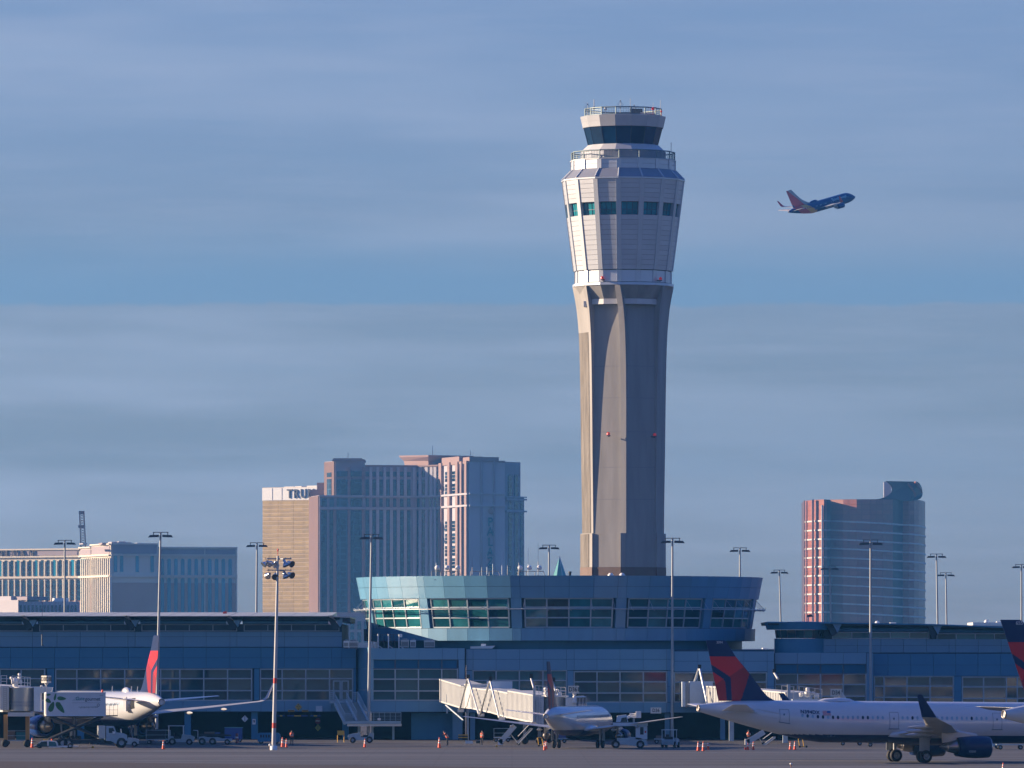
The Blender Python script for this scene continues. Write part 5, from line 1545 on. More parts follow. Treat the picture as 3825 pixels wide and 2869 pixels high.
PL = [(242, 2018, 1030, 'light pole behind the left concourse wing, left of the lattice crane mast', 0),
      (600, 1988, 892, 'tall light pole in front of the left concourse wing, above the red airliner tail', -.55),
      (960, 2027, 1040, 'light pole left of the gold hotel, behind the concourse roof', -.2),
      (1388, 1996, 903.6, 'light pole standing in front of the left end of the rotunda', -.45),
      (2051, 2036, 1080, 'light pole behind the rotunda, left of the pyramid rooflight', -.1),
      (2512, 2010, 904.8, 'light pole in front of the rotunda, right of the control tower shaft', -.05),
      (2764, 2046, 1090, 'light pole behind the right part of the rotunda roof', 0),
      (2911, 2129, 1250, 'leaning light pole just left of the bronze tower', .75),
      (3099, 2115, 1230, 'leaning light pole in front of the left half of the bronze tower', .6),
      (3252, 2017, 904.8, 'light pole in front of the right concourse wing and the bronze tower', 0),
      (3498, 2069, 1150, 'taller of the two leaning light poles right of the bronze tower', .45),
      (3533, 2139, 1260, 'shorter of the two leaning light poles right of the bronze tower', .4),
      (3815, 2108, 1200, 'light pole at the right edge above the dark ship-numbered tail', .1)]
for u, v, Y, lab, lean in PL: light_pole(u, v, None, Y, lab, lean, headw=2.35 if Y < 1000 else 2.5)

M_MASTW = mat('mast_grey_white', (.42, .43, .44), .5, .1)
def flood_mast():
    Y = F*10/(2802-HY)
    r = thing('floodlight_mast', 'red and white banded floodlight mast with eight round lamps on the apron edge', 'light pole', (X_(1022, Y), Y, 0))
    o = r.location
    def p(u, v, d=0): return at(u, v, Y)+Vector((0, d, 0))
    base, top = p(1022, 2802), p(1038, 2076)
    bands = [(0, .24), (2802, 2782)]
    vs = [(2802, 2788, M_MASTW), (2788, 2751, M_MASTW), (2751, 2720, M_MASTW), (2720, 2700, M_RED), (2700, 2638, M_MASTW), (2638, 2618, M_MASTW), (2618, 2553, M_MASTW), (2553, 2533, M_RED), (2533, 2380, M_MASTW), (2380, 2076, M_MASTW)]
    for i, (a, b, m) in enumerate(vs):
        t0, t1 = (2802-a)/726, (2802-b)/726
        MB(o).tube(base.lerp(top, t0), base.lerp(top, t1), .25-.12*t0, 14, .25-.12*t1).build('mast_section' if m is not M_RED else 'red_band', m, r)
    MB(o).lathe([(.42, 0), (.42, .45), (.32, .5)], base, n=12).build('base_plinth', M_WHITEB, r)
    t = p(1038, 2061)
    MB(o).tube(top, t, .03, 5).lathe([(.02, 0), (.09, .08), (.08, .3), (.02, .38)], t, n=8).build('top_beacon', M_RED, r)
    for va in (2087.5, 2130):
        MB(o).tube(p(997, va, .2), p(1089, va, .2), .07, 6).tube(p(1045, va+1, 0), p(1060, va+1, -.5), .10, 6).build('cross_arm', M_GREY, r)
    def lamp(u, v, dx, dz, dy, s=1.0):
        """bell-shaped flood, mouth along direction (dx, dy, dz)"""
        d = Vector((dx, dy, dz)).normalized(); a = d.orthogonal().normalized(); b = d.cross(a); c = p(u, v, .1)
        rings = []
        for rad, h in ((.07, -.55), (.16, -.5), (.18, -.25), (.24, -.1), (.37, .12), (.40, .26)):
            rings.append([c+d*h*s+(a*cos(2*pi*i/16)+b*sin(2*pi*i/16))*rad*s for i in range(16)])
        m = MB(o).loft(rings, caps=False).build('floodlight', M_ALU, r)
        MB(o).add([q-d*.03 for q in rings[-1]], [tuple(range(16))]).build('lens', M_DGREY, m)
        MB(o).tube(c-d*.3, Vector((c.x, c.y+.15, c.z+.75)), .03, 4).build('lamp_bracket', M_DGREY, m)
    for u, v, dx, dz, dy in ((990, 2106, -.6, -.5, -.3), (1005, 2104, .5, -.4, .9), (1030, 2108, 0, -.5, .9), (1066, 2107, .3, -.75, -.2), (1086, 2105, .6, -.35, -.6),
                             (1002, 2149, -.3, -.3, .8), (1028, 2152, 0, -.5, -.8), (1066, 2150, .3, -.75, -.2), (1087, 2147, .6, -.35, -.6)):
        lamp(u, v, dx, dz, dy)
flood_mast()

# ------------------------------------------------------------------ rotunda roof and block roofs
def roof_things():
    Y = 912.0
    zr = Z_(2157, Y)-.3
    lst = [(1629, 2040, 1, 'left end of the row, its round dish lamp lowest'), (1666, 2053, 1, 'second from the left of the row'), (1706, 2070, 1, 'third from the left of the row'), (1764, 2073, 0, 'slim bare one right of the left dish trio'), (1800, 2072, 0, 'bare one in front of the lettering'), (1819, 2072, 0, 'bare one under the lettering'), (1841, 2048, 0, 'pale one right of the lettering'), (1875, 2060, 0, 'thin one left of the paired dark masts'), (1896, 2060, 0, 'thin one right of the lettering'), (1938, 2038, 1, 'first of the right-hand dish trio'), (1973, 2049, 1, 'middle of the right-hand dish trio'), (2010, 2030, 1, 'last of the right-hand dish trio')]
    for u, v, lamp, txt in lst:
        r = thing('whip_antenna', 'thin roof whip antenna, ' + txt, 'antenna', (X_(u, Y), Y, zr), group='whip antennas on the rotunda roof')
        h = Z_(v, Y)-zr
        MB().tube((0, 0, 0), (0, 0, h*.5), .05, 5).tube((0, 0, h*.5), (0, 0, h), .03, 4).box(-.3, .3, -.3, .3, 0, .06).build('mast', M_WHITEB if u % 2 else M_GREY, r)
        if lamp:
            z = Z_(2121, Y)-zr
            MB().lathe([(.02, -.32), (.3, -.22), (.34, .05), (.2, .28), (.02, .32)], (.16, -.2, z), n=12).build('dish_lamp', M_WHITE, r)
            MB().tube((0, 0, z-.2), (.15, -.2, z-.2), .03, 4).build('lamp_bracket', M_GREY, r)
    for u0, u1, lab in ((1612, 1715, 'low pipe rail carrying dish lamps on the rotunda roof, left group'), (1758, 1862, 'low pipe rail on the rotunda roof below the vertical lettering'), (1935, 2030, 'low pipe rail carrying dish lamps on the rotunda roof, right group')):
        r = thing('roof_pipe_rail', lab, 'rail', (X_((u0+u1)/2, Y), Y, zr)); o = r.location
        mb = MB(o); z = Z_(2134, Y)
        mb.tube((X_(u0, Y), Y+.3, z), (X_(u1, Y), Y+.3, z), .05, 5)
        mb.build('rail', M_GREY, r)
        for i in range(4):
            x = X_(u0, Y)+(X_(u1, Y)-X_(u0, Y))*i/3
            MB(o).tube((x, Y+.3, z), (x+(.35 if i == 3 else 0), Y+.3, zr), .05, 5).build('post', M_GREY, r)
    # pyramid rooflight
    r = thing('pyramid_rooflight', 'pointed teal glass pyramid on the rotunda roof', 'rooflight', (X_(2090, 930), 930, ROOFZ)); w = 1.05; h = Z_(2077, 930)-ROOFZ
    s_ = 4*w/2.1*.9
    n = 8; ring = [Vector((1.05*cos(2*pi*(i+.5)/n), 1.05*sin(2*pi*(i+.5)/n), 0)) for i in range(n)]
    ring = [q*1.0 for q in ring]
    for i in range(n):
        MB().add([ring[i], ring[(i+1) % n], Vector((0, 0, h))], [(0, 1, 2)]).build('glass_facet', mat('sea_green_glass', (.12, .36, .36), .15, 0, .6, .1, .5, rand=.15), r)
        MB().tube(ring[i], (0, 0, h), .03, 4).build('glazing_bar', M_WHITEB, r)
    r = thing('roof_vent', 'short dark vent pipe beside the pyramid rooflight', 'vent', (X_(2129, 915), 915, zr)); MB().lathe([(.16, 0), (.16, .9), (.22, .92), (.22, 1.1), (.02, 1.12)], n=10).build('pipe', M_DGREY, r)
    for u, lab in ((2281, 'white floodlight on the rotunda roof edge, left of a pair below the tower'), (2324, 'white floodlight on the rotunda roof edge, right of a pair below the tower')):
        r = thing('roof_floodlight', lab, 'floodlight', (X_(u, 911), 911, zr), group='roof floodlights below the tower')
        MB().lathe([(.05, -.1), (.35, 0), (.4, .35), (.2, .6), (.02, .62)], (0, 0, .25), n=10).tube((0, 0, 0), (0, 0, .3), .05, 4).build('lamp_body', M_WHITE, r)
    # plant on the lower roofs
    zb = Z_(2421, 907)-.05
    def unit(u0, u1, v, lab, m, Y=909.0, fins=True):
        r = thing('rooftop_unit', lab, 'air conditioner', (X_((u0+u1)/2, Y), Y, zb), group='plant on the block roof'); w = X_(u1, Y)-X_(u0, Y); h = Z_(v, Y)-zb
        MB().box(-w/2, w/2, 0, 1.6, .15, h).build('casing', m, r); MB().box(-w/2+.1, w/2-.1, .1, 1.5, 0, .15).build('base_frame', M_DGREY, r)
        for i in range(4): MB().box(-w/2+.08, w/2-.08, -.04, 0, .3+(h-.5)*i/4, .3+(h-.5)*(i+.55)/4).build('grille_slat', M_DGREY, r)
        MB().lathe([(.02, 0), (w*.3, 0), (w*.3, .18), (.02, .18)], (0, .8, h), n=12).build('fan_guard', M_GREY, r)
    unit(1283, 1303, 2394, 'white finned rooftop unit at the corner beside the left wing', M_WHITE); unit(1303, 1338, 2394, 'brown-grey rooftop unit just right of the white finned one', M_STEEL)
    unit(1497, 1527, 2390, 'grey box unit on the louvred block roof, nearest the pipes', M_STEEL); unit(1532, 1553, 2391, 'pale unit between the two brownish boxes on the louvred block roof', M_WHITE); unit(1584, 1624, 2392, 'brownish box unit on the louvred block roof under the rotunda', M_STEEL)
    for u, v, lab in ((1412, 2368, 'left of the three pale pipes on the louvred block roof'), (1451, 2369, 'middle of the three pale pipes on the louvred block roof'), (1490, 2370, 'right of the three pale pipes on the louvred block roof, with white box')):
        r = thing('vent_pipe', lab, 'pipe', (X_(u, 908), 908, zb), group='pale pipes on the block roof'); h = Z_(v, 908)-zb
        MB().tube((0, 0, 0), (0, 0, h), .09, 6).tube((0, 0, h*.2), (.6, .3, 0), .06, 5).build('pipe', M_WHITE, r)
        if u == 1490: MB().cbox((.25, -.1, h*.92), (.35, .3, .45)).build('junction_box', M_WHITE, r)
    r = thing('roof_railing', 'thin dark pipe frame around the plant on the louvred block roof', 'railing', (X_(1440, 908.6), 908.6, zb))
    for z in (.9, 1.8):
        MB().tube((X_(1395, 908.6)-X_(1440, 908.6), 0, z), (X_(1497, 908.6)-X_(1440, 908.6), 0, z), .04, 4).build('rail', M_DGREY, r)
    for u in (1395, 1420, 1437, 1465, 1478): MB().tube((X_(u, 908.6)-X_(1440, 908.6), 0, 0), (X_(u, 908.6)-X_(1440, 908.6)-.3, 0, 1.8), .05, 4).build('post', M_DGREY, r)
    r = thing('wedge_rooflight', 'low white wedge-shaped rooflight on the block roof below the rotunda', 'rooflight', (X_(1800, 908), 908, Z_(2424, 908)-.05)); o = r.location
    MB(o).hexa([at(1757, 2423, 908), at(1838, 2423, 908), at(1850, 2412, 908), at(1757, 2415, 908)], [q+Vector((0, 3, .0)) for q in (at(1757, 2423, 908), at(1838, 2423, 908), at(1850, 2412, 908), at(1757, 2415, 908))]).build('wedge', M_WHITE, r)
    MB(o).box(X_(1797, 909), X_(1815, 909), 908.6, 910, Z_(2414, 909), Z_(2405, 909)).build('hood', M_WHITEB, r)
    # small things on the left roof
    Y = 930.0; r = thing('roof_box', 'small red box on the left concourse roof near its right end', 'box', (X_(840, Y), Y, Z_(2299, Y)-.3)); o = r.location
    MB(o).box(X_(833, Y), X_(847, Y), Y, Y+.5, Z_(2299, Y)-.3, Z_(2284, Y)).box(X_(836, Y), X_(839, Y), Y-.02, Y, Z_(2299, Y), Z_(2284, Y)).build('panel', M_RED, r)
    Y = 909.0; r = thing('whip_antenna', 'tall thin dark antenna bracketed to the far left concourse wall', 'antenna', (X_(157, Y), Y-2.0, Z_(2412, Y))); o = r.location
    MB(o).tube(at(157, 2412, Y-2), at(157, 2370, Y-2), .09, 5).tube(at(157, 2380, Y-2), at(158, 2250, Y-2), .035, 4).build('mast', M_DGREY, r)
    MB(o).tube(at(157, 2405, Y-2), at(162, 2413, Y+.8), .05, 4).tube(at(157, 2395, Y-2), at(157, 2395, Y+.8), .05, 4).build('wall_bracket', M_DGREY, r)
    Y = 940.0; r = thing('roof_camera', 'floodlight on a short roof post at the foot of the bronze tower', 'floodlight', (X_(3021, Y), Y, Z_(2322, Y))); o = r.location
    MB(o).tube(at(3020, 2324, Y), at(3020, 2304, Y), .07, 5).build('post', M_WHITE, r)
    MB(o).hexa([at(3016, 2306, Y), at(3039, 2304, Y), at(3030, 2294, Y), at(3016, 2297, Y)], [q+Vector((0, .8, 0)) for q in (at(3016, 2306, Y), at(3039, 2304, Y), at(3030, 2294, Y), at(3016, 2297, Y))]).build('lamp_head', M_DGREY, r)
roof_things()

# ------------------------------------------------------------------ signs on the buildings
def sign(name, label, u0, u1, v0, v1, Y, txt, m=M_WHITE, ink=M_INK, diamond=False, squash=.9, size=.78, rx=0, cat='sign'):
    r = thing(name, label, cat, (X_((u0+u1)/2, Y), Y, Z_((v0+v1)/2, Y)))
    w, h = X_(u1, Y)-X_(u0, Y), Z_(v0, Y)-Z_(v1, Y)
    if diamond: MB().prism([(0, -h/2), (w/2, 0), (0, h/2), (-w/2, 0)], 'y', -.06, 0).build('plate', m, r)
    elif diamond is None: MB().prism([(w/2*cos(pi/8+pi/4*i)/cos(pi/8), h/2*sin(pi/8+pi/4*i)/cos(pi/8)) for i in range(8)], 'y', -.06, 0).build('plate', m, r)
    else: MB().box(-w/2, w/2, -.06, 0, -h/2, h/2).build('plate', m, r)
    if txt: text_part('lettering', txt, ink, r, (0, -.07, 0), (radians(90), 0, 0), h*size, .006, squash=squash, width=.012)
    return r
sign('gate_sign', 'small white D36 gate plate on the blue wall right of the regional jet', 2430, 2470, 2643, 2665, 905.9, 'D36', squash=.85, size=.82)
r = sign('warning_sign', 'yellow diamond clearance sign on the wall over the underpass opening', 1101, 1128, 2627, 2655, 911.9, '', M_YELLOW, diamond=True)
for du, dz in ((0, .30), (0, -.30)): MB().prism([(-.12, dz-.1*(1 if dz > 0 else -1)), (.12, dz-.1*(1 if dz > 0 else -1)), (0, dz+.1*(1 if dz > 0 else -1))], 'y', -.075, -.061).build('arrow_mark', M_INK, r)
text_part('lettering', "9'-2\"", M_INK, r, (0, -.07, 0), (radians(90), 0, 0), .26, .006, width=.01)
sign('warning_plate', 'left of two yellow plates beneath the diamond clearance sign', 1076, 1100, 2652, 2659, 911.9, 'CLEARANCE', M_YELLOW, squash=.7, size=.7)
sign('warning_plate', 'right of two yellow plates beneath the diamond clearance sign', 1128, 1152, 2652, 2659, 911.9, 'CLEARANCE', M_YELLOW, squash=.7, size=.7)
sign('blank_plate', 'pale blue square plate on the wall right of the yellow clearance signs', 1180, 1204, 2637, 2658, 911.9, '', M_WHITEB)
sign('stop_sign', 'faded red STOP octagon hanging in the dark underpass', 1177, 1197, 2682, 2705, 915, 'STOP', mat('faded_red', (.22, .03, .035), .5), M_WHITE, None, .8, .34)
r = sign('crossing_sign', 'yellow diamond sign under the STOP octagon in the underpass', 1176, 1199, 2705, 2732, 915, '', mat('yellow_green_sign', (.42, .40, .04), .5), diamond=True)
MB().tube((-.1, -.07, -.2), (0, -.07, .02), .03, 4).tube((.1, -.07, -.2), (0, -.07, .02), .03, 4).tube((0, -.07, 0), (0, -.07, .16), .05, 4).lathe([(.01, -.06), (.06, 0), (.01, .06)], (0, -.07, .23), n=8).build('walker_symbol', M_INK, r)
sign('marker_sign', 'white diamond marker with a dark bar under the left concourse wing', 902, 927, 2672, 2698, 911.7, '', M_WHITE, diamond=True)
MB().box(-.03, .03, -.075, -.061, -.36, .36).build('bar_mark', M_INK, bpy.data.objects['marker_sign'])
sign('column_number', 'white column plate with numeral 9 under the left concourse wing', 943, 955, 2686, 2706, 911.6, '9', squash=.9, size=.8)
for u0, u1, lab in ((1036, 1064, 'left hanging clearance bar over the underpass, blue and yellow'), (1073, 1150, 'long middle clearance bar over the underpass, blue and yellow'), (1159, 1198, 'right hanging clearance bar over the underpass, blue and yellow')):
    r = thing('clearance_bar', lab, 'bar', (X_((u0+u1)/2, 911.5), 911.5, Z_(2674, 911.5)), group='clearance bars over the underpass')
    w = X_(u1, 911.5)-X_(u0, 911.5)
    for i in range(3):
        MB().box(-w/2+w*i/3, -w/2+w*(i+1)/3-.01, -.06, .06, -.07, .07).build('bar_segment', (M_RBLUE, M_YELLOW, M_RBLUE)[i], r)
    for x in (-w*.4, w*.4): MB().tube((x, 0, .07), (x, 0, .55), .015, 4).build('hanger', M_DGREY, r)

# ------------------------------------------------------------------ steel stair to the apron
def steel_stair():
    Y = 905.5
    r = thing('steel_stair', 'pale steel stair and landing down from the double door to a platform', 'stair', (X_(1400, Y), Y, 0)); o = r.location
    M_ST = mat('stair_paint', (.30, .42, .50), .45)
    def q(u, v, d=0): return at(u, v, Y+d)
    # upper landing, lower platform
    MB(o).box(X_(1231, Y), X_(1318, Y), Y-.2, Y+6.3, Z_(2627, Y), Z_(2618, Y)).build('upper_landing', M_ST, r)
    MB(o).box(X_(1288, Y), X_(1498, Y), Y-3.4, Y+.6, Z_(2703, Y), Z_(2693, Y)).build('platform', M_ST, r)
    MB(o).box(X_(1299, Y), X_(1500, Y), Y-3.2, Y+.5, Z_(2712, Y), Z_(2703.5, Y)).build('platform_beam', M_WHITE, r)
    # two flights between stringers, treads
    for (ua, ub) in ((1251, 1294), (1318, 1375)):
        pass
    S = [((1251, 2627), (1288, 2700)), ((1294, 2620), (1333, 2693)), ((1336, 2618), (1374, 2692))]
    for (a, b) in S:
        A, B = q(*a, -.2), q(*b, -3.0)
        MB(o).hexa([A+Vector((-.12, 0, -.25)), A+Vector((.12, 0, -.25)), B+Vector((.12, 0, -.25)), B+Vector((-.12, 0, -.25))], [A+Vector((-.12, 0, .12)), A+Vector((.12, 0, .12)), B+Vector((.12, 0, .12)), B+Vector((-.12, 0, .12))]).build('stringer', M_ST, r)
    for (s0, s1) in ((0, 1), (1, 2)):
        for i in range(13):
            t = (i+.5)/13
            A = q(*S[s0][0], -.2).lerp(q(*S[s0][1], -3.0), t); B = q(*S[s1][0], -.2).lerp(q(*S[s1][1], -3.0), t)
            z = A.z
            MB(o).box(A.x+.13, B.x-.13, A.y-.14, A.y+.14, z-.03, z+.03).box(A.x+.13, B.x-.13, A.y+.12, A.y+.14, z-.18, z-.03).build('tread', M_ST, r)
    # railings
    def rail(p0, p1, n, h=1.05, bars=3):
        A, B = Vector(p0), Vector(p1); up = Vector((0, 0, 1))
        mb = MB(o).tube(A+up*h, B+up*h, .05, 5)
        for k in range(1, bars+1): mb.tube(A+up*h*k/(bars+1), B+up*h*k/(bars+1), .025, 4)
        rl = mb.build('railing', M_ST, r)
        for i in range(n+1):
            c = A.lerp(B, i/n); MB(o).tube(c, c+up*h, .035, 4).build('baluster', M_ST, rl)
    for a, b in S: rail(q(*a, -.3)+Vector((0, 0, .1)), q(*b, -3.1)+Vector((0, 0, .1)), 7)
    rail(q(1232, 2618, -.2), q(1251, 2618, -.2), 4); rail(q(1318, 2618, 0), q(1339, 2618, 0), 4)
    rail(q(1376, 2693, -3.3), q(1498, 2693, -3.3), 6, 1.1, 5); rail(q(1290, 2693, -3.3), q(1330, 2693, -3.3), 3, .9, 3)
    MB(o).box(X_(1412, Y), X_(1424, Y), Y-3.42, Y-3.36, Z_(2690, Y), Z_(2682, Y)).build('notice_plate', M_WHITE, r)
    for u, v in ((1341, 2738), (1392, 2766), (1470, 2766)):
        MB(o).box(X_(u-4, Y), X_(u+4, Y), Y-1.6, Y-1.3, 0, Z_(2712, Y)).build('leg', M_ST, r)
    MB(o).tube(q(1395, 2714, -1.5), q(1384, 2748, -1.5), .08, 5).build('brace', M_ST, r)
steel_stair()

# ------------------------------------------------------------------ boarding bridges
M_BRIDGE = mat('cream_bridge_panel', (.50, .52, .52), .5, .0, .4, .05, .6)
M_BRIDGEG = mat('galvanised_cab_drum', (.40, .40, .39), .38, .65, .5, .08, .7)
def tunnel(r, P0, P1, z00, z01, z10, z11, wd, name='tunnel_section', m=None, pitch=.62, rib=True):
    """box tube from P0 to P1 (plan points of the visible side), bottom/top z at each end, width wd away from the visible side; corrugated"""
    o = r.location; m = m or M_BRIDGE
    d = (P1-P0).normalized(); n = Vector((d.y, -d.x, 0))
    if n.x > 0: n = -n          # the visible side looks to the left
    L = (P1-P0).length
    def pt(t, z, out): p = P0+d*t+n*out; return Vector((p.x, p.y, z))
    zb = lambda t: z00+(z10-z00)*t/L
    zt = lambda t: z01+(z11-z01)*t/L
    s = MB(o).hexa([pt(0, zb(0), 0), pt(L, zb(L), 0), pt(L, zt(L), 0), pt(0, zt(0), 0)], [pt(0, zb(0), -wd), pt(L, zb(L), -wd), pt(L, zt(L), -wd), pt(0, zt(0), -wd)]).build(name, m, r)
    if rib:
        mb = MB(o); k = max(3, int(L/pitch))
        for i in range(k):
            a, b = L*(i+.22)/k, L*(i+.78)/k
            f = [pt(a, zb(a)+.2, .0), pt(b, zb(b)+.2, .0), pt(b, zt(b)-.12, .0), pt(a, zt(a)-.12, .0)]
            g = [pt(a+.08*L/k, zb(a)+.22, .09), pt(b-.08*L/k, zb(b)+.22, .09), pt(b-.08*L/k, zt(b)-.14, .09), pt(a+.08*L/k, zt(a)-.14, .09)]
            mb.hexa(g, f)
        tag(mb.build('corrugation', m, s), kind='stuff')
    for (za, zb_, nm) in ((zt, .16, 'top_rail'), (zb, .2, 'bottom_rail')):
        up = zb_ if nm == 'bottom_rail' else 0; dn = 0 if nm == 'bottom_rail' else zb_
        MB(o).hexa([pt(0, za(0)-dn, .1), pt(L, za(L)-dn, .1), pt(L, za(L)+up, .1), pt(0, za(0)+up, .1)], [pt(0, za(0)-dn, .01), pt(L, za(L)-dn, .01), pt(L, za(L)+up, .01), pt(0, za(0)+up, .01)]).build(nm, m, r)
    return s
def plan_on(A, B, u):
    """plan point on the line A-B seen in photograph column u"""
    k = (u-CX)/F
    t = (k*A.y-A.x)/((B.x-A.x)-k*(B.y-A.y))
    return A.lerp(B, t)
def gate_bridge_36():
    A, B = Vector((X_(1642, 903), 903, 0)), Vector((X_(2010, 852), 852, 0))
    r = thing('boarding_bridge', 'white corrugated boarding bridge with hanging rods reaching the regional jet at D36', 'boarding bridge', (A.x, A.y, 0), group='boarding bridges'); o = r.location
    def sec(ua, ub, ta, tb, ba, bb, wd, **k):
        p, q = plan_on(A, B, ua), plan_on(A, B, ub)
        return tunnel(r, p, q, Z_(ba, p.y), Z_(ta, p.y), Z_(bb, q.y), Z_(tb, q.y), wd, **k)
    sec(1643, 1724, 2536, 2560, 2622, 2647, 3.3)
    sec(1736, 1757, 2555, 2556, 2645, 2648, 3.5, name='header_frame', rib=False)
    sec(1724.5, 1735.5, 2562, 2562, 2644, 2646, 2.9, name='hinge_curtain', rib=False, m=M_GREY)
    sec(1757.5, 1830, 2568, 2576, 2647, 2663, 2.7); sec(1830.5, 1898, 2573, 2587, 2662, 2683, 3.0); sec(1898.5, 1993, 2579, 2595, 2682, 2701, 3.3)
    # hanging rods in A pairs, black pulleys on top
    for ua, va, ub, vb, d in ((1737, 2653, 1768, 2535, .7), (1770, 2535, 1810, 2668, .7), (1815, 2668, 1850, 2545, .7), (1853, 2545, 1886, 2681, .7), (1863, 2535, 1874, 2575, -4), (1940, 2548, 1930, 2580, -4), (1942, 2548, 1952, 2582, -4)):
        p, q = plan_on(A, B, ua), plan_on(A, B, ub); n = Vector((-d, -.1, 0))
        MB(o).tube(Vector((p.x, p.y, Z_(va, p.y)))+n, Vector((q.x, q.y, Z_(vb, q.y)))+n, .13, 7).build('hanging_rod', M_STEEL, r)
    for u, v, d in ((1770, 2527, .7), (1853, 2535, .7), (1863, 2525, -4), (1945, 2538, -4)):
        p = plan_on(A, B, u); MB(o).cbox((p.x-d, p.y, Z_(v, p.y)), (.4, .5, .5)).build('rod_pulley', M_BLACK, r)
    for u, v in ((1736, 2655), (1812, 2671), (1890, 2684)):
        p = plan_on(A, B, u); MB(o).cbox((p.x-.5, p.y, Z_(v, p.y)), (.8, .8, .35)).build('rod_shoe', M_WHITE, r)
    # roof walkway rail, small attic box
    p = plan_on(A, B, 1800); MB(o).cbox((p.x+2.2, p.y+4, Z_(2562, p.y)), (3.2, 2.6, 1.1)).build('roof_box', M_WHITEB, r)
    # cab: upright, drum, cab box, hood, ladder, service rail
    Y = 845.0
    MB(o).box(X_(1991, Y), X_(1999, Y), Y-.6, Y, Z_(2697, Y), Z_(2566, Y)).box(X_(2003, Y), X_(2010, Y), Y-.5, Y, Z_(2703, Y), Z_(2612, Y)).build('lift_post', M_BRIDGE, r)
    MB(o).box(X_(1999, Y), X_(2032, Y), Y, Y+2.6, Z_(2706, Y), Z_(2600, Y)).build('cab_link', M_BRIDGE, r)
    lad = MB(o)
    for u in (2016, 2025): lad.tube(at(u, 2706, Y-.3), at(u, 2600, Y-.3), .04, 4)
    for i in range(12): lad.tube(at(2016, 2605+i*8.3, Y-.3), at(2025, 2605+i*8.3, Y-.3), .03, 4)
    lad.build('ladder', M_WHITE, r)
    c = (X_(2074, Y), Y+1.2, 0); zb, zt = Z_(2708, Y), Z_(2603, Y)
    MB(o).lathe([(1.45, zb), (1.45, zt)], c, n=28).build('cab_drum', M_BRIDGEG, r)
    MB(o).lathe([(1.6, zt+.01), (1.62, zt+.14), (.02, zt+.16)], c, n=28).lathe([(1.6, zb-.14), (1.6, zb-.01)], c, n=28).build('drum_cap', M_WHITE, r)
    MB(o).box(X_(2112, Y), X_(2152, Y), Y-.6, Y+1.6, Z_(2646, Y), Z_(2606, Y)).build('cab', M_WHITE, r)
    MB(o).hexa([at(2146, 2606, Y-.8), at(2192, 2604, Y-.4), at(2180, 2599, Y-.4), at(2150, 2601, Y-.8)], [p+Vector((0, 2.6, 0)) for p in (at(2146, 2606, Y-.8), at(2192, 2604, Y-.4), at(2180, 2599, Y-.4), at(2150, 2601, Y-.8))]).build('hood_roof', M_WHITEB, r)
    for i in range(7):
        u = 2150+i*6; MB(o).hexa([at(u, 2638, Y-.5), at(u+4, 2638, Y-.5), at(u+5.5, 2608, Y-.5), at(u+2.5, 2608, Y-.5)], [p+Vector((0, 2.2, 0)) for p in (at(u, 2638, Y-.5), at(u+4, 2638, Y-.5), at(u+5.5, 2608, Y-.5), at(u+2.5, 2608, Y-.5))]).build('canopy_pleat', M_DGREY if i % 2 else M_GREY, r)
    g = MB(o)
    for u in (2000, 2013, 2027, 2040, 2055, 2075, 2095, 2112): g.tube(at(u, 2601, Y), at(u, 2561+(u-2000)*.06, Y), .04, 4)
    for v in (2561, 2573, 2585): g.tube(at(2000, v, Y), at(2112, v+7, Y), .035, 4)
    g.build('service_railing', M_WHITE, r)
    for u, v, s in ((2038, 2575, .8), (2038, 2590, .8), (2082, 2580, .7), (2090, 2594, 1.0)):
        MB(o).lathe([(.05, -.3*s), (.28*s, -.2*s), (.3*s, .2*s), (.05, .3*s)], at(u, v, Y+.3), n=8).build('floodlight', M_WHITE, r)
    # gate cube on a stem
    s = sign_cube(r, 2122, 2158, 2562, 2590, Y-.9, 'D36', 8)
    MB(o).tube(at(2146, 2625, Y-.8), at(2146, 2600, Y-.8), .3, 8, .22).tube(at(2146, 2600, Y-.8), at(2146, 2591, Y-.8), .1, 8, .3).build('sign_stem', M_WHITE, r)
    # drive column with wheels, platform, yellow panel
    MB(o).box(X_(1938, 855), X_(2032, 855), 853, 856, Z_(2705, 855), Z_(2696, 855)).build('bogie_beam', M_BRIDGE, r)
    MB(o).box(X_(2000, 853), X_(2013, 853), 852.2, 852.9, Z_(2698, 853), Z_(2664, 853)).build('warning_panel', mat('ochre_panel', (.42, .22, .05), .5), r)
    for u in (1960, 2015):
        MB(o).box(X_(u-6, 857), X_(u+6, 857), 856.5, 857.3, .7, Z_(2700, 857)).build('drive_leg', M_GREY, r)
        MB(o).lathe([(.1, -.2), (.42, -.2), (.46, 0), (.42, .2), (.1, .2)], (X_(u, 857), 856, .46), 'y', 16).build('wheel', M_BLACK, r)
    for u, v in ((1748, 2690), (1670, 2634)):
        MB(o).box(X_(u-3, 899), X_(u+3, 899), 898.8, 899.2, 0 if u > 1700 else Z_(2665, 899), Z_(v-40, 899)).build('support_leg', M_WHITEB, r)
    MB(o).tube(at(1665, 2634, 897), at(1730, 2690, 880), .09, 5).build('cable_conduit', M_WHITEB, r)
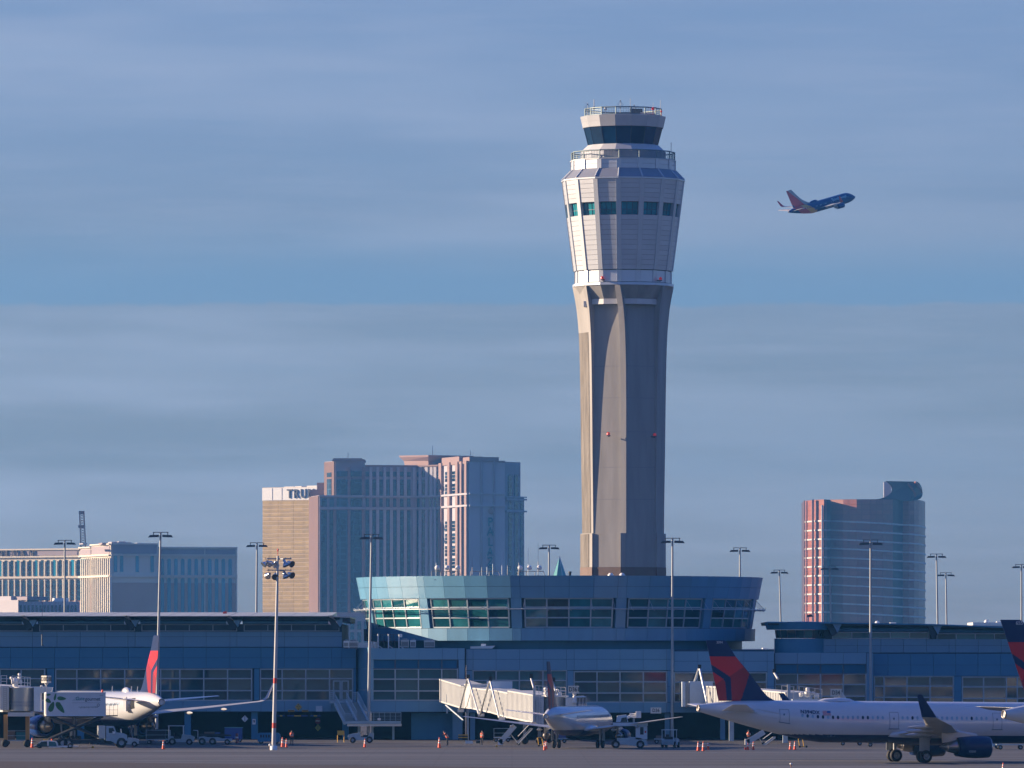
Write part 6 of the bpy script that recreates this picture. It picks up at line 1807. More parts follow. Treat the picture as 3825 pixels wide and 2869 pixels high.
def sign_cube(r, u0, u1, v0, v1, Y, txt, turn, second=False):
    """illuminated gate cube, rotated a little to the left; part of the bridge"""
    w, h = X_(u1, Y)-X_(u0, Y), Z_(v0, Y)-Z_(v1, Y)
    c = at((u0+u1)/2, (v0+v1)/2, Y)-r.location
    o = MB().box(-w/2, w/2, 0, w, -h/2, h/2).build('gate_sign', mat('gate_sign_white', (.66, .63, .55), .5), r)
    o.location = c; o.rotation_euler = (0, 0, radians(-turn))
    t = text_part('lettering', txt, M_INK, o, (0, -.012, 0), (radians(90), 0, 0), h*.80, .008, squash=.78, width=.015)
    t = text_part('lettering', txt, M_INK, o, (w/2+.012, w/2, 0), (radians(90), 0, radians(90)), h*.80, .008, squash=.78, width=.015)
    return o
gate_bridge_36()
def gate_bridge_38():
    Y = 826.0
    r = thing('boarding_bridge', 'boarding bridge head with shiny steel drum and D38 cube sign at far left', 'boarding bridge', (X_(60, Y), Y, 0), group='boarding bridges'); o = r.location
    A = Vector((X_(-330, 905), 905, 0)); B = Vector((X_(10, Y), Y+1.5, 0))
    tunnel(r, A, B, 4.6, 7.6, Z_(2660, Y), Z_(2563, Y), 3.2)
    MB(o).box(X_(0, Y), X_(33, Y), Y, Y+2.8, Z_(2652, Y), Z_(2562, Y)).build('cab_link', M_BRIDGE, r)
    c = (X_(81, Y), Y+1.2, 0); zb, zt = Z_(2656, Y), Z_(2570, Y)
    MB(o).lathe([(1.48, zb), (1.48, zt)], c, n=32).build('cab_drum', M_BRIDGEG, r)
    MB(o).lathe([(1.495, zb+(zt-zb)*.2), (1.495, zb+(zt-zb)*.29)], c, n=32, caps=False).lathe([(1.495, zb+(zt-zb)*.33), (1.495, zb+(zt-zb)*.43)], c, n=32, caps=False).build('drum_stripe', M_GREY, r)
    MB(o).lathe([(1.58, zt+.01), (1.6, zt+.14), (.02, zt+.16)], c, n=28).build('drum_cap', M_WHITE, r)
    MB(o).box(X_(128, Y), X_(152, Y), Y-.8, Y+2.2, Z_(2657, Y), Z_(2565, Y)).build('cab', M_WHITEB, r)
    MB(o).hexa([at(150, 2590, Y-.5), at(190, 2585, Y-.2), at(194, 2568, Y-.2), at(150, 2565, Y-.5)], [p+Vector((0, 2.4, 0)) for p in (at(150, 2590, Y-.5), at(190, 2585, Y-.2), at(194, 2568, Y-.2), at(150, 2565, Y-.5))]).build('canopy', M_WHITEB, r)
    g = MB(o)
    for u in (4, 25, 45, 60, 78, 92, 103, 113): g.tube(at(u, 2564, Y+.2), at(u, 2523 if u < 30 else 2526+(u-45)*.06, Y+.2), .045, 4)
    for v in (2524, 2545): g.tube(at(4, v, Y+.2), at(25, v, Y+.2), .045, 4)
    for v in (2525, 2546): g.tube(at(45, v, Y+.2), at(113, v+6, Y+.2), .045, 4)
    g.build('service_railing', M_WHITE, r)
    for u, v, s in ((56, 2545, 1.6), (57, 2557, 1.2), (72, 2533, .7), (76, 2547, .8), (72, 2520, .6), (42, 2533, .6), (156, 2565, .6)):
        MB(o).lathe([(.05, -.28*s), (.26*s, -.2*s), (.28*s, .2*s), (.05, .28*s)], at(u, v, Y+.5), n=8).build('floodlight', M_WHITE, r)
    lad = MB(o)
    for u in (14, 24): lad.tube(at(u, 2652, Y-.2), at(u, 2568, Y-.2), .04, 4)
    for i in range(11): lad.tube(at(14, 2572+i*7.4, Y-.2), at(24, 2572+i*7.4, Y-.2), .03, 4)
    lad.build('ladder', M_GREY, r)
    sign_cube(r, 151, 177, 2524, 2551, Y-1.0, 'D38', 38)
    MB(o).tube(at(173, 2585, Y-.6), at(173, 2561, Y-.6), .09, 8).tube(at(173, 2561, Y-.6), at(173, 2552, Y-.6), .06, 8, .28).build('sign_stem', M_WHITE, r)
    MB(o).box(X_(30, Y), X_(125, Y), Y-.4, Y+2, Z_(2676, Y), Z_(2661, Y)).build('bogie_beam', M_BRIDGE, r)
    for u in (18, 100):
        MB(o).box(X_(u-7, Y), X_(u+7, Y), Y+1, Y+1.8, .6, Z_(2670, Y)).build('drive_leg', mat('ochre_panel', (.42, .22, .05), .5), r)
        MB(o).lathe([(.1, -.2), (.42, -.2), (.46, 0), (.42, .2), (.1, .2)], (X_(u, Y), Y+.6, .46), 'y', 16).build('wheel', M_BLACK, r)
gate_bridge_38()
def gate_bridge_34():
    r = thing('boarding_bridge', 'boarding bridge with D34 sign, mostly hidden behind the taxiing airliner', 'boarding bridge', (X_(2560, 903), 903, 0), group='boarding bridges'); o = r.location
    A, B = Vector((X_(2600, 903), 903, 0)), Vector((X_(2990, 862), 862, 0))
    MB(o).box(X_(2548, 899), X_(2560, 899), 899, 906, Z_(2640, 899), Z_(2547, 899)).build('header_frame', M_WHITEB, r)
    MB(o).box(X_(2560.5, 900), X_(2574, 900), 900, 905.5, Z_(2640, 900), Z_(2549, 900)).build('hinge_curtain', M_GREY, r)
    def sec(ua, ub, ta, tb, ba, bb, wd, **k):
        p, q = plan_on(A, B, ua), plan_on(A, B, ub)
        return tunnel(r, p, q, Z_(ba, p.y), Z_(ta, p.y), Z_(bb, q.y), Z_(tb, q.y), wd, **k)
    MB(o).box(X_(2575, 901), X_(2662, 901), 900, 904, Z_(2640, 901), Z_(2545, 901)).build('fixed_tunnel', M_WHITEB, r)
    sec(2640, 2745, 2562, 2570, 2640, 2655, 3.2); sec(2746, 2850, 2571, 2579, 2655, 2668, 3.2); sec(2851, 2936, 2578, 2586, 2668, 2690, 3.4)
    for ua, va, ub, vb, d in ((2583, 2640, 2632, 2495, .7), (2634, 2497, 2663, 2630, .7), (2800, 2510, 2816, 2536, -3)):
        p, q = plan_on(A, B, ua), plan_on(A, B, ub); n = Vector((-d, -.1, 0))
        MB(o).tube(Vector((p.x, p.y, Z_(va, p.y)))+n, Vector((q.x, q.y, Z_(vb, q.y)))+n, .15, 7).build('hanging_rod', M_STEEL, r)
    for u, v, d in ((2634, 2490, .7), (2802, 2506, -3)):
        p = plan_on(A, B, u); MB(o).cbox((p.x-d, p.y, Z_(v, p.y)), (.4, .5, .5)).build('rod_pulley', M_BLACK, r)
    Y = 860.0
    MB(o).box(X_(2940, Y), X_(2952, Y), Y-.6, Y, Z_(2640, Y), Z_(2557, Y)).build('lift_post', M_BRIDGE, r)
    g = MB(o)
    for u in (2920, 2944, 2965, 2985, 3004, 3024, 3044, 3070): g.tube(at(u, 2612, Y), at(u, 2560+(u-2920)*.09, Y), .045, 4)
    for v in (2561, 2578): g.tube(at(2920, v, Y), at(2968, v+5, Y), .045, 4).tube(at(2983, v+2, Y), at(3070, v+14, Y), .045, 4)
    g.build('service_railing', M_WHITE, r)
    for u, v, s in ((3016, 2575, .8), (3016, 2592, 1.5), (3036, 2590, .8), (3050, 2600, 1.2), (2992, 2595, 1.0)):
        MB(o).lathe([(.05, -.28*s), (.26*s, -.2*s), (.28*s, .2*s), (.05, .28*s)], at(u, v, Y+.5), n=8).build('floodlight', M_WHITE, r)
    MB(o).box(X_(2960, Y), X_(3080, Y), Y, Y+2.6, Z_(2700, Y), Z_(2612, Y)).build('cab', M_WHITEB, r)
    MB(o).hexa([at(3135, 2622, Y-1), at(3170, 2622, Y-1), at(3146, 2585, Y-1), at(3136, 2585, Y-1)], [p+Vector((0, 1.4, 0)) for p in (at(3135, 2622, Y-1), at(3170, 2622, Y-1), at(3146, 2585, Y-1), at(3136, 2585, Y-1))]).box(X_(3080, Y), X_(3140, Y), Y, Y+2.4, Z_(2700, Y), Z_(2616, Y)).build('canopy', M_WHITE, r)
    sign_cube(r, 3102, 3143, 2574, 2602, Y-1.2, 'D34', 6)
    MB(o).tube(at(3124, 2625, Y-.8), at(3124, 2613, Y-.8), .12, 8).tube(at(3124, 2613, Y-.8), at(3124, 2602, Y-.8), .08, 8, .34).build('sign_stem', M_WHITE, r)
    for u in (2700, 2900):
        p = plan_on(A, B, u); MB(o).box(p.x+.8, p.x+1.4, p.y, p.y+.8, 0, 4.2).build('support_leg', M_WHITEB, r)
gate_bridge_34()
# ------------------------------------------------------------------ vehicles and apron equipment
M_TUG = mat('tug_white', (.34, .43, .48), .4, 0, .5, .08, 1.5)
M_CHAS = mat('chassis_dark', (.03, .032, .036), .7)
M_VGLASS = mat('vehicle_glass', (.02, .05, .06), .08)
M_VEST = mat('orange_safety_vest', (.85, .12, .03), .6)
M_CLOTH = mat('dark_navy_clothes', (.02, .025, .04), .8)
M_SKIN = mat('skin', (.38, .21, .15), .6)
M_TAPE = mat('reflective_tape', (.70, .72, .62), .4)
M_GREEN = mat('leaf_green', (.04, .16, .045), .5, var=.25, scale=3)
M_TEAL = mat('logo_teal', (.03, .20, .22), .5)
M_LOGO = mat('logo_grey', (.05, .09, .12), .5)
def wheel(r, x, y, rad, wd, hub=M_GREY):
    w = MB().lathe([(rad*.5, -wd/2), (rad*.9, -wd/2), (rad, -wd*.3), (rad, wd*.3), (rad*.9, wd/2), (rad*.5, wd/2)], (x, y, rad), 'y', 18, caps=False).build('wheel', M_BLACK, r)
    MB().lathe([(.03, -wd*.36), (rad*.25, -wd*.42), (rad*.5, -wd*.30), (rad*.54, -wd*.46), (rad*.54, wd*.46), (rad*.5, wd*.3), (rad*.25, wd*.42), (.03, wd*.36)], (x, y, rad), 'y', 14).build('wheel_hub', hub, w)
    return w
def base_at(u, v): Y = F*10/(v-HY); return Vector((X_(u, Y), Y, 0)), F/Y

def catering_truck():
    b, s = base_at(300, 2794)
    r = thing('catering_truck', 'catering truck with white leaf-painted box raised on scissor arms', 'truck', b, rz=radians(9))
    # local: x to the right along the truck, y away, front side at y=0; metres
    L = 9.9
    X = lambda u: (u-300)/s/cos(radians(9))
    z = lambda v: (2794-v)/s
    MB().box(X(182), X(392), .25, 2.1, .62, .95).box(X(392), X(476), .55, 1.8, .55, .8).build('chassis', M_CHAS, r)
    MB().box(X(265), X(300), .1, 2.2, .45, 1.0).box(X(340), X(370), .1, 2.2, .4, .95).build('side_locker', M_CHAS, r)
    # cab: bonneted
    prof = [(X(396), .75), (X(396), z(2712)), (X(404), z(2711)), (X(412), z(2711.5)), (X(420), z(2737)), (X(438), z(2738)), (X(448), z(2738)), (X(468), z(2741)), (X(475), z(2748)), (X(476), z(2765)), (X(470), z(2769)), (X(466), z(2758)), (X(456), z(2755)), (X(444), z(2757)), (X(436), z(2768)), (X(434), z(2780)), (X(397), z(2768))]
    prof = [(X(396), z(2768)), (X(396), z(2712)), (X(425), z(2713)), (X(434), z(2736)), (X(460), z(2739)), (X(473), z(2745)), (X(476), z(2766)), (X(469), z(2768)), (X(464), z(2759)), (X(455), z(2756)), (X(445), z(2757.5)), (X(437), z(2766)), (X(434), z(2779)), (X(414), z(2768))]
    MB().prism(prof, 'y', .15, 2.15).build('cab', M_TUG, r)
    MB().prism([(X(406), z(2738)), (X(406), z(2720)), (X(422), z(2719)), (X(429), z(2736)), (X(426), z(2738))], 'y', .135, 2.165).build('side_window', M_VGLASS, r)
    MB().hexa([Vector((X(425)+.03, .3, z(2715))), Vector((X(434)+.03, .3, z(2735))), Vector((X(434)+.03, 2.0, z(2735))), Vector((X(425)+.03, 2.0, z(2715)))], [Vector((X(425)-.02, .3, z(2715))), Vector((X(434)-.02, .3, z(2735))), Vector((X(434)-.02, 2.0, z(2735))), Vector((X(425)-.02, 2.0, z(2715)))]).build('windscreen', M_VGLASS, r)
    MB().box(X(369), X(393), .2, 2.0, z(2759), z(2711)).build('reefer_panel', M_STEEL, r)
    MB().cbox((X(424), .02, z(2737)), (.3, .1, .28)).build('mirror', M_WHITE, r)
    MB().tube((X(452), .3, z(2739)), (X(450), .3, z(2723)), .07, 6).build('intake_pipe', M_ALU, r)
    for y in (.3, 2.0):
        wheel(r, X(453), y, .60, .34); wheel(r, X(256), y, .58, .5); wheel(r, X(236), y, .58, .5)
    # scissor arms
    for y in (.35, 1.95):
        MB().tube((X(190), y, 1.05), (X(385), y, z(2676)), .16, 6).build('scissor_arm', M_CHAS, r)
        MB().tube((X(385), y, 1.05), (X(195), y, z(2676)), .16, 6).build('scissor_arm', M_CHAS, r)
    MB().tube((X(287), .35, (1.05+z(2676))/2), (X(287), 1.95, (1.05+z(2676))/2), .12, 6).build('scissor_pin', M_CHAS, r)
    MB().box(X(172), X(386), .1, 2.2, z(2678), z(2674.5)).build('box_subframe', M_CHAS, r)
    bx = MB().box(X(174), X(394), 0, 2.4, z(2674), z(2586)).build('cargo_box', mat('box_white', (.58, .60, .63), .45, 0, .5, .03, .8), r)
    for (a, c, e, d) in ((174, 394, 2586, 2590), (174, 394, 2671, 2675)):
        MB().box(X(a), X(c)+.03, -.04, 0, z(d), z(e)).build('box_trim', M_WHITEB, r)
    MB().box(X(174)-.05, X(174), .12, 2.28, z(2670), z(2590)).build('rear_door', M_WHITE, r)
    for y in (.35, 2.0): MB().box(X(174)-.09, X(174)-.05, y, y+.06, z(2668), z(2592)).build('door_bar', M_GREY, r)
    MB().box(X(394), X(440), .5, 2.0, z(2676), z(2672)).build('service_bridge', M_CHAS, r)
    g = MB()
    for u in (396, 410, 425, 440): g.tube((X(u), .5, z(2673)), (X(u), .5, z(2630)), .022, 4)
    g.tube((X(396), .5, z(2632)), (X(440), .5, z(2632)), .022, 4).tube((X(396), .5, z(2652)), (X(440), .5, z(2652)), .022, 4)
    g.build('bridge_railing', M_CHAS, r)
    # printed leaves, flat on the box side
    def leaf(cu, cv, lx, lz, ang, m=M_GREEN):
        pts = []
        for i in range(18):
            t = 2*pi*i/18; x = cos(t)*lx; zz = sin(t)*lz*(1-.35*cos(t))
            a = radians(ang); pts.append((X(cu)+x*cos(a)-zz*sin(a), z(cv)+x*sin(a)+zz*cos(a)))
        MB().prism(pts, 'y', -.008, -.002).build('leaf_print', m, r)
    leaf(231, 2609, .52, .22, -4); leaf(207, 2603, .42, .13, 78); leaf(226, 2644, .75, .30, -52); leaf(194, 2640, .62, .30, 68); leaf(182, 2618, .36, .22, -35); leaf(183, 2595, .26, .11, 8)
    leaf(218, 2630, .30, .26, 20, mat('pale_leaf_green', (.12, .22, .06), .5)); leaf(196, 2634, .26, .18, 60, mat('pale_leaf_green', (.12, .22, .06), .5))
    text_part('lettering', 'Gate', M_TEAL, r, (X(299), -.01, z(2610)), (radians(90), 0, 0), .58, .004, squash=.92, shear=.1, width=.01)
    text_part('lettering', 'gourmet', M_LOGO, r, (X(346), -.01, z(2611.5)), (radians(90), 0, 0), .58, .004, squash=.88, width=.01)
    MB().box(X(270), X(295), -.008, -.002, z(2616), z(2615)).box(X(274), X(295), -.008, -.002, z(2612), z(2611)).box(X(279), X(295), -.008, -.002, z(2607), z(2606)).build('logo_stripe', M_TEAL, r)
    MB().box(X(270), X(375), -.008, -.002, z(2625.5), z(2624.8)).build('logo_rule', M_LOGO, r)
    text_part('lettering', 'a gategroup member', M_LOGO, r, (X(330), -.01, z(2641)), (radians(90), 0, 0), .27, .004)
    MB().lathe([(.12, -.004), (.17, 0), (.12, .004)], (X(367), -.008, z(2634)), 'y', 14, caps=False).build('logo_ring', M_LOGO, r)
    text_part('lettering', 'S2154', M_LOGO, r, (X(378), -.01, z(2598)), (radians(90), 0, 0), .17, .004)
    MB().lathe([(.12, 0), (.13, .2), (.08, .3), (.01, .32)], (X(383), .4, z(2586)), n=8).build('amber_beacon', M_ORANGE, r)
catering_truck()

def low_pickup():
    b, s = base_at(205, 2795)
    r = thing('pickup_truck', 'white pickup truck with amber roof beacon in front of the blue engine', 'pickup', b)
    X = lambda u: (u-205)/s; z = lambda v: (2795-v)/s
    prof = [(X(125), .28), (X(125), z(2790)), (X(131), z(2787)), (X(151), z(2769)), (X(160), z(2766)), (X(182), z(2766)), (X(208), z(2769)), (X(213), z(2778)), (X(214), z(2788)), (X(290), z(2789)), (X(290), .28)]
    MB().prism(prof, 'y', 0, 1.75).build('body', M_WHITE, r)
    MB().prism([(X(136), z(2789)), (X(154), z(2770.5)), (X(176), z(2769)), (X(176), z(2789))], 'y', -.012, 1.762).build('side_window', M_VGLASS, r)
    MB().prism([(X(182), z(2787)), (X(182), z(2769.5)), (X(206), z(2771)), (X(211), z(2779)), (X(211), z(2787))], 'y', -.012, 1.762).build('rear_window', mat('teal_window', (.02, .12, .15), .1), r)
    MB().box(X(181), X(252), -.03, 0, z(2792), z(2788.5)).build('side_panel', M_WHITE, r)
    for u in (146, 262):
        for y in (.1, 1.65): wheel(r, X(u), y, .3, .2)
    bar = MB().box(X(160), X(177), .5, 1.3, z(2766), z(2763)).build('light_bar', M_YELLOW, r)
    MB().lathe([(.1, 0), (.11, .14), (.06, .22), (.01, .23)], (X(192), .8, z(2767)), n=8).build('amber_beacon', M_ORANGE, r)
low_pickup()

def bag_tractor(u, v, label, canopy=True, flip=1, rz=0.0, k=1.0, group='baggage tractors'):
    b, s = base_at(u, v)
    r = thing('baggage_tractor', label, 'tractor', b, rz=rz, group=group)
    f = flip
    prof = [(-1.45, .38), (-1.5, .95), (-1.0, 1.02), (-.75, .70), (.0, .68), (.12, 1.22), (.95, 1.12), (1.45, .98), (1.5, .42), (1.0, .34), (.55, .34), (-.5, .34)]
    MB().prism([(f*x*k, zz*k) for x, zz in prof], 'y', 0, 1.45).build('body', M_TUG, r)
    MB().box(*sorted((f*-.75*k, f*-.25*k)), .2, 1.25, .7*k, .95*k).box(*sorted((f*-.85*k, f*-.75*k)), .2, 1.25, .75*k, 1.35*k).build('seat', M_CHAS, r)
    MB().tube((f*.1*k, .45, 1.0*k), (f*-.15*k, .45, 1.3*k), .03, 5).lathe([(.16, -.02), (.19, 0), (.16, .02)], (f*-.15*k, .45, 1.3*k), n=12, caps=False).build('steering_wheel', M_CHAS, r)
    for i in range(4): MB().box(f*1.5*k, f*1.52*k, .2, 1.25, (.5+.1*i)*k, (.56+.1*i)*k).build('grille_slat', M_CHAS, r)
    for x, rad in ((-1.0, .40), (.95, .36)):
        for y in (.0, 1.45): wheel(r, f*x*k, y, rad*k, .24)
    MB().cbox((f*1.5*k, .22, .82*k), (.06, .18, .16)).build('headlight', M_WHITE, r); MB().cbox((f*1.5*k, 1.22, .82*k), (.06, .18, .16)).build('headlight', M_WHITE, r)
    if canopy:
        MB().box(*sorted((f*-1.5*k, f*.35*k)), -.02, 1.47, 2.15*k, 2.23*k).build('canopy', M_WHITEB, r)
        for x in (-1.42, .25):
            for y in (.05, 1.4): MB().tube((f*x*k, y, .9*k), (f*x*k, y, 2.15*k), .04, 5).build('canopy_post', M_WHITEB, r)
    else:
        MB().box(*sorted((f*-1.5*k, f*-1.05*k)), -.02, .35, .85*k, 1.15*k).box(*sorted((f*-1.5*k, f*-1.05*k)), 1.1, 1.47, .85*k, 1.15*k).build('mudguard', M_TUG, r)
    return r
bag_tractor(676, 2783, 'white baggage tractor with canopy under the left airliner wing', True, 1, 0, 1.05)
bag_tractor(1348, 2776, 'open white baggage tractor parked below the steel stair', False, -1, 0, 1.05)
bag_tractor(2527, 2793, 'white baggage tractor with frame seen from the front, left of three cones', True, 1, radians(75), .95)
bag_tractor(3700, 2798, 'baggage tractor under the far right airliner', False, 1, 0, .9)
bag_tractor(475, 2790, 'baggage tractor mostly hidden behind the left cone and catering truck cab', False, 1, 0, .9)

def cart(u, v, label, w=3.2, load=None, name='baggage_cart', rail=True, m=M_TUG):
    b, s = base_at(u, v)
    r = thing(name, label, 'cart', b, group='carts on the apron')
    MB().box(-w/2, w/2, 0, 1.5, .5, .62).build('deck', m, r)
    MB().tube((w/2, .75, .55), (w/2+.9, .75, .35), .04, 5).build('tow_bar', M_CHAS, r)
    for x in (-w*.36, w*.36):
        for y in (.1, 1.4): wheel(r, x, y, .26, .16)
    if rail:
        for x in (-w/2+.05, w/2-.05):
            MB().tube((x, .05, .62), (x, .05, 1.7), .035, 4).tube((x, 1.45, .62), (x, 1.45, 1.7), .035, 4).tube((x, .05, 1.7), (x, 1.45, 1.7), .035, 4).tube((x, .05, 1.15), (x, 1.45, 1.15), .03, 4).build('end_rail', m, r)
        MB().tube((-w/2+.05, .05, 1.7), (w/2-.05, .05, 1.7), .04, 4).build('top_rail', m, r); MB().tube((-w/2+.05, .05, 1.12), (w/2-.05, .05, 1.12), .035, 4).build('mid_rail', m, r)
    for i, (x, l, h, mm) in enumerate(load or ()):
        MB().box(x, x+l, .2, 1.2, .625, .625+h).build('load', mm, r)
    return r
M_BROWN = mat('brown_case', (.16, .10, .07), .6)
cart(1875, 2772, 'pale steel baggage cart frame left of the airstair at D36', 2.1, m=M_WHITEB)
cart(2475, 2778, 'low cart with dark bags between the lift truck and the frontal tractor', 2.0, [(-.8, .7, .35, M_BROWN), (0, .8, .5, M_CHAS)], rail=False)
cart(3290, 2790, 'cart with orange and blue loads under the taxiing airliner', 3.4, [(-1.5, .8, .5, M_ORANGE), (-.6, 1.1, .55, M_RBLUE), (.7, .8, .35, M_YELLOW)], rail=False)
cart(3775, 2800, 'flat baggage cart under the far right airliner', 3.2, rail=False)
cart(590, 2780, 'dark baggage cart behind the left airliner landing gear', 3.0, [(-1.3, 2.2, 1.2, M_CHAS)])
cart(2080, 2776, 'blue-covered cart behind the regional jet landing gear', 2.6, [(-1.1, 2.2, .7, M_RBLUE)], rail=False)
cart(3180, 2785, 'low cart with pale boxes behind the airliner belly', 2.8, [(-1.1, .9, .5, M_WHITE), (.1, .8, .4, M_BROWN)], rail=False)
cart(60, 2783, 'cart with dark bins under the D38 bridge at far left', 3.0, [(-1.3, 1.1, 1.1, M_BROWN), (0, 1.2, .9, mat('teal_bin', (.02, .16, .17), .5))])

def belt_loader():
    b, s = base_at(800, 2782)
    r = thing('belt_loader', 'low white belt loader right of the canopied tractor', 'belt loader', b)
    X = lambda u: (u-800)/s
    MB().prism([(X(743), .35), (X(743), .95), (X(760), 1.0), (X(775), .9), (X(812), .9), (X(830), .75), (X(866), .72), (X(866), .45), (X(815), .4)], 'y', 0, 1.6).build('body', M_TUG, r)
    A, B = Vector((X(745), .3, 1.1)), Vector((X(862), .3, 1.0))
    MB().hexa([A, B, B+Vector((0, 0, .22)), A+Vector((0, 0, .22))], [p+Vector((0, 1.0, 0)) for p in (A, B, B+Vector((0, 0, .22)), A+Vector((0, 0, .22)))]).build('conveyor', M_CHAS, r)
    MB().box(X(762), X(800), .4, 1.2, 1.33, 1.55).build('bag', M_BROWN, r); MB().box(X(802), X(822), .4, 1.1, 1.32, 1.5).build('bag', M_RBLUE, r)
    MB().tube((X(739), .2, .3), (X(739), .2, 1.7), .04, 5).tube((X(739), .2, 1.7), (X(722), .2, 1.75), .04, 5).build('guard_frame', M_WHITEB, r)
    for u, rad in ((755, .42), (794, .42), (849, .34)):
        for y in (.0, 1.6): wheel(r, X(u), y, rad, .26)
belt_loader()

def airstair(pu, label, pts):
    """inclined stair: sheet-metal side seen towards us, treads on the right"""
    (u0, v0), (u1, v1), Y = pts
    r = thing('airstair', label, 'stair', (X_(u0, Y), Y, 0), group='mobile stairs at the bridges'); o = r.location
    A, B = at(u0, v0, Y), at(u1, v1, Y)
    d = (B-A); n = Vector((-d.z, 0, d.x)).normalized()
    w = 1.3
    for y in (0, w):
        MB(o).hexa([A+Vector((0, y, 0)), B+Vector((0, y, 0)), B+n*.62+Vector((0, y, 0)), A+n*.62+Vector((0, y, 0))], [p+Vector((0, .07, 0)) for p in (A+Vector((0, y, 0)), B+Vector((0, y, 0)), B+n*.62+Vector((0, y, 0)), A+n*.62+Vector((0, y, 0)))]).build('side_panel', M_BRIDGE, r)
    return r, A, B, n, o
def airstair_full(label, u0, v0, u1, v1, Y, u2, v2, u3, v3):
    r, A, B, n, o = airstair(None, label, ((u0, v0), (u1, v1), Y))
    # flight of open treads beside it
    P, Q = at(u2, v2, Y-.3), at(u3, v3, Y-.3)
    k = 12
    for i in range(k):
        c = P.lerp(Q, (i+.5)/k)
        MB(o).box(c.x-.24, c.x+.14, c.y-.1, c.y+1.1, c.z-.04, c.z+.03).build('tread', M_BRIDGE, r)
    for off in (-.12, 1.12):
        MB(o).tube(P+Vector((0, off, -.15)), Q+Vector((0, off, -.15)), .06, 5).build('stringer', M_GREY, r)
        MB(o).tube(P+Vector((0, off, .8)), Q+Vector((0, off, .8)), .03, 5).build('handrail', M_WHITE, r)
    MB(o).box(A.x-.45, A.x+.1, A.y, A.y+1.2, A.z-.05, A.z+.65).build('foot_box', M_WHITE, r)
    for x in (A.x, A.x+(Q.x-A.x)*.55):
        MB(o).lathe([(.04, -.06), (.2, -.06), (.2, .06), (.04, .06)], (x, A.y+.2, .2), 'y', 10).build('caster', M_BLACK, r)
    MB(o).tube((A.x+(Q.x-A.x)*.55, A.y+.2, .2), A.lerp(B, .6), .06, 5).build('support_leg', M_GREY, r)
airstair_full('white mobile stair with zigzag treads left of the regional jet tail at D36', 1874, 2781, 1930, 2717, 846, 1935, 2776, 1988, 2720)
airstair_full('white mobile stair under the belly of the taxiing airliner near D34', 2797, 2781, 2860, 2742, 850, 2850, 2786, 2896, 2752)

def lift_truck():
    b, s = base_at(2360, 2796)
    r = thing('lift_truck', 'white service truck with raised bucket boom right of the regional jet', 'truck', b)
    X = lambda u: (u-2360)/s; z = lambda v: (2796-v)/s
    MB().prism([(X(2305), .5), (X(2305), z(2757)), (X(2345), z(2757)), (X(2352), z(2752)), (X(2392), z(2757)), (X(2416), z(2766)), (X(2420), z(2784)), (X(2408), z(2786)), (X(2402), z(2776)), (X(2386), z(2776)), (X(2378), z(2788)), (X(2340), .45)], 'y', 0, 2.0).build('cab', M_TUG, r)
    MB().box(X(2290), X(2420), .1, 1.9, z(2712), z(2700)).build('deck', M_WHITEB, r)
    MB().box(X(2375), X(2418), .0, 2.0, z(2762), z(2713)).build('body_box', M_WHITEB, r)
    MB().box(X(2391), X(2404), -.012, .0, z(2744), z(2716)).build('door_opening', M_CHAS, r)
    MB().box(X(2408), X(2414), -.014, 0, z(2738), z(2730)).build('warning_label', M_RED, r)
    MB().prism([(X(2302), z(2698)), (X(2306), z(2674)), (X(2340), z(2670)), (X(2347), z(2698))], 'y', .2, 1.8).build('operator_cabin', M_WHITEB, r)
    MB().prism([(X(2318), z(2697)), (X(2322), z(2682)), (X(2340), z(2679)), (X(2344), z(2697))], 'y', .185, 1.815).build('cabin_window', M_VGLASS, r)
    MB().tube((X(2315), 1, z(2690)), (X(2365), 1, z(2672)), .18, 6).build('boom', M_WHITE, r)
    MB().box(X(2376), X(2395), .2, 1.7, z(2682), z(2658)).build('bucket', M_WHITE, r)
    for v in (2668, 2674, 2680): MB().tube((X(2352), .9, z(v-2)), (X(2377), .9, z(v)), .09, 5).build('boom_link', M_WHITE, r)
    MB().tube((X(2368), 1, z(2682)), (X(2368), 1, z(2706)), .12, 6).build('mast', M_GREY, r)
    for u in (2300, 2392):
        for y in (.1, 1.9): wheel(r, X(u), y, .48, .3)
lift_truck()

# cones, each with a foot and two pale collars
def cone(u, v, hpx, label, lean=0.0):
    Y = F*10/(v-HY); s = F/Y
    h = hpx/s
    r = thing('traffic_cone', label, 'traffic cone', (X_(u, Y), Y, 0), group='orange traffic cones')
    k = h/1.0
    MB().box(-.2*k, .2*k, -.2*k, .2*k, 0, .05*k).build('foot', M_ORANGE, r)
    MB().lathe([(.16*k, .05*k), (.115*k, .45*k)], n=14).lathe([(.095*k, .58*k), (.08*k, .70*k)], n=14).lathe([(.066*k, .82*k), (.045*k, 1.0*k)], n=14).build('cone_body', M_ORANGE, r)
    for a, b in ((.45, .58), (.70, .82)):
        MB().lathe([((.16-.115*(a-.05)/.95+.004)*k, a*k), ((.16-.115*(b-.05)/.95+.004)*k, b*k)], n=14).build('collar', M_WHITE, r)
    if lean: r.rotation_euler = (0, radians(lean), 0); r.location.z = .15*k
    return r
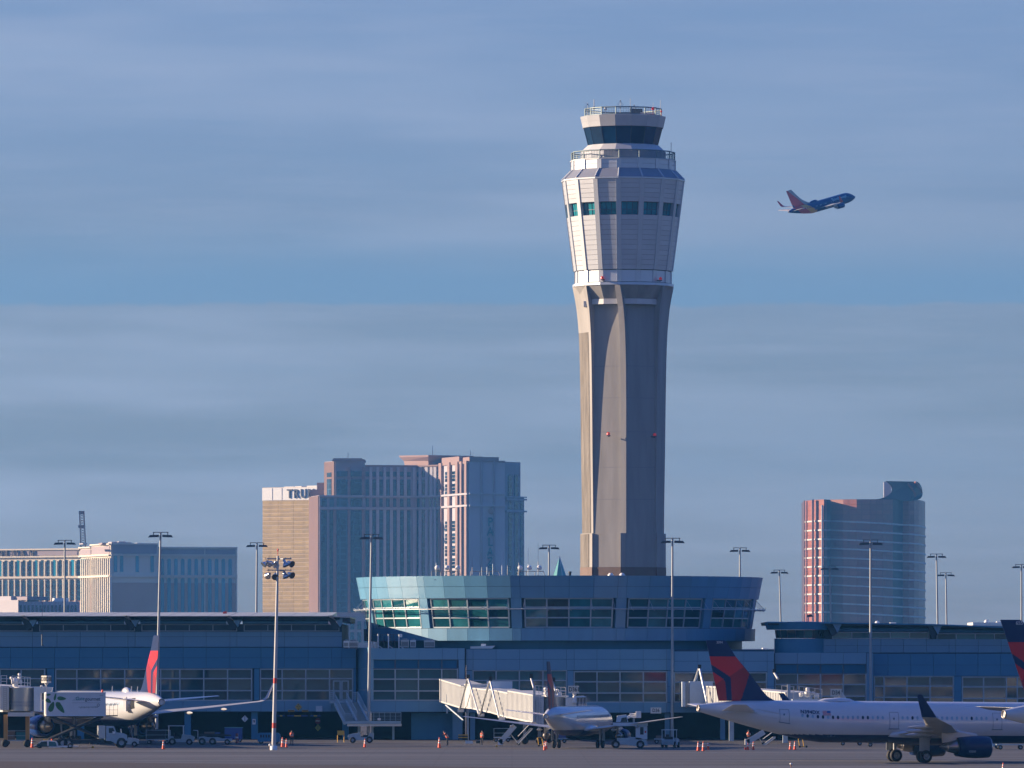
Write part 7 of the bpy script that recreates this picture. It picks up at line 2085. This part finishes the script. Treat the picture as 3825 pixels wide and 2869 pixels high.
CON = [(120, 2793.5, 37, 'orange cone left of the white pickup truck'), (498, 2789, 29, 'small orange cone right of the catering truck cab'), (610, 2799, 34, 'orange cone alone on the apron below the left airliner tail'),
       (1055, 2791, 37, 'left of two cones right of the floodlight mast'), (1070, 2791.5, 32, 'right of two cones right of the floodlight mast'), (1363, 2792, 33, 'orange cone in front of the open tractor below the steel stair'),
       (1641, 2794, 39, 'tall orange cone alone in front of the leaning worker'), (2034, 2803, 33, 'front cone of the pair by the regional jet tail'), (2040, 2798, 30, 'rear cone of the pair by the regional jet tail'),
       (2608, 2805, 35, 'left of the three linked cones behind the airliner tail cone'), (2627, 2806, 36, 'middle of the three linked cones behind the airliner tail cone'), (2645, 2801, 32, 'right of the three linked cones behind the airliner tail cone'),
       (2793, 2802, 31, 'left of two cones at the foot of the stair under the airliner'), (2814, 2801, 31, 'right of two cones at the foot of the stair under the airliner'), (2952, 2800, 30, 'left of two cones under the airliner beside the yellow frame'), (2969, 2800.5, 32, 'right of two cones under the airliner beside the yellow frame'),
       (3747, 2886, 37, 'near cone at the bottom edge under the dark engine')]
for c in CON: cone(*c)
cone(2781, 2800.5, 26, 'orange cone tipped over beside the stair foot', 88)
for u0, u1, v, lab in ((1056, 1070, 2775, 'pale bar linking the two cones beside the floodlight mast'), (2610, 2626, 2783, 'pale bar linking the left and middle cones of three'), (2628, 2645, 2779, 'pale bar linking the middle and right cones of three'), (2794, 2813, 2779, 'pale bar linking two cones at the stair foot')):
    Y = F*10/(2803-HY)
    r = thing('cone_bar', lab, 'bar', at(u0, v, Y), group='bars linking cones'); MB().tube((0, 0, 0), ((u1-u0)*Y/F, 0, 0), .035, 6).build('bar', M_WHITE, r); MB().lathe([(.05, -.04), (.05, .04)], n=8).build('end_ring', M_ORANGE, r)

# people: one continuous body each
def person(u, v, hpx, label, pose, facing=0.0):
    Y = F*10/(v-HY); s = F/Y; H = 1.76
    r = thing('person', label, 'person', (X_(u, Y), Y, 0), rz=facing, group='ramp workers in orange vests')
    lean = {'lean': .30, 'stand': 0.0, 'back': .02}[pose]
    me = bpy.data.meshes.new('body')
    hip, ch, nk = Vector((0, 0, .94)), Vector((-lean*.75, 0, 1.32)), Vector((-lean*1.15, 0, 1.50))
    hd, ht = nk+Vector((-lean*.35, 0, .10)), nk+Vector((-lean*.5, 0, .25))
    V = [hip, ch, nk, hd, ht]; E = [(0, 1), (1, 2), (2, 3), (3, 4)]; R = [.16, .19, .065, .10, .085]
    for sg in (-1, 1):
        sh = ch+Vector((-.02, sg*.19, .12))
        if pose == 'lean': el, ha = sh+Vector((-.18, sg*.03, -.22)), sh+Vector((-.42, -sg*.06, -.12))
        else: el, ha = sh+Vector((.02, sg*.07, -.29)), sh+Vector((-.06 if pose == 'stand' else .02, sg*.08, -.55))
        i = len(V); V += [sh, el, ha]; R += [.075, .055, .042]; E += [(1, i), (i, i+1), (i+1, i+2)]
        hj = hip+Vector((0, sg*.10, -.06)); kn = Vector((-.04+sg*.03, sg*.11, .50)); an = Vector((sg*.05, sg*.12, .08)); to = an+Vector((-.16, 0, -.045))
        i = len(V); V += [hj, kn, an, to]; R += [.105, .075, .052, .045]; E += [(0, i), (i, i+1), (i+1, i+2), (i+2, i+3)]
    me.from_pydata([tuple(p) for p in V], E, []); ob = bpy.data.objects.new('body', me); COL.objects.link(ob)
    sk = ob.modifiers.new('skin', 'SKIN'); sk.use_smooth_shade = True
    ob.modifiers.new('sub', 'SUBSURF').levels = 1
    for k, rr in enumerate(R): me.skin_vertices[0].data[k].radius = (rr, rr)
    me.skin_vertices[0].data[0].use_root = True
    dg = bpy.context.evaluated_depsgraph_get(); dg.update()
    m2 = bpy.data.meshes.new_from_object(ob.evaluated_get(dg)); bpy.data.objects.remove(ob)
    m2.materials.clear()
    for mm in (M_CLOTH, M_SKIN): m2.materials.append(mm)
    for f in m2.polygons: f.material_index = 1 if f.center.z > nk.z-.02 else 0
    b = bpy.data.objects.new('body', m2); COL.objects.link(b); b.parent = r
    # vest follows the trunk
    def ring(c, a, bb, n=14): return [c+Vector((a*cos(2*pi*i/n), bb*sin(2*pi*i/n), 0)) for i in range(n)]
    v0, v1, v2, v3 = hip+Vector((0, 0, -.02)), hip.lerp(ch, .5), ch+Vector((0, 0, .02)), nk+Vector((0, 0, -.05))
    MB().loft([ring(v0, .185, .205), ring(v1, .18, .215), ring(v2, .195, .25), ring(ch.lerp(nk, .6), .16, .22), ring(v3, .085, .10)], caps=False).build('safety_vest', M_VEST, r)
    MB().loft([ring(v1+Vector((0, 0, -.03)), .187, .222), ring(v1+Vector((0, 0, .03)), .189, .224)], caps=False).build('reflective_band', M_TAPE, r)
    for sg in (-1, 1): MB().loft([[q+Vector((0, sg*.11, 0)) for q in (Vector((p.x+dx, dy, p.z)) for dx, dy in ((-.205, -.03), (-.205, .03), (.205, .03), (.205, -.03)))] for p in (v1, v2)], caps=False, smooth=False).build('reflective_strap', M_TAPE, r)
    MB().lathe([(.102, 0), (.104, .05), (.075, .10), (.02, .125)], hd+Vector((0, 0, .05)), n=12).build('hair' if pose != 'stand' else 'cap', M_CLOTH, r)
    return r
person(1672, 2785, 53, 'worker in orange vest leaning forward near the tall lone cone', 'lean')
person(1801, 2783, 55, 'worker in orange vest standing under the D36 boarding bridge', 'stand', radians(60))
person(1090, 2782, 50, 'worker in orange vest seen from behind at the dark underpass', 'back', radians(-90))
person(2796, 2780, 50, 'worker in orange vest beside the stair under the airliner', 'stand', radians(20))

# barriers, frames, chocks and edge lights
def misc():
    b, s = base_at(1003, 2778)
    r = thing('ground_power_unit', 'long blue-grey ground power unit behind the floodlight mast', 'generator', b); X = lambda u: (u-1003)/s
    MB().prism([(X(962), .25), (X(962), 1.25), (X(970), 1.32), (X(1038), 1.32), (X(1046), 1.1), (X(1046), .25)], 'y', 0, 1.6).build('casing', M_PANELD, r)
    for u in (975, 1032): wheel(r, X(u), .1, .28, .18); wheel(r, X(u), 1.5, .28, .18)
    for i in range(4): MB().box(X(972)+i*.32, X(972)+i*.32+.2, -.015, 0, .75, 1.1).build('vent_grille', M_CHAS, r)
    b, s = base_at(1730, 2766)
    r = thing('striped_barrier', 'low barrier with black and yellow bars near the leaning worker', 'barrier', b)
    for i in range(4): MB().box(-.62, .62, 0, .1, .15+i*.16, .28+i*.16).build('board', M_YELLOW if i % 2 else M_CHAS, r)
    for x in (-.55, .55): MB().box(x-.05, x+.05, -.2, .3, 0, .15).build('foot', M_CHAS, r)
    for u, v, lab in ((1752, 2779, 'pale low crate beside the striped barrier'), (1786, 2778, 'small dark case near the standing worker at D36')):
        b, s = base_at(u, v)
        r = thing('equipment_case', lab, 'case', b); w = .9 if u < 1760 else .5
        MB().box(-w/2, w/2, 0, .5, .05, .38).build('case_body', M_WHITEB if u < 1760 else M_CHAS, r); MB().box(-w/2-.02, w/2+.02, -.02, .52, .38, .44).build('lid', M_GREY, r)
    b, s = base_at(1272, 2773)
    r = thing('yellow_stand', 'yellow-orange maintenance stand left of the open tractor', 'stand', b); X = lambda u: (u-1272)/s
    MB().box(X(1260), X(1286), 0, .8, .9, 1.15).build('top_tray', M_YELLOW, r)
    for u in (1261, 1285): MB().tube((X(u), .1, 0), (X(u), .1, .9), .05, 5).tube((X(u), .7, 0), (X(u), .7, .9), .05, 5).build('leg', M_YELLOW, r)
    MB().box(X(1260), X(1286), 0, .05, 1.15, 1.45).build('back_board', M_YELLOW, r)
    for u, v, lab in ((2021, 2789, 'yellow tubular towing frame by the regional jet tail wheels'), (2995, 2793, 'yellow tubular frame with wheels under the airliner beside two cones')):
        b, s = base_at(u, v)
        r = thing('towing_dolly', lab, 'dolly', b, group='yellow tubular dollies')
        for x in (-.25, .25):
            MB().tube((x, 0, .12), (x-.15, 0, 1.05), .045, 5).build('post', M_YELLOW, r)
        MB().tube((-.4, 0, 1.05), (.1, 0, 1.05), .045, 5).tube((-.25, 0, .15), (.6, 0, .12), .05, 5).build('crossbar', M_YELLOW, r)
        for x in (-.25, .55): MB().lathe([(.03, -.05), (.13, -.05), (.13, .05), (.03, .05)], (x, 0, .13), 'y', 10).build('wheel', M_BLACK, r)
    for u, v, lab in ((346, 2794, 'yellow wheel chock in front of the catering truck'), (1855, 2791, 'yellow wheel chock near the airstair at D36')):
        b, s = base_at(u, v)
        r = thing('wheel_chock', lab, 'chock', b, group='wheel chocks'); MB().prism([(-.16, 0), (.16, 0), (.05, .24), (-.05, .24)], 'y', 0, .5).build('wedge', M_YELLOW, r); MB().tube((0, .25, .24), (.1, .25, .34), .02, 4).build('rope', M_WHITE, r)
    for u, v, h, lab in ((1008, 2802, 24, 'white-headed edge light on a brown stake left of the floodlight mast'), (2955, 2866, 16, 'white edge light on the taxiway in front of the airliner')):
        b, s = base_at(u, v)
        r = thing('edge_light', lab, 'edge light', b, group='apron edge lights'); hh = h/s
        MB().tube((0, 0, 0), (0, 0, hh*.65), .05, 6).build('stake', mat('rust_brown', (.25, .11, .05), .7), r); MB().lathe([(.06, hh*.6), (.14, hh*.7), (.13, hh*.92), (.02, hh)], n=10).build('lamp', M_WHITE, r)
    # tail drooping windsock-like rods and the concrete kerb pieces at the underpass
    b, s = base_at(872, 2772)
    r = thing('blue_container', 'dark blue closed cart under the left wing next to a red bollard', 'container', b)
    MB().box(-1.1, 1.1, 0, 1.5, .35, 1.75).build('box', M_RBLUE, r); MB().box(-1.14, 1.14, -.03, 1.53, 1.75, 1.83).build('roof', M_PANELD, r)
    for x in (-.8, .8): wheel(r, x, .1, .25, .15)
    for u, lab in ((885, 'dull red bollard under the left concourse wing'),):
        b, s = base_at(u, 2776); r = thing('bollard', lab, 'bollard', b); MB().lathe([(.17, 0), (.17, 1.1), (.12, 1.2), (.01, 1.22)], n=12).build('post', mat('faded_red', (.22, .03, .035), .5), r); MB().lathe([(.18, .6), (.18, .8)], n=12).build('collar', M_WHITE, r)
misc()
# ------------------------------------------------------------------ air
def haze():
    m = bpy.data.materials.new('haze'); m.use_nodes = True
    nt = m.node_tree; nt.nodes.clear()
    out = nt.nodes.new('ShaderNodeOutputMaterial'); v = nt.nodes.new('ShaderNodeVolumePrincipled')
    v.inputs['Color'].default_value = (.10, .44, 1.0, 1); v.inputs["Density"].default_value = 5e-5
    v.inputs['Anisotropy'].default_value = .15
    nt.links.new(v.outputs[0], out.inputs['Volume'])
    o = MB().box(-4010, 4010, -2010, 7010, -1.0, 212).build('haze', m)
    tag(o, kind='stuff')
haze()
